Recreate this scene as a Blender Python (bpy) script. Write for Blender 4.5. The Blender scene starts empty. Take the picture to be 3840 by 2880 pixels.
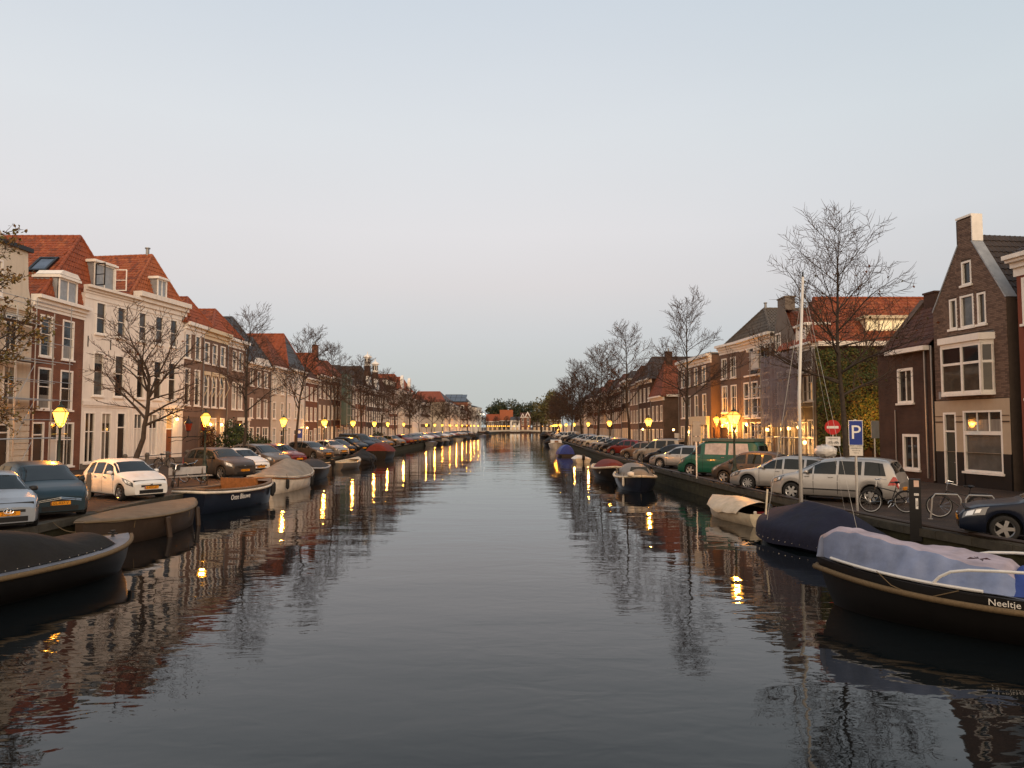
import bpy, math, random
from mathutils import Vector, Matrix
from math import sin, cos, pi, radians, sqrt, atan2, hypot
R = random.Random(7)
scene = bpy.context.scene
COL = scene.collection
QZ = 0.78          # quay pavement above the water (water is z = 0)

# ---------------------------------------------------------------- camera, sky, sun, exposure
cam_d = bpy.data.cameras.new('camera')
cam_d.sensor_width = 36.0
cam_d.lens = 26.04
cam_d.clip_end = 6000.0
cam_d.clip_start = 0.1
cam = bpy.data.objects.new('camera', cam_d)
COL.objects.link(cam)
cam.location = (0, 0, 3.5)
cam.rotation_euler = (radians(90 + 3.309), 0, 0)
scene.camera = cam

world = bpy.data.worlds.new('World')
scene.world = world
world.use_nodes = True
wn, wl = world.node_tree.nodes, world.node_tree.links
wn.clear()
def wnode(t, **k):
    n = wn.new(t)
    for a, b in k.items(): setattr(n, a, b)
    return n
w_out = wnode('ShaderNodeOutputWorld')
w_add = wnode('ShaderNodeAddShader')
w_bg1 = wnode('ShaderNodeBackground'); w_bg2 = wnode('ShaderNodeBackground')
w_sky = wnode('ShaderNodeTexSky', sky_type='NISHITA')
w_sky.sun_disc = False
w_sky.sun_elevation = radians(4.0)
w_sky.sun_rotation = radians(150.6)
w_bg1.inputs['Strength'].default_value = 0.012
wl.new(w_sky.outputs[0], w_bg1.inputs['Color'])
w_tc = wnode('ShaderNodeTexCoord'); w_sep = wnode('ShaderNodeSeparateXYZ')
wl.new(w_tc.outputs['Generated'], w_sep.inputs[0])
w_rmp = wnode('ShaderNodeValToRGB')
els = w_rmp.color_ramp.elements
def lin(r, g, b):
    f = lambda c: (c/255/12.92 if c <= 10.3 else ((c/255+0.055)/1.055)**2.4)
    return (f(r), f(g), f(b), 1)
# dusk bands by sine of elevation: grey-blue earth shadow, faint pink belt, pale blue above
SKY = [(0.0, (187,193,192)), (0.065, (195,199,200)), (0.122, (207,208,211)), (0.186, (221,216,217)), (0.254, (227,224,226)), (0.368, (223,226,230)), (0.506, (210,218,227)), (1.0, (176,195,214))]
els[0].position = SKY[0][0]; els[0].color = lin(*SKY[0][1])
els[1].position = SKY[-1][0]; els[1].color = lin(*SKY[-1][1])
for p, c in SKY[1:-1]:
    e = els.new(p); e.color = lin(*c)
wl.new(w_sep.outputs['Z'], w_rmp.inputs[0])
# afterglow: the sky behind the camera, where the sun has gone down, is brighter and warm
w_mr = wnode('ShaderNodeMapRange', interpolation_type='SMOOTHSTEP')
w_mr.inputs['From Min'].default_value = 0.15; w_mr.inputs['From Max'].default_value = -1.0
w_mr.inputs['To Min'].default_value = 0.0; w_mr.inputs['To Max'].default_value = 1.0
wl.new(w_sep.outputs['Y'], w_mr.inputs['Value'])
w_mix = wnode('ShaderNodeMix', data_type='RGBA', blend_type='MIX')
wl.new(w_mr.outputs[0], w_mix.inputs['Factor'])
# the eastern (right) side of the sky is a little dimmer and bluer
w_mx = wnode('ShaderNodeMapRange', interpolation_type='SMOOTHSTEP')
w_mx.inputs['From Min'].default_value = 0.0; w_mx.inputs['From Max'].default_value = 0.8
wl.new(w_sep.outputs['X'], w_mx.inputs['Value'])
w_tint = wnode('ShaderNodeMix', data_type='RGBA', blend_type='MULTIPLY')
wl.new(w_mx.outputs[0], w_tint.inputs['Factor']); wl.new(w_rmp.outputs[0], w_tint.inputs['A'])
w_tint.inputs['B'].default_value = (0.85, 0.91, 0.93, 1)
wl.new(w_tint.outputs['Result'], w_mix.inputs['A'])
w_mix.inputs['B'].default_value = (1.75, 1.28, 0.86, 1)
# barely visible veils of high haze
w_nz = wnode('ShaderNodeTexNoise'); w_nz.inputs['Scale'].default_value = 2.2; w_nz.inputs['Detail'].default_value = 5.0
w_mp = wnode('ShaderNodeMapping'); w_mp.inputs['Scale'].default_value = (1.0, 1.0, 3.0)
wl.new(w_tc.outputs['Generated'], w_mp.inputs['Vector']); wl.new(w_mp.outputs[0], w_nz.inputs['Vector'])
w_nr = wnode('ShaderNodeMapRange'); w_nr.inputs['From Min'].default_value = .3; w_nr.inputs['From Max'].default_value = .7
w_nr.inputs['To Min'].default_value = .988; w_nr.inputs['To Max'].default_value = 1.012
wl.new(w_nz.outputs['Fac'], w_nr.inputs['Value'])
w_veil = wnode('ShaderNodeMix', data_type='RGBA', blend_type='MULTIPLY'); w_veil.inputs['Factor'].default_value = 1
wl.new(w_mix.outputs['Result'], w_veil.inputs['A']); wl.new(w_nr.outputs[0], w_veil.inputs['B'])
wl.new(w_veil.outputs['Result'], w_bg2.inputs['Color'])
w_bg2.inputs['Strength'].default_value = 0.965
wl.new(w_bg1.outputs[0], w_add.inputs[0]); wl.new(w_bg2.outputs[0], w_add.inputs[1])
wl.new(w_add.outputs[0], w_out.inputs['Surface'])

sun_d = bpy.data.lights.new('sun', 'SUN')
sun_d.energy = 1.0
sun_d.angle = radians(25)
sun_d.color = (1.0, 0.78, 0.60)
sun = bpy.data.objects.new('sun', sun_d)
COL.objects.link(sun)
sun.rotation_euler = Vector((-0.45, 0.80, -0.30)).to_track_quat('-Z', 'Y').to_euler()

vs = scene.view_settings
vs.view_transform = 'Standard'; vs.look = 'None'; vs.gamma = 1.0; vs.exposure = 0.0
vs.use_curve_mapping = False
scene.render.engine = 'CYCLES'
cy = scene.cycles
cy.max_bounces = 6; cy.diffuse_bounces = 2; cy.glossy_bounces = 4; cy.transmission_bounces = 4
cy.transparent_max_bounces = 6
cy.caustics_reflective = False; cy.caustics_refractive = False
cy.sample_clamp_indirect = 4.0
cy.use_denoising = True
try: cy.use_light_tree = True
except Exception: pass

# ---------------------------------------------------------------- materials
MATS = {}
def mat(name, col, rough=0.7, metal=0.0, var=0.12, scale=3.0, bump=0.0, bscale=40.0, spec=0.3, emit=None, estr=0.0, coat=0.0, dirt=0.0):
    if name in MATS: return MATS[name]
    m = bpy.data.materials.new(name); m.use_nodes = True
    nt = m.node_tree; n = nt.nodes; l = nt.links
    b = n['Principled BSDF']
    b.inputs['Roughness'].default_value = rough
    b.inputs['Metallic'].default_value = metal
    b.inputs['Specular IOR Level'].default_value = spec
    if coat: b.inputs['Coat Weight'].default_value = coat; b.inputs['Coat Roughness'].default_value = 0.06
    c = (col[0], col[1], col[2], 1)
    if var or dirt:
        tc = n.new('ShaderNodeTexCoord')
        nz = n.new('ShaderNodeTexNoise'); nz.inputs['Scale'].default_value = scale; nz.inputs['Detail'].default_value = 6.0
        nz.inputs['Roughness'].default_value = 0.65
        l.new(tc.outputs['Object'], nz.inputs['Vector'])
        mp = n.new('ShaderNodeMapRange')
        mp.inputs['From Min'].default_value = 0.3; mp.inputs['From Max'].default_value = 0.7
        mp.inputs['To Min'].default_value = 1 - var; mp.inputs['To Max'].default_value = 1 + var
        l.new(nz.outputs['Fac'], mp.inputs['Value'])
        mx = n.new('ShaderNodeMix'); mx.data_type = 'RGBA'; mx.blend_type = 'MULTIPLY'
        mx.inputs['Factor'].default_value = 1.0
        mx.inputs['A'].default_value = c
        l.new(mp.outputs[0], mx.inputs['B'])
        out = mx.outputs['Result']
        if dirt:
            # streaks: noise stretched down the wall
            mp2 = n.new('ShaderNodeMapping'); mp2.inputs['Scale'].default_value = (2.2, 2.2, 0.25)
            l.new(tc.outputs['Object'], mp2.inputs['Vector'])
            n2 = n.new('ShaderNodeTexNoise'); n2.inputs['Scale'].default_value = 1.6; n2.inputs['Detail'].default_value = 5
            l.new(mp2.outputs[0], n2.inputs['Vector'])
            r2 = n.new('ShaderNodeMapRange'); r2.inputs['From Min'].default_value = 0.5; r2.inputs['From Max'].default_value = 0.75
            r2.inputs['To Min'].default_value = 0.0; r2.inputs['To Max'].default_value = dirt
            l.new(n2.outputs['Fac'], r2.inputs['Value'])
            m3 = n.new('ShaderNodeMix'); m3.data_type = 'RGBA'; m3.blend_type = 'MIX'
            l.new(r2.outputs[0], m3.inputs['Factor']); l.new(out, m3.inputs['A'])
            m3.inputs['B'].default_value = (col[0]*0.45+0.01, col[1]*0.42+0.01, col[2]*0.36+0.005, 1)
            out = m3.outputs['Result']
        l.new(out, b.inputs['Base Color'])
        if bump:
            nb = n.new('ShaderNodeTexNoise'); nb.inputs['Scale'].default_value = bscale; nb.inputs['Detail'].default_value = 4
            l.new(tc.outputs['Object'], nb.inputs['Vector'])
            bp = n.new('ShaderNodeBump'); bp.inputs['Strength'].default_value = bump; bp.inputs['Distance'].default_value = 0.02
            l.new(nb.outputs['Fac'], bp.inputs['Height']); l.new(bp.outputs[0], b.inputs['Normal'])
    else:
        b.inputs['Base Color'].default_value = c
    if emit:
        b.inputs['Emission Color'].default_value = (*emit, 1); b.inputs['Emission Strength'].default_value = estr
    MATS[name] = m
    return m

def brick_mat(name, c1, c2, mortar, bw=0.22, bh=0.065, bump=0.5, axis='xz', var=0.25):
    """walls whose bricks are too far off to pick apart"""
    if name in MATS: return MATS[name]
    m = bpy.data.materials.new(name); m.use_nodes = True
    n = m.node_tree.nodes; l = m.node_tree.links
    b = n['Principled BSDF']; b.inputs['Roughness'].default_value = 0.85; b.inputs['Specular IOR Level'].default_value = 0.25
    tc = n.new('ShaderNodeTexCoord'); sp = n.new('ShaderNodeSeparateXYZ'); cb = n.new('ShaderNodeCombineXYZ')
    l.new(tc.outputs['Object'], sp.inputs[0])
    ad = n.new('ShaderNodeMath'); ad.operation = 'ADD'
    l.new(sp.outputs['X'], ad.inputs[0]); l.new(sp.outputs['Y'], ad.inputs[1])
    l.new(ad.outputs[0], cb.inputs['X']); l.new(sp.outputs['Z'], cb.inputs['Y'])
    br = n.new('ShaderNodeTexBrick')
    br.inputs['Scale'].default_value = 1.0; br.inputs['Brick Width'].default_value = bw; br.inputs['Row Height'].default_value = bh
    br.inputs['Mortar Size'].default_value = 0.008; br.inputs['Mortar Smooth'].default_value = 0.2
    br.inputs['Color1'].default_value = (*c1, 1); br.inputs['Color2'].default_value = (*c2, 1); br.inputs['Mortar'].default_value = (*mortar, 1)
    l.new(cb.outputs[0], br.inputs['Vector'])
    nz = n.new('ShaderNodeTexNoise'); nz.inputs['Scale'].default_value = 0.9; nz.inputs['Detail'].default_value = 6
    l.new(tc.outputs['Object'], nz.inputs['Vector'])
    mr = n.new('ShaderNodeMapRange'); mr.inputs['From Min'].default_value = .3; mr.inputs['From Max'].default_value = .7
    mr.inputs['To Min'].default_value = 1-var; mr.inputs['To Max'].default_value = 1+var
    l.new(nz.outputs['Fac'], mr.inputs['Value'])
    mx = n.new('ShaderNodeMix'); mx.data_type = 'RGBA'; mx.blend_type = 'MULTIPLY'; mx.inputs['Factor'].default_value = 1
    l.new(br.outputs['Color'], mx.inputs['A']); l.new(mr.outputs[0], mx.inputs['B'])
    l.new(mx.outputs['Result'], b.inputs['Base Color'])
    bp = n.new('ShaderNodeBump'); bp.inputs['Strength'].default_value = bump; bp.inputs['Distance'].default_value = 0.01
    inv = n.new('ShaderNodeMath'); inv.operation = 'SUBTRACT'; inv.inputs[0].default_value = 1
    l.new(br.outputs['Fac'], inv.inputs[1]); l.new(inv.outputs[0], bp.inputs['Height']); l.new(bp.outputs[0], b.inputs['Normal'])
    MATS[name] = m
    return m

def glass_mat(name, col, rough=0.04, spec=0.45, var=0.5, emit=None, estr=0):
    """window glass seen from outside: a dark room or a curtain behind a clear reflecting pane"""
    if name in MATS: return MATS[name]
    m = mat(name, col, rough, 0, var, 1.3, 0, 1, spec, emit, estr)
    b = m.node_tree.nodes['Principled BSDF']
    b.inputs['Coat Weight'].default_value = 0.2; b.inputs['Coat Roughness'].default_value = 0.03
    return m

M_WHITE = mat('white_paint', (0.78, 0.74, 0.68), 0.5, var=0.08, dirt=0.12)
M_CREAM = mat('cream_paint', (0.62, 0.52, 0.36), 0.55, var=0.08)
M_DWOOD = mat('dark_wood', (0.045, 0.03, 0.022), 0.5)
M_PLASTER_W = mat('white_stucco', (0.72, 0.67, 0.61), 0.75, var=0.07, scale=1.2, bump=0.12, bscale=25, dirt=0.25)
M_PLASTER_C = mat('cream_stucco', (0.58, 0.51, 0.41), 0.75, var=0.08, scale=1.2, bump=0.12, bscale=25, dirt=0.3)
M_TAUPE = mat('taupe_stucco', (0.185, 0.12, 0.088), 0.8, var=0.08, scale=1.5, bump=0.1, dirt=0.2)
M_TAUPE2 = mat('taupe_stucco_dark', (0.14, 0.092, 0.07), 0.8, var=0.08, scale=1.5, bump=0.1, dirt=0.2)
M_REDPL = mat('red_painted_brick', (0.19, 0.055, 0.032), 0.8, var=0.1, scale=2, bump=0.2, bscale=30, dirt=0.15)
M_BRICK_R = brick_mat('red_brick', (0.19, 0.062, 0.032), (0.14, 0.048, 0.028), (0.17, 0.12, 0.09))
M_BRICK_B = brick_mat('brown_brick', (0.115, 0.068, 0.048), (0.085, 0.052, 0.038), (0.12, 0.1, 0.08))
M_BRICK_D = brick_mat('dark_brown_brick', (0.075, 0.035, 0.023), (0.052, 0.026, 0.018), (0.07, 0.055, 0.045))
M_BRICK_G = mat('grey_brown_brick', (0.17, 0.115, 0.088), 0.85, var=0.25, scale=7, bump=0.2, bscale=60)
M_BRICK_G2 = mat('grey_brown_brick_dark', (0.12, 0.08, 0.062), 0.85, var=0.25, scale=7, bump=0.2, bscale=60)
M_MORTAR = mat('mortar', (0.085, 0.066, 0.054), 0.9, var=0.15)
M_GREYPL = mat('grey_render', (0.16, 0.135, 0.115), 0.85, var=0.12, scale=1.4, bump=0.2, dirt=0.35)
M_TILE_O = mat('orange_tile', (0.25, 0.062, 0.022), 0.65, var=0.3, scale=2.6, bump=0.15, bscale=50, dirt=0.3)
M_TILE_O2 = mat('orange_tile_pale', (0.30, 0.088, 0.032), 0.65, var=0.3, scale=2.6, bump=0.15, bscale=50, dirt=0.2)
M_TILE_O3 = mat('orange_tile_sooty', (0.175, 0.052, 0.025), 0.7, var=0.3, scale=2.6, bump=0.15, bscale=50, dirt=0.3)
M_TILE_D = mat('dark_tile', (0.05, 0.036, 0.03), 0.6, var=0.3, scale=2.5, bump=0.15, bscale=50, dirt=0.3)
M_TILE_RB = mat('redbrown_tile', (0.085, 0.036, 0.025), 0.75, var=0.3, scale=2.5, bump=0.15, bscale=50)
M_TILE_G = mat('grey_tile', (0.10, 0.082, 0.066), 0.75, var=0.3, scale=2.2, bump=0.2, bscale=50, dirt=0.3)
M_SLATE = mat('slate', (0.055, 0.055, 0.06), 0.5, var=0.2, scale=5)
M_LEAD = mat('lead_flashing', (0.30, 0.31, 0.32), 0.45, 0.3, var=0.2)
M_GUT = mat('gutter_zinc', (0.25, 0.25, 0.25), 0.4, 0.6, var=0.15)
M_G = [glass_mat('window_glass', (0.018, 0.018, 0.018)), glass_mat('window_glass_brown', (0.05, 0.04, 0.03)), glass_mat('window_glass_grey', (0.085, 0.085, 0.082), var=0.6),
       glass_mat('window_glass_curtain', (0.17, 0.15, 0.125), var=0.3)]
def curtain_glass(name, mode, col):
    # a clear pane with a curtain hanging behind it: side drapes, a half net or a lowered blind
    m = bpy.data.materials.new(name); m.use_nodes = True; n = m.node_tree.nodes; l = m.node_tree.links
    b = n['Principled BSDF']; b.inputs['Roughness'].default_value = .05; b.inputs['Coat Weight'].default_value = .2; b.inputs['Coat Roughness'].default_value = .03
    tc = n.new('ShaderNodeTexCoord'); sp = n.new('ShaderNodeSeparateXYZ'); l.new(tc.outputs['Generated'], sp.inputs[0])
    wv = n.new('ShaderNodeTexNoise'); mp = n.new('ShaderNodeMapping'); mp.inputs['Scale'].default_value = (14, 14, .6); l.new(tc.outputs['Object'], mp.inputs['Vector']); l.new(mp.outputs[0], wv.inputs['Vector']); wv.inputs['Scale'].default_value = 1.0
    def mt(op, a, bb):
        k = n.new('ShaderNodeMath'); k.operation = op
        for i, q in enumerate((a, bb)):
            if isinstance(q, (int, float)): k.inputs[i].default_value = q
            else: l.new(q, k.inputs[i])
        return k.outputs[0]
    j = mt('MULTIPLY', mt('SUBTRACT', wv.outputs['Fac'], .5), .12)
    if mode == 'drape': f = mt('GREATER_THAN', mt('ADD', mt('ABSOLUTE', mt('SUBTRACT', sp.outputs['X'], .5), 0), j), .27)
    elif mode == 'net': f = mt('LESS_THAN', mt('ADD', sp.outputs['Z'], mt('MULTIPLY', j, .3)), .62)
    else: f = mt('GREATER_THAN', sp.outputs['Z'], .45)
    mx = n.new('ShaderNodeMix'); mx.data_type = 'RGBA'; l.new(f, mx.inputs['Factor']); mx.inputs['A'].default_value = (.016, .015, .014, 1)
    m2 = n.new('ShaderNodeMix'); m2.data_type = 'RGBA'; m2.blend_type = 'MULTIPLY'; m2.inputs['Factor'].default_value = 1; m2.inputs['A'].default_value = (*col, 1)
    mr = n.new('ShaderNodeMapRange'); mr.inputs['From Min'].default_value = .3; mr.inputs['From Max'].default_value = .7; mr.inputs['To Min'].default_value = .55; mr.inputs['To Max'].default_value = 1.1
    l.new(wv.outputs['Fac'], mr.inputs['Value']); l.new(mr.outputs[0], m2.inputs['B']); l.new(m2.outputs['Result'], mx.inputs['B']); l.new(mx.outputs['Result'], b.inputs['Base Color'])
    MATS[name] = m; return m
M_GC = [curtain_glass('glass_with_drapes', 'drape', (.22, .19, .15)), curtain_glass('glass_with_net', 'net', (.26, .24, .21)), curtain_glass('glass_with_blind', 'blind', (.32, .28, .22))]
M_GBLUE = glass_mat('roof_window_glass', (0.05, 0.07, 0.11))
M_GLIT = glass_mat('window_glass_lit', (0.2, 0.12, 0.05), emit=(1.0, 0.5, 0.16), estr=0.5)
M_GLIT2 = glass_mat('window_glass_warm', (0.2, 0.13, 0.07), emit=(1.0, 0.55, 0.22), estr=0.9)
M_GBLIND = glass_mat('window_glass_blind', (0.55, 0.52, 0.48), rough=0.25, var=0.1)
M_STEEL = mat('galvanised_steel', (0.42, 0.41, 0.39), 0.4, 0.7, var=0.15)
M_BLACK = mat('black_paint', (0.012, 0.012, 0.013), 0.4, var=0.1)
M_BLACKR = mat('black_rubber', (0.014, 0.014, 0.014), 0.75, var=0.1)
M_CHROME = mat('chrome', (0.6, 0.6, 0.6), 0.18, 1.0, var=0)
M_ALLOY = mat('alloy_metal', (0.45, 0.45, 0.45), 0.3, 0.9, var=0)
M_LAMPGREEN = mat('lamp_post_green', (0.018, 0.028, 0.02), 0.45, var=0.15)
M_ROPE = mat('rope', (0.13, 0.09, 0.048), 0.9, var=0.3, scale=30)
M_VARN = mat('varnished_wood', (0.22, 0.09, 0.03), 0.35, var=0.3, scale=8)
M_TEAK = mat('weathered_wood', (0.15, 0.11, 0.08), 0.7, var=0.3, scale=10)
M_PLATE = mat('number_plate', (0.66, 0.25, 0.008), 0.4, var=0)
M_DOORBR = mat('brown_door', (0.20, 0.07, 0.025), 0.5, var=0.15)

# ---------------------------------------------------------------- mesh helpers
def link(o, parent=None):
    COL.objects.link(o)
    if parent is not None: o.parent = parent
    return o
class MB:
    def __init__(s): s.v = []; s.f = []; s.mi = []
    def quad(s, a, b, c, d, m=0):
        i = len(s.v); s.v += [a, b, c, d]; s.f.append((i, i+1, i+2, i+3)); s.mi.append(m)
    def poly(s, pts, m=0):
        i = len(s.v); s.v += list(pts); s.f.append(tuple(range(i, i+len(pts)))); s.mi.append(m)
    def box(s, x0, x1, y0, y1, z0, z1, m=0, T=None):
        p = [(x0,y0,z0),(x1,y0,z0),(x1,y1,z0),(x0,y1,z0),(x0,y0,z1),(x1,y0,z1),(x1,y1,z1),(x0,y1,z1)]
        if T is not None: p = [tuple(T @ Vector(q)) for q in p]
        i = len(s.v); s.v += p
        for f in ((0,3,2,1),(4,5,6,7),(0,1,5,4),(1,2,6,5),(2,3,7,6),(3,0,4,7)):
            s.f.append(tuple(i+k for k in f)); s.mi.append(m)
    def prism(s, pts, y0, y1, m=0):
        """polygon of (x, z), counter-clockwise seen from -y, extruded from y0 to y1"""
        n = len(pts); i = len(s.v)
        s.v += [(x, y0, z) for x, z in pts] + [(x, y1, z) for x, z in pts]
        s.f.append(tuple(range(i, i+n))); s.mi.append(m)
        s.f.append(tuple(range(i+2*n-1, i+n-1, -1))); s.mi.append(m)
        for k in range(n):
            a, b = k, (k+1) % n
            s.f.append((i+b, i+a, i+n+a, i+n+b)); s.mi.append(m)
    def tube(s, pts, r, n=6, m=0, cap=True, closed=False):
        pts = [Vector(p) for p in pts]
        rr = r if isinstance(r, (list, tuple)) else [r]*len(pts)
        i0 = len(s.v); K = len(pts); up = None
        for k, p in enumerate(pts):
            if closed: d = pts[(k+1) % K] - pts[k-1]
            else: d = pts[min(k+1, K-1)] - pts[max(k-1, 0)]
            if d.length < 1e-9: d = Vector((0, 0, 1))
            d.normalize()
            if up is None: up = Vector((0, 0, 1)) if abs(d.z) < 0.9 else Vector((1, 0, 0))
            a = d.cross(up)
            if a.length < 1e-5: a = d.cross(Vector((0.3, 1, 0.2)))
            a.normalize(); b = a.cross(d); up = b
            for j in range(n):
                t = 2*pi*j/n
                s.v.append(tuple(p + (a*cos(t) + b*sin(t))*rr[k]))
        for k in range(K if closed else K-1):
            for j in range(n):
                a = i0 + k*n + j; b = i0 + k*n + (j+1) % n
                c = i0 + ((k+1) % K)*n + (j+1) % n; d = i0 + ((k+1) % K)*n + j
                s.f.append((a, b, c, d)); s.mi.append(m)
        if cap and not closed:
            s.f.append(tuple(i0+j for j in range(n))[::-1]); s.mi.append(m)
            s.f.append(tuple(i0+(K-1)*n+j for j in range(n))); s.mi.append(m)
    def lathe(s, prof, n=12, c=(0, 0, 0), m=0, rot=0.0):
        i0 = len(s.v)
        for r, z in prof:
            for j in range(n):
                t = 2*pi*j/n + rot
                s.v.append((c[0]+r*cos(t), c[1]+r*sin(t), c[2]+z))
        for k in range(len(prof)-1):
            for j in range(n):
                a = i0+k*n+j; b = i0+k*n+(j+1) % n
                s.f.append((a, b, b+n, a+n)); s.mi.append(m)
        s.f.append(tuple(i0+j for j in range(n))[::-1]); s.mi.append(m)
        k = len(prof)-1
        s.f.append(tuple(i0+k*n+j for j in range(n))); s.mi.append(m)
    def grid(s, P, m=0, flip=False):
        """P[i][j] points"""
        i0 = len(s.v); nj = len(P[0])
        for row in P: s.v += [tuple(p) for p in row]
        for i in range(len(P)-1):
            for j in range(nj-1):
                a = i0+i*nj+j
                q = (a, a+1, a+nj+1, a+nj)
                s.f.append(q[::-1] if flip else q); s.mi.append(m)
    def mesh(s, name, mats, smooth=False):
        me = bpy.data.meshes.new(name)
        me.from_pydata(s.v, [], s.f)
        if not isinstance(mats, (list, tuple)): mats = [mats]
        for m in mats: me.materials.append(m)
        if len(mats) > 1: me.polygons.foreach_set('material_index', s.mi)
        if smooth: me.polygons.foreach_set('use_smooth', [True]*len(s.f))
        me.update()
        return me
    def build(s, name, mats, parent=None, smooth=False, loc=None, rz=None):
        o = bpy.data.objects.new(name, s.mesh(name, mats, smooth))
        if loc is not None: o.location = loc
        if rz is not None: o.rotation_euler = (0, 0, rz)
        return link(o, parent)
def smooth_angle(o, deg=35):
    me = o.data
    me.polygons.foreach_set('use_smooth', [True]*len(me.polygons))
    try: me.set_sharp_from_angle(angle=radians(deg))
    except Exception: pass
def put(name, me, parent, loc=(0, 0, 0), rot=None, scale=None, m=None):
    o = bpy.data.objects.new(name, me)
    o.location = loc
    if rot is not None: o.rotation_euler = rot
    if scale is not None: o.scale = scale
    link(o, parent)
    if m is not None: paint(o, m)
    return o
def paint(o, m):
    for sl in o.material_slots: sl.link = 'OBJECT'; sl.material = m
def empty(name, loc=(0, 0, 0), rz=0.0):
    o = bpy.data.objects.new(name, None)
    o.empty_display_size = 0.2
    o.location = loc; o.rotation_euler = (0, 0, rz)
    return link(o)
def tag(o, label=None, cat=None, group=None, kind=None):
    if label: o['label'] = label
    if cat: o['category'] = cat
    if group: o['group'] = group
    if kind: o['kind'] = kind
    return o
CH = {}
def children_of(o):
    return [c for c in bpy.data.objects if c.parent == o]
def copy_thing(root, kids, loc, rz, label, group=None):
    """kids: list of (part, [sub-parts])"""
    r = root.copy(); COL.objects.link(r)
    r.location = loc; r.rotation_euler = (0, 0, rz); r['label'] = label
    if group: r['group'] = group
    out = []
    for p, subs in kids:
        c = p.copy(); COL.objects.link(c); c.parent = r
        cs = []
        for q in subs:
            d = q.copy(); COL.objects.link(d); d.parent = c; cs.append(d)
        out.append((c, cs))
    return r, out
def text(name, body, size, m, parent, loc, rot, extr=0.003, align='CENTER', shear=0.0, sx=1.0):
    cu = bpy.data.curves.new(name, 'FONT')
    cu.body = body; cu.size = size; cu.extrude = extr; cu.align_x = align; cu.align_y = 'CENTER'; cu.shear = shear
    cu.resolution_u = 3
    t = bpy.data.objects.new(name, cu); COL.objects.link(t)
    dg = bpy.context.evaluated_depsgraph_get(); dg.update()
    me = bpy.data.meshes.new_from_object(t.evaluated_get(dg))
    bpy.data.objects.remove(t); bpy.data.curves.remove(cu)
    me.materials.clear(); me.materials.append(m)
    o = bpy.data.objects.new(name, me)
    o.location = loc; o.rotation_euler = rot; o.scale = (sx, 1, 1)
    return link(o, parent)
ORD = ['first','second','third','fourth','fifth','sixth','seventh','eighth','ninth','tenth','eleventh','twelfth','thirteenth','fourteenth','fifteenth','sixteenth','seventeenth','eighteenth','nineteenth','twentieth','twenty-first','twenty-second','twenty-third','twenty-fourth','twenty-fifth','twenty-sixth','twenty-seventh','twenty-eighth','twenty-ninth','thirtieth','thirty-first','thirty-second','thirty-third','thirty-fourth','thirty-fifth','thirty-sixth','thirty-seventh','thirty-eighth']
# ---------------------------------------------------------------- ground, quays, water
LQ = [(-10,-12.6),(5,-12.6),(14,-12.7),(20,-12.9),(26,-13.2),(32,-13.4),(40,-14.0),(50,-14.8),(60,-15.6),(75,-16.0),(110,-16.2),(150,-16.2),(220,-15.0),(300,-12.5),(330,-11.0),(420,-7.5)]
RQ = [(-10,14.5),(5,13.6),(14,12.2),(16.7,11.5),(20.5,10.65),(24,10.35),(34,9.8),(48,9.25),(80,9.25),(124,9.3),(165,9.6),(200,10.6),(250,12.2),(325,15.0),(420,19.0)]
def interp(T, y):
    for (a, b), (c, d) in zip(T, T[1:]):
        if y <= c: return b + (d-b)*(y-a)/(c-a)
    return T[-1][1]
lq = lambda y: interp(LQ, y)
rq = lambda y: interp(RQ, y)

def water_material():
    m = bpy.data.materials.new('canal_water'); m.use_nodes = True
    n = m.node_tree.nodes; l = m.node_tree.links; b = n['Principled BSDF']
    b.inputs['Base Color'].default_value = (0.004, 0.006, 0.007, 1)
    b.inputs['Roughness'].default_value = 0.02; b.inputs['IOR'].default_value = 1.333
    tc = n.new('ShaderNodeTexCoord')
    def noise(sx, sy, scale, detail, dist=0.0):
        mp = n.new('ShaderNodeMapping'); mp.inputs['Scale'].default_value = (sx, sy, 1)
        l.new(tc.outputs['Object'], mp.inputs['Vector'])
        z = n.new('ShaderNodeTexNoise'); z.inputs['Scale'].default_value = scale; z.inputs['Detail'].default_value = detail
        z.inputs['Distortion'].default_value = dist
        l.new(mp.outputs[0], z.inputs['Vector']); return z.outputs['Fac']
    swell = noise(0.35, 1.0, 0.55, 1.0)
    rip = noise(0.55, 1.0, 2.3, 2.0, 0.4)
    fine = noise(0.7, 1.0, 7.0, 2.0, 0.3)
    patch = noise(1.0, 0.6, 0.13, 2.0)
    pr = n.new('ShaderNodeMapRange'); pr.inputs['From Min'].default_value = 0.38; pr.inputs['From Max'].default_value = 0.68
    pr.inputs['To Min'].default_value = 0.28; pr.inputs['To Max'].default_value = 1.0
    l.new(patch, pr.inputs['Value'])
    def math_(op, a, bb):
        k = n.new('ShaderNodeMath'); k.operation = op
        for i, q in enumerate((a, bb)):
            if isinstance(q, (int, float)): k.inputs[i].default_value = q
            else: l.new(q, k.inputs[i])
        return k.outputs[0]
    h = math_('ADD', math_('MULTIPLY', swell, 0.022), math_('MULTIPLY', math_('ADD', math_('MULTIPLY', rip, 0.0115), math_('MULTIPLY', fine, 0.0014)), pr.outputs[0]))
    bp = n.new('ShaderNodeBump'); bp.inputs['Strength'].default_value = 1.0; bp.inputs['Distance'].default_value = 1.0
    l.new(h, bp.inputs['Height']); l.new(bp.outputs[0], b.inputs['Normal'])
    return m
mb = MB(); mb.quad((-60, -30, 0), (60, -30, 0), (60, 470, 0), (-60, 470, 0))
tag(mb.build('canal_water', water_material()), 'dark rippled canal water between the two quays', None, kind='structure')

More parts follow.
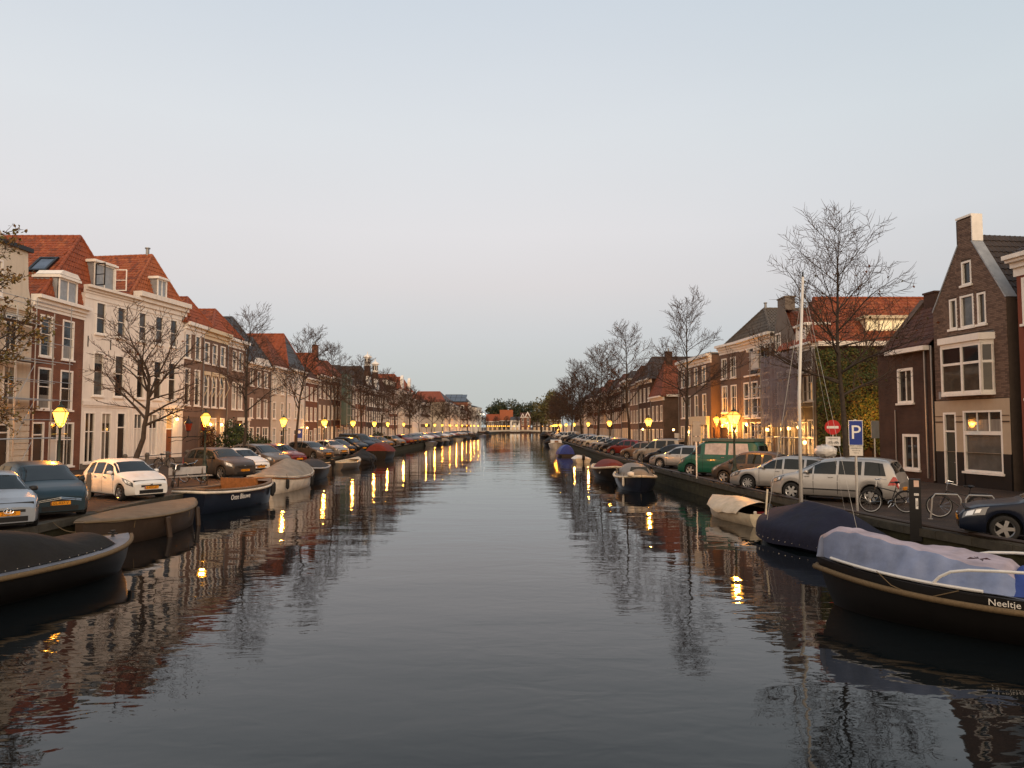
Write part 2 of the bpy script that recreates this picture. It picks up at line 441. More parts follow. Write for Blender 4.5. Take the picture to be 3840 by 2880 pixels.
def paving_material(name, c1, c2, mortar, rot=0.0):
    m = brick_mat(name, c1, c2, mortar, 0.2, 0.1, 0.6, var=0.4)
    n = m.node_tree.nodes; l = m.node_tree.links
    tc = [k for k in n if k.type == 'TEX_COORD'][0]; br = [k for k in n if k.type == 'TEX_BRICK'][0]
    mp = n.new('ShaderNodeMapping'); mp.inputs['Rotation'].default_value = (0, 0, rot)
    l.new(tc.outputs['Object'], mp.inputs['Vector']); l.new(mp.outputs[0], br.inputs['Vector'])
    return m
M_PAVE = paving_material('clinker_paving', (0.058, 0.036, 0.026), (0.04, 0.028, 0.022), (0.025, 0.02, 0.016), 0.6)
M_PAVE2 = paving_material('clinker_road', (0.07, 0.046, 0.034), (0.05, 0.035, 0.028), (0.03, 0.024, 0.02), 0.8)
M_KERB = mat('kerb_stone', (0.12, 0.105, 0.09), 0.85, var=0.25, scale=4, bump=0.3)
M_COPE = mat('coping_stone', (0.058, 0.05, 0.036), 0.85, var=0.35, scale=3, bump=0.4, dirt=0.5)
M_MOSS = mat('mossy_quay_wall', (0.034, 0.030, 0.013), 0.9, var=0.5, scale=2.5, bump=0.6, bscale=12, dirt=0.6)
ys = sorted(set([y for y, _ in LQ] + [y for y, _ in RQ] + list(range(-10, 421, 10))))
mb = MB()
for a, b in zip(ys, ys[1:]):
    mb.quad((-400, a, QZ), (lq(a), a, QZ), (lq(b), b, QZ), (-400, b, QZ))
tag(mb.build('quay_pavement', M_PAVE), 'brown clinker pavement of the left quay', None, kind='structure')
mb = MB()
for a, b in zip(ys, ys[1:]):
    mb.quad((rq(a), a, QZ), (400, a, QZ), (400, b, QZ), (rq(b), b, QZ))
tag(mb.build('quay_pavement', M_PAVE), 'brown clinker pavement of the right quay', None, kind='structure')
mb = MB(); mb.quad((-3000, 420, QZ), (3000, 420, QZ), (3000, 4000, QZ), (-3000, 4000, QZ))
mb.quad((-3000, -300, QZ-.02), (-400, -300, QZ-.02), (-400, 420, QZ-.02), (-3000, 420, QZ-.02))
mb.quad((400, -300, QZ-.02), (3000, -300, QZ-.02), (3000, 420, QZ-.02), (400, 420, QZ-.02))
mb.quad((-400, 420, -1), (400, 420, -1), (400, 420, QZ), (-400, 420, QZ))
tag(mb.build('ground', M_PAVE2), 'flat town ground beyond the canal', None, kind='structure')
# road strips and kerbs behind the parked cars
for side in (-1, 1):
    mb = MB(); kb = MB()
    for a, b in zip(ys, ys[1:]):
        if a < 0: continue
        if side < 0:
            f = lambda y, o: (min(lq(y)-o, -12-o), y)
            mb.quad((*f(a, 9.6), QZ+.004), (*f(a, 5.6), QZ+.004), (*f(b, 5.6), QZ+.004), (*f(b, 9.6), QZ+.004))
        else:
            f = lambda y, o: (rq(y)+o, y)
            mb.quad((*f(a, 5.0), QZ+.004), (*f(a, 8.0), QZ+.004), (*f(b, 8.0), QZ+.004), (*f(b, 5.0), QZ+.004))
    tag(mb.build('road', M_PAVE2), 'clinker road behind the parked cars, %s side' % ('left' if side < 0 else 'right'), None, kind='structure')
# quay walls with separate coping stones near the camera
def quay_wall(T, side, label):
    f = lambda y: interp(T, y)
    mb = MB()
    for a, b in zip(ys, ys[1:]):
        xa, xb = f(a)-side*.02, f(b)-side*.02
        nseg = max(1, int((b-a)/2.5)) if a < 110 else 1
        for k in range(nseg):
            ya, yb = a+(b-a)*k/nseg, a+(b-a)*(k+1)/nseg
            p = lambda y, z, o=0: (f(y)-side*(.02+o), y, z)
            q = [p(ya, -1.5), p(yb, -1.5), p(yb, 0.35), p(ya, 0.35)]
            mb.quad(*(q if side > 0 else q[::-1]))
            q = [p(ya, .35, -.03), p(yb, .35, -.03), p(yb, QZ-.13, -.03), p(ya, QZ-.13, -.03)]
            mb.quad(*(q if side > 0 else q[::-1]))
            q = [p(ya, .35), p(yb, .35), p(yb, .35, -.03), p(ya, .35, -.03)]
            mb.quad(*(q if side > 0 else q[::-1]))
    w = tag(mb.build('quay_wall', M_MOSS), label, None, kind='structure')
    y = 6.0
    while y < 95:
        Ls = 1.1 if y < 60 else 1.6
        e = R.uniform(-.012, .012)
        y0, y1 = y+.008, y+Ls-.008
        x0, x1 = f(y0), f(y1)
        c = MB()
        zt = QZ+.05+e; zb = QZ-.16
        pts = [(x0-side*.07, y0), (x1-side*.07, y1), (x1+side*.30, y1), (x0+side*.30, y0)]
        if side < 0: pts = pts[::-1]
        pts = pts[::-1] if False else pts
        i = len(c.v)
        c.v += [(px, py, zb) for px, py in pts] + [(px, py, zt) for px, py in pts]
        for q in ((0,1,2,3),(7,6,5,4),(1,0,4,5),(2,1,5,6),(3,2,6,7),(0,3,7,4)): c.f.append(q); c.mi.append(0)
        c.build('coping_stone', M_COPE, w)
        y += Ls
    mb = MB()
    pts = [(f(yy)-side*.02, yy, QZ+.02) for yy in range(95, 420, 12)]
    mb.tube(pts, .1, 4); mb.build('coping', M_COPE, w)
    return w
WL = quay_wall(LQ, -1, 'low dark quay wall along the left bank behind the boats')
WR = quay_wall(RQ, 1, 'mossy brick quay wall along the right bank')
# timber edge rail on the near right quay
mb = MB()
mb.tube([(rq(y)+.02, y, QZ+.13) for y in range(12, 62, 2)], .045, 6)
er = mb.build('edge_rail', M_DWOOD)
tag(er, 'low dark rail running along the edge of the right quay', 'rail')
for y in range(12, 62, 4):
    k = MB(); k.box(rq(y)-.03, rq(y)+.07, y-.04, y+.04, QZ+.03, QZ+.13); k.build('bracket', M_BLACK, er)
# ---------------------------------------------------------------- houses: helpers
from mathutils.geometry import tessellate_polygon
WCACHE = {}
def window(par, x, z, w, h, nx=1, rows=(0.55, 0.45), cw=0.11, glass=None, frame=None, sill=True, lod=0, name='window', yo=0.0, sash=None):
    """casing with its bars; panes and sill are sub-parts. Local origin: opening's lower left corner on the wall plane"""
    frame = frame or M_WHITE
    key = (round(w, 2), round(h, 2), nx, rows, cw, lod)
    if key not in WCACHE:
        mb = MB()
        y0, y1 = -.03, .12
        mb.box(0, cw, y0, y1, 0, h); mb.box(w-cw, w, y0, y1, 0, h)
        mb.box(cw, w-cw, y0, y1, h-cw, h); mb.box(cw, w-cw, y0, y1, 0, cw*.8)
        iw, ih = w-2*cw, h-1.8*cw
        bars = MB(); panes = []
        zz = cw*.8
        bw = .055 if lod == 0 else .07
        for ri, fr in enumerate(rows):
            hh = ih*fr
            xx = cw
            for c in range(nx):
                ww = iw/nx
                panes.append((xx+(bw/2 if c else 0), xx+ww-(bw/2 if c < nx-1 else 0), zz+(bw/2 if ri else 0), zz+hh-(bw/2 if ri < len(rows)-1 else 0)))
                if c: mb.box(xx-bw/2, xx+bw/2, .03, .11, zz, zz+hh)
                xx += ww
            if ri: mb.box(cw, w-cw, .02, .112, zz-bw/2, zz+bw/2)
            zz += hh
        pm = []
        if lod == 0:
            for (a, b, c, d) in panes:
                p = MB(); s = .022
                p.box(a, b, .07, .10, c, d)
                pm.append((p.mesh('pane', M_G[0]), 0))
        else:
            p = MB()
            for (a, b, c, d) in panes: p.quad((a, .08, c), (b, .08, c), (b, .08, d), (a, .08, d))
            pm.append((p.mesh('pane', M_G[0]), 0))
        sm = MB(); sm.box(-.07, w+.07, -.12, .13, -.10, -.002)
        WCACHE[key] = (mb.mesh('window', M_WHITE), pm, sm.mesh('sill', M_WHITE))
    fm, pm, sm = WCACHE[key]
    o = put(name, fm, par, (x, yo, z), m=frame)
    g = glass if glass is not None else R.choice(M_G)
    cq = R.random()
    for i, (p, _) in enumerate(pm):
        gg = g[i % len(g)] if isinstance(g, list) else g
        if gg in M_G and cq < .62:
            if i < nx: gg = M_GC[0 if cq < .22 else 1] if cq < .45 else gg
            elif cq > .40: gg = M_GC[2]
            elif cq < .22: gg = M_GC[0]
        put('pane', p, o, m=gg)
    if sill: put('sill', sm, o, m=frame)
    return o
def front_wall(mb, outer, holes, mi=0, rv=.14):
    loops = [[Vector((x, 0, z)) for x, z in outer]]
    for (x, z, w, h) in holes:
        loops.append([Vector((x, 0, z)), Vector((x, 0, z+h)), Vector((x+w, 0, z+h)), Vector((x+w, 0, z))])
    tris = tessellate_polygon([[Vector((p.x, p.z, 0)) for p in lp] for lp in loops])
    flat = [p for lp in loops for p in lp]
    i0 = len(mb.v); mb.v += [tuple(p) for p in flat]
    for t in tris:
        a, b, c = [flat[k] for k in t]
        nrm = (b-a).cross(c-a)
        t = t if nrm.y < 0 else t[::-1]
        mb.f.append(tuple(i0+k for k in t)); mb.mi.append(mi)
    for (x, z, w, h) in holes:
        mb.quad((x, 0, z), (x, rv, z), (x, rv, z+h), (x, 0, z+h), mi)
        mb.quad((x+w, 0, z), (x+w, 0, z+h), (x+w, rv, z+h), (x+w, rv, z), mi)
        mb.quad((x, 0, z+h), (x, rv, z+h), (x+w, rv, z+h), (x+w, 0, z+h), mi)
        mb.quad((x, 0, z), (x+w, 0, z), (x+w, rv, z), (x, rv, z), mi)
        mb.quad((x, rv, z), (x+w, rv, z), (x+w, rv, z+h), (x, rv, z+h), mi)
TILE = {}
TINTS = {'orange_tile': [M_TILE_O3, M_TILE_O2], 'orange_tile_pale': [M_TILE_O, M_TILE_O3], 'redbrown_tile': [mat('redbrown_tile_dark', (.065, .028, .021), .7, var=.3, scale=2.5), mat('redbrown_tile_pale', (.10, .044, .03), .7, var=.3, scale=2.5)]}
def tile_mesh(tw, tl):
    k = (tw, tl)
    if k not in TILE:
        mb = MB(); P = []; n = 5
        for (v, lift) in ((-.04, .03), (tl, .0)):
            P.append([(tw*(j/n)*1.04, v, lift+.022*sin(2*pi*j/n+.6)) for j in range(n+1)])
        mb.grid(P)
        lip = [[(x, y, z-.028) for x, y, z in P[0]], P[0]]
        mb.grid(lip)
        TILE[k] = mb
    return TILE[k]
def roof_plane(par, A, B, C, D, m, tw=.26, tl=.34, singles=0, name='roof', mat_b=None):
    """A-B eave, D-C top (local). A wavy stepped sheet of pantiles; singles > 0: tiles as objects of their own under the roof"""
    A, B, C, D = map(Vector, (A, B, C, D))
    u = (B-A).normalized(); up = ((D+C)/2-(A+B)/2)
    vdir = up - u*up.dot(u); Lv = vdir.length; vdir.normalize(); nrm = u.cross(vdir)
    au = lambda P: (P-A).dot(u)
    l0, l1, r0, r1 = 0.0, au(D), au(B), au(C)
    rows = max(1, int(Lv/tl)); rl = Lv/rows
    if not singles:
        mb = MB()
        for i in range(rows):
            ta, tb = i/rows, (i+1)/rows
            La, Ra = l0+(l1-l0)*ta, r0+(r1-r0)*ta; Lb, Rb = l0+(l1-l0)*tb, r0+(r1-r0)*tb
            n = max(2, int(max(Ra-La, Rb-Lb)/tw*4)) if tw else 2
            n = min(n, 260)
            P0 = []; P1 = []
            jit = R.uniform(-.006, .006)
            for j in range(n+1):
                f = j/n
                ua = La+(Ra-La)*f; ub = Lb+(Rb-Lb)*f
                w = (.022*sin(2*pi*ua/tw)) if tw else 0
                P0.append(A+u*ua+vdir*(rl*i-.02)+nrm*(.045+w+jit)); P1.append(A+u*ub+vdir*(rl*(i+1))+nrm*(.012+w))
            mb.grid([[p-nrm*.035 for p in P0], P0, P1])
        return mb.build(name, m, par)
    mb = MB(); mb.quad(A, B, C, D); r = mb.build(name, mat_b or m, par)
    Mx = Matrix((u, vdir, nrm)).transposed().to_4x4()
    tm = tile_mesh(tw, rl); me = tm.mesh('tile', m)
    place = []
    W2 = par.matrix_basis
    for i in range(rows):
        t = (i+.5)/rows
        La, Ra = l0+(l1-l0)*t, r0+(r1-r0)*t
        k0 = math.ceil(La/tw-.15); k1 = int(math.floor(Ra/tw+.15))
        for k in range(k0, k1):
            p = A+u*(k*tw+R.uniform(-.006, .006))+vdir*(i*rl+R.uniform(-.012, .012))+nrm*.012
            place.append(p)
    place.sort(key=lambda p: ((W2 @ p)-cam.location).length)
    for p in place[:singles]:
        o = put('tile', me, r); mt = Mx.copy(); mt.translation = p
        q_ = R.random()
        if m.name in TINTS and q_ < .45: paint(o, TINTS[m.name][0 if q_ < .25 else 1])
        rot = Matrix.Rotation(R.uniform(-.02, .02), 4, 'Z') @ Matrix.Rotation(R.uniform(-.025, .025), 4, 'Y')
        o.matrix_basis = mt @ rot
    if len(place) > singles:
        sb = MB()
        for p in place[singles:]:
            mt = Mx.copy(); mt.translation = p; i0 = len(sb.v)
            mt = mt @ Matrix.Rotation(R.uniform(-.02, .02), 4, 'Y')
            q_ = R.random(); k_ = 0 if q_ > .45 else (1 if q_ < .25 else 2)
            sb.v += [tuple(mt @ Vector(q)) for q in tm.v]; sb.f += [tuple(i0+q for q in f) for f in tm.f]; sb.mi += [k_]*len(tm.f)
        o = sb.build('roof_tiles', [m]+TINTS.get(m.name, [m, m]), r); o['kind'] = 'stuff'
    return r
def ridge_tiles(par, a, b, m, r=.11):
    a, b = Vector(a), Vector(b); n = max(1, int((b-a).length/.42)); mb = MB()
    for i in range(n):
        p = a+(b-a)*(i/n); q = a+(b-a)*((i+1.06)/n)
        mb.tube([p, q], [r*1.12, r*.95], 7)
    return mb.build('ridge_tiles', m, par)
def house_root(name, label, p0, p1, group='canal houses'):
    e = Vector((p1[0]-p0[0], p1[1]-p0[1])); L = e.length
    r = empty(name, (p0[0], p0[1], QZ), atan2(e.y, e.x))
    tag(r, label, 'house', group)
    return r, L
def shell(r, W, D, H, m, holes, outer=None, side=None, name='wall'):
    """front wall with real openings, two side walls and a back"""
    mb = MB()
    front_wall(mb, outer or [(0, 0), (W, 0), (W, H), (0, H)], holes)
    s = 1 if side else 0
    mb.quad((0, D, 0), (0, 0, 0), (0, 0, H), (0, D, H), s)
    mb.quad((W, 0, 0), (W, D, 0), (W, D, H), (W, 0, H), s)
    mb.quad((W, D, 0), (0, D, 0), (0, D, H), (W, D, H), s)
    return mb.build(name, [m, side] if side else m, r)
def downpipe(r, x, z1, z0=.15):
    m = MB(); m.tube([(x, -.05, z1), (x, -.09, z1-.25), (x, -.09, z0+.2), (x, -.05, z0)], .045, 6)
    o = m.build('downpipe', M_GUT, r)
    for z in (z1*.3, z1*.7):
        b = MB(); b.box(x-.07, x+.07, -.1, .0, z-.02, z+.02); b.build('pipe_bracket', M_GUT, o)
def cornice(r, W, z0, z1, m=None, out=.38, x0=-.05, name='cornice', steps=3):
    mb = MB(); m = m or M_WHITE
    for i in range(steps):
        a = z0+(z1-z0)*i/steps; b = z0+(z1-z0)*(i+1)/steps
        o = .05+(out-.05)*(i/(steps-1))**1.6 if steps > 1 else out
        mb.box(x0-.004*i, W-x0+.004*i, -o, .1, a+.001, b)
    return mb.build(name, m, r)
def hip_roof(r, W, D, H, rise, m, setb=1.4, ov=.25, x0=0.0, singles=(0, 0), tw=.26, mf=None, back=True, y0=0.0, xr=None):
    """ridge square to the canal, hipped at the front; x0..x0+W"""
    xc = xr if xr is not None else x0+W/2
    a = (x0-ov, y0-ov, H); b = (x0+W+ov, y0-ov, H); c = (x0+W+ov, D, H); d = (x0-ov, D, H)
    f = (xc, y0+setb, H+rise); g = (xc, D, H+rise)
    roof_plane(r, d, a, f, g, m, tw, singles=singles[0])
    roof_plane(r, a, b, (xc+.001, f[1], f[2]), (xc-.001, f[1], f[2]), mf or m, tw, singles=singles[1])
    roof_plane(r, b, c, g, f, m, tw)
    ridge_tiles(r, f, g, m); ridge_tiles(r, a, f, m); ridge_tiles(r, b, f, m)
    if back:
        mb = MB(); mb.poly([c, d, g]); mb.build('back_gable', M_BRICK_B, r)
def gable_roof_along(r, W, D, H, rise, m, ov=.25, tw=.26, singles=0, depth=None):
    """ridge along the canal"""
    dd = depth or D/2
    a = (-.02, -ov, H); b = (W+.02, -ov, H); c = (W+.02, dd, H+rise); d = (-.02, dd, H+rise)
    roof_plane(r, a, b, c, d, m, tw, singles=singles)
    roof_plane(r, (W+.02, 2*dd+ov, H), (-.02, 2*dd+ov, H), d, c, m, tw)
    ridge_tiles(r, d, c, m)
    mb = MB(); mb.poly([(0, 2*dd, H), (0, 0, H), (0, dd, H+rise-.05)]); mb.poly([(W, 0, H), (W, 2*dd, H), (W, dd, H+rise-.05)])
    mb.build('gable_wall', M_BRICK_B, r)
def chimney(r, x, y, z0, z1, w=.6, d=.5, m=None, pot=True):
    mb = MB(); mb.box(x-w/2, x+w/2, y-d/2, y+d/2, z0, z1); mb.box(x-w/2-.05, x+w/2+.05, y-d/2-.05, y+d/2+.05, z1, z1+.1)
    o = mb.build('chimney', m or M_BRICK_B, r)
    if pot:
        k = MB(); k.lathe([(.11, 0), (.1, .35), (.13, .36), (.13, .42)], 8, (x, y, z1+.1)); k.build('chimney_pot', M_GUT, o)
    return o
def dormer(r, x, y, z, w, h, depth, m_cheek, roofm=None, nx=2, glass=None, frame=None, hood=False):
    """box dormer facing -y; y: its front face"""
    mb = MB()
    a = [(x, y+.04, z), (x, y+.04, z+h), (x, y+depth, z+h), (x+w, y+.04, z), (x+w, y+.04, z+h), (x+w, y+depth, z+h)]
    mb.v += a; mb.f += [(0, 1, 2), (3, 5, 4), (0, 3, 4, 1), (1, 4, 5, 2), (2, 5, 3, 0)]; mb.mi += [0]*5
    o = mb.build('dormer', m_cheek, r)
    k = MB(); k.box(x-.14, x+w+.14, y-.18, y+depth, z+h+.002, z+h+.14); k.box(x-.06, x+w+.06, y-.06, y+depth-.1, z+h+.14, z+h+.2)
    if hood: k.prism([(x-.1, z+h+.2), (x+w+.1, z+h+.2), (x+w/2, z+h+.75)], y-.1, y+depth*.8)
    k.build('dormer_roof', roofm or M_WHITE, o)
    wdw = MB(); cw = .1; hh = h
    wdw.box(x, x+cw, y-.02, y+.1, z, z+h); wdw.box(x+w-cw, x+w, y-.02, y+.1, z, z+h); wdw.box(x+cw, x+w-cw, y-.02, y+.1, z+h-cw, z+h); wdw.box(x+cw, x+w-cw, y-.02, y+.1, z, z+cw)
    for i in range(1, nx): xx = x+w*i/nx; wdw.box(xx-.04, xx+.04, y, y+.08, z+cw, z+h-cw)
    wdw.build('dormer_window_frame', frame or M_WHITE, o)
    p = MB(); p.quad((x+cw, y+.05, z+cw), (x+w-cw, y+.05, z+cw), (x+w-cw, y+.05, z+h-cw), (x+cw, y+.05, z+h-cw))
    p.build('pane', glass or M_G[2], o)
    return o
def door(r, x, z, w, h, m, transom=.45, glass=None, frame=None, y=.0):
    mb = MB(); cw = .1
    fr = frame or M_WHITE
    mb.box(x, x+cw, y-.03, y+.12, z, z+h); mb.box(x+w-cw, x+w, y-.03, y+.12, z, z+h); mb.box(x+cw, x+w-cw, y-.03, y+.12, z+h-cw, z+h)
    if transom: mb.box(x+cw, x+w-cw, y, y+.11, z+h-transom-.08, z+h-transom)
    o = mb.build('door', fr, r)
    top = z+h-(transom+.08 if transom else cw)
    d = MB(); d.box(x+cw, x+w-cw, y+.06, y+.10, z, top)
    for (a, b) in ((.08, .42), (.5, .94)):
        d.box(x+cw+.12, x+w-cw-.12, y+.04, y+.06, z+(top-z)*a, z+(top-z)*b)
    d.build('door_leaf', m, o)
    if transom:
        p = MB(); p.box(x+cw, x+w-cw, y+.06, y+.09, z+h-transom, z+h-cw); p.build('pane', glass or M_G[0], o)
    hd = MB(); hd.lathe([(.02, 0), (.035, .02), (.02, .05)], 8); k = hd.build('handle', M_CHROME, o); k.location = (x+w-cw-.1, y+.03, z+1.0); k.rotation_euler = (radians(90), 0, 0)
    return o

# ---------------------------------------------------------------- left bank houses
# cream house under scaffolding at the left edge
r, W = house_root('canal_house', 'cream rusticated house at the left edge, behind scaffolding and a leafy tree', (-27.5, 35.6), (-27.5, 42.2))
holes = [(4.3, 3.9, 1.1, 2.2), (1.2, 3.9, 1.1, 2.2), (4.3, 6.9, 1.1, 2.0), (1.2, 6.9, 1.1, 2.0), (4.0, .3, 1.0, 2.6), (1.2, .5, 1.2, 2.4), (2.8, 9.7, 1.2, 2.0)]
outer = [(0, 0), (W, 0), (W, 9.3), (W-.1, 9.6), (W-.45, 10.6), (W-.6, 12.6), (W/2+.9, 12.8), (W/2, 13.6), (W/2-.9, 12.8), (1.8, 12.6), (1.6, 10.6), (.5, 9.4), (0, 9.3)]
shell(r, W, 9, 9.3, M_PLASTER_C, holes, outer)
for h in holes[:4] + [holes[6]]: window(r, *h, nx=2)
door(r, *holes[4], M_DWOOD); window(r, *holes[5], nx=2)
mb = MB()
for z in [0.6+.34*i for i in range(9)]:
    xs = [0]+sorted(sum([[h[0]-.06, h[0]+h[2]+.06] for h in holes[4:6] if h[1]-.1 < z < h[1]+h[3]+.1], []))+[W]
    for a, b in zip(xs[::2], xs[1::2]): mb.box(a+.01, b-.01, -.06, 0.0, z-.15, z+.14)
mb.build('rusticated_course', M_PLASTER_C, r)
cornice(r, W, 9.0, 9.3, M_PLASTER_C, .22); cornice(r, W, 3.45, 3.65, M_PLASTER_C, .16)
k = MB(); k.box(1.7, W-.4, -.2, .12, 12.62, 12.85); k.build('gable_cornice', M_BLACK, r)
gable = MB(); roof_plane(r, (0, 9, 9.0), (0, .4, 9.0), (W/2, .4, 12.4), (W/2, 9, 12.4), M_TILE_RB); roof_plane(r, (W, .4, 9.0), (W, 9, 9.0), (W/2, 9, 12.4), (W/2, .4, 12.4), M_TILE_RB)

# red brick house with the big orange roof
r, W = house_root('canal_house', 'narrow red brick house with white sash windows under a tall orange roof', (-27.5, 42.2), (-27.5, 47.3))
holes = [(.68, 6.85, 1.2, 2.45), (2.85, 6.85, 1.2, 2.45), (.65, 3.75, 1.28, 2.45), (2.8, 3.75, 1.28, 2.45), (.3, .3, 1.1, 2.7), (1.85, .3, 2.5, 2.7)]
shell(r, W, 9, 10.3, M_BRICK_R, holes)
for h in holes[:4]: window(r, *h, glass=[M_G[1], M_G[0]])
door(r, *holes[4], M_DWOOD, .7); window(r, *holes[5], nx=3, rows=(.62, .38), glass=[M_GBLIND, M_G[1], M_G[1], M_G[0]])
cornice(r, W, 9.55, 10.35, out=.5, steps=4)
hip_roof(r, 10.2, 11, 10.3, 5.1, M_TILE_O, 1.0, x0=.9, singles=(300, 0), xr=6.6, y0=.32)
dormer(r, 2.2, -.1, 10.36, 1.9, 1.4, 1.6, M_LEAD, nx=2, glass=M_G[2], hood=False)
k = MB(); k.prism([(2.1, 11.97), (4.25, 11.97), (3.9, 12.25), (2.45, 12.25)], -.2, 1.3); k.build('dormer_pediment', M_WHITE, r)
sk = MB()  # roof window on the near slope
def on_slope(A, u, v, uu, vv, o=.06):
    A, u, v = Vector(A), Vector(u).normalized(), Vector(v).normalized(); return tuple(A+u*uu+v*vv+u.cross(v)*o)
A = (.65, 11, 10.3); ud = (0, -1, 0); vd = (5.95, 0, 5.1)
P = lambda a, b, o=.06: on_slope(A, ud, vd, a, b, o)
fr = MB()
for (a0, a1, b0, b1) in ((8.7, 8.85, 2.9, 4.6), (9.75, 9.9, 2.9, 4.6), (8.85, 9.75, 2.9, 3.05), (8.85, 9.75, 4.45, 4.6)):
    q = [P(a0, b0), P(a1, b0), P(a1, b1), P(a0, b1)]; q2 = [P(a0, b0, .2), P(a1, b0, .2), P(a1, b1, .2), P(a0, b1, .2)]
    fr.quad(*q2)
    for i in range(4): fr.quad(q[i], q[(i+1) % 4], q2[(i+1) % 4], q2[i])
rw = fr.build('roof_window', M_BLACK, r)
p = MB(); p.quad(P(8.85, 3.05, .15), P(9.75, 3.05, .15), P(9.75, 4.45, .15), P(8.85, 4.45, .15)); p.build('pane', M_GBLUE, rw)

# the white house, five bays
r, W = house_root('canal_house', 'large white stucco house of five bays with orange roof and open dormer windows', (-27.5, 47.34), (-25.9, 58.3))
xs2 = [(1.0, 1.0), (3.05, 1.0), (5.35, .95), (7.3, 1.0), (9.1, 1.0)]
holes = [(x, 8.85, w, 2.15) for x, w in xs2] + [(x-.1, 4.75, w+.05, 2.9) for x, w in xs2]
gh = [(.25, .4, 1.05, 3.3), (1.8, .4, 1.05, 3.3), (3.35, .12, .95, 3.6), (5.1, .6, 1.05, 3.1), (6.8, .6, 1.1, 3.1), (8.85, .1, 1.0, 3.6)]
shell(r, W, 9.5, 11.4, M_PLASTER_W, holes+gh)
for i, h in enumerate(holes): window(r, *h, glass=[R.choice(M_G[:3]), R.choice(M_G[:2])], rows=(.5, .5) if i < 5 else (.56, .44))
for i in (0, 1): window(r, *gh[i], nx=2, rows=(.62, .38), glass=[M_G[3], M_G[1], M_G[1], M_G[0]])
for i in (3, 4): window(r, *gh[i], nx=2, rows=(.66, .34), glass=[M_GBLIND, M_GBLIND, M_G[2], M_G[2]])
door(r, *gh[2], M_BLACK, 1.0); door(r, *gh[5], M_DOORBR, 1.1, glass=M_GLIT)
cornice(r, 5.0, 11.4, 11.9, M_PLASTER_W, .4); cornice(r, W+.02, 11.4, 12.35, M_PLASTER_W, .5, x0=5.0) if False else None
mb = MB()
for i, (a, b, o) in enumerate(((11.4, 11.75, .1), (11.75, 12.05, .28), (12.05, 12.4, .5))): mb.box(5.02-.01*i, W+.1, -o, .2, a, b-.002)
mb.build('cornice', M_PLASTER_W, r)
mb = MB(); mb.box(0, W, -.05, 0, 11.05, 11.12); mb.box(0, W, -.1, 0, 4.12, 4.4); mb.box(0, W, -.04, 0, 4.0, 4.12); mb.build('string_course', M_PLASTER_W, r)
mb = MB()
for x in (4.55, 4.75, 8.1, 8.5): mb.box(x, x+.16, -.09, 0, .3, 4.0)
mb.build('pilaster', M_PLASTER_W, r)
mb = MB(); mb.box(0, W, -.05, 0, 0, .38); mb.build('plinth', M_GREYPL, r)
hip_roof(r, 7.2, 11, 11.6, 4.3, M_TILE_O2, 1.2, x0=4.4, singles=(300, 0), xr=8.9, y0=.32)
d = dormer(r, 1.4, .5, 12.0, 2.0, 1.7, 1.8, M_LEAD, nx=2, glass=M_G[0])
mb = MB()   # the two casements standing open
for (xa, ang, mm) in ((1.45, 100, M_BLACK), (3.35, -100, M_WHITE)):
    T = Matrix.Translation((xa, .45, 12.1)) @ Matrix.Rotation(radians(-ang), 4, 'Z')
    s = 1 if ang > 0 else -1
    c = MB()
    for q in ((0, .07, 0, 1.5), (.75, .82, 0, 1.5), (.07, .75, 0, .07), (.07, .75, 1.43, 1.5), (.07, .75, .72, .77)):
        c.box(s*q[0] if s > 0 else -q[1], s*q[1] if s > 0 else -q[0], -.02, .02, q[2], q[3], 0, T)
    c.build('open_casement', mm, d)
dormer(r, 7.6, .1, 12.4, 1.15, 1.4, 1.9, M_LEAD, nx=2, glass=M_G[3])
k = MB(); k.lathe([(.13, 0), (.13, .5), (.2, .52), (.2, .6)], 8, (8.9, 1.9, 15.9)); k.build('chimney_pipe', M_GUT, r)
# anchor irons
mb = MB()
for x in (.35, 2.5): mb.box(x-.02, x+.02, -.05, -.001, 7.9, 8.6)
mb.build('wall_anchor', M_BLACK, r)

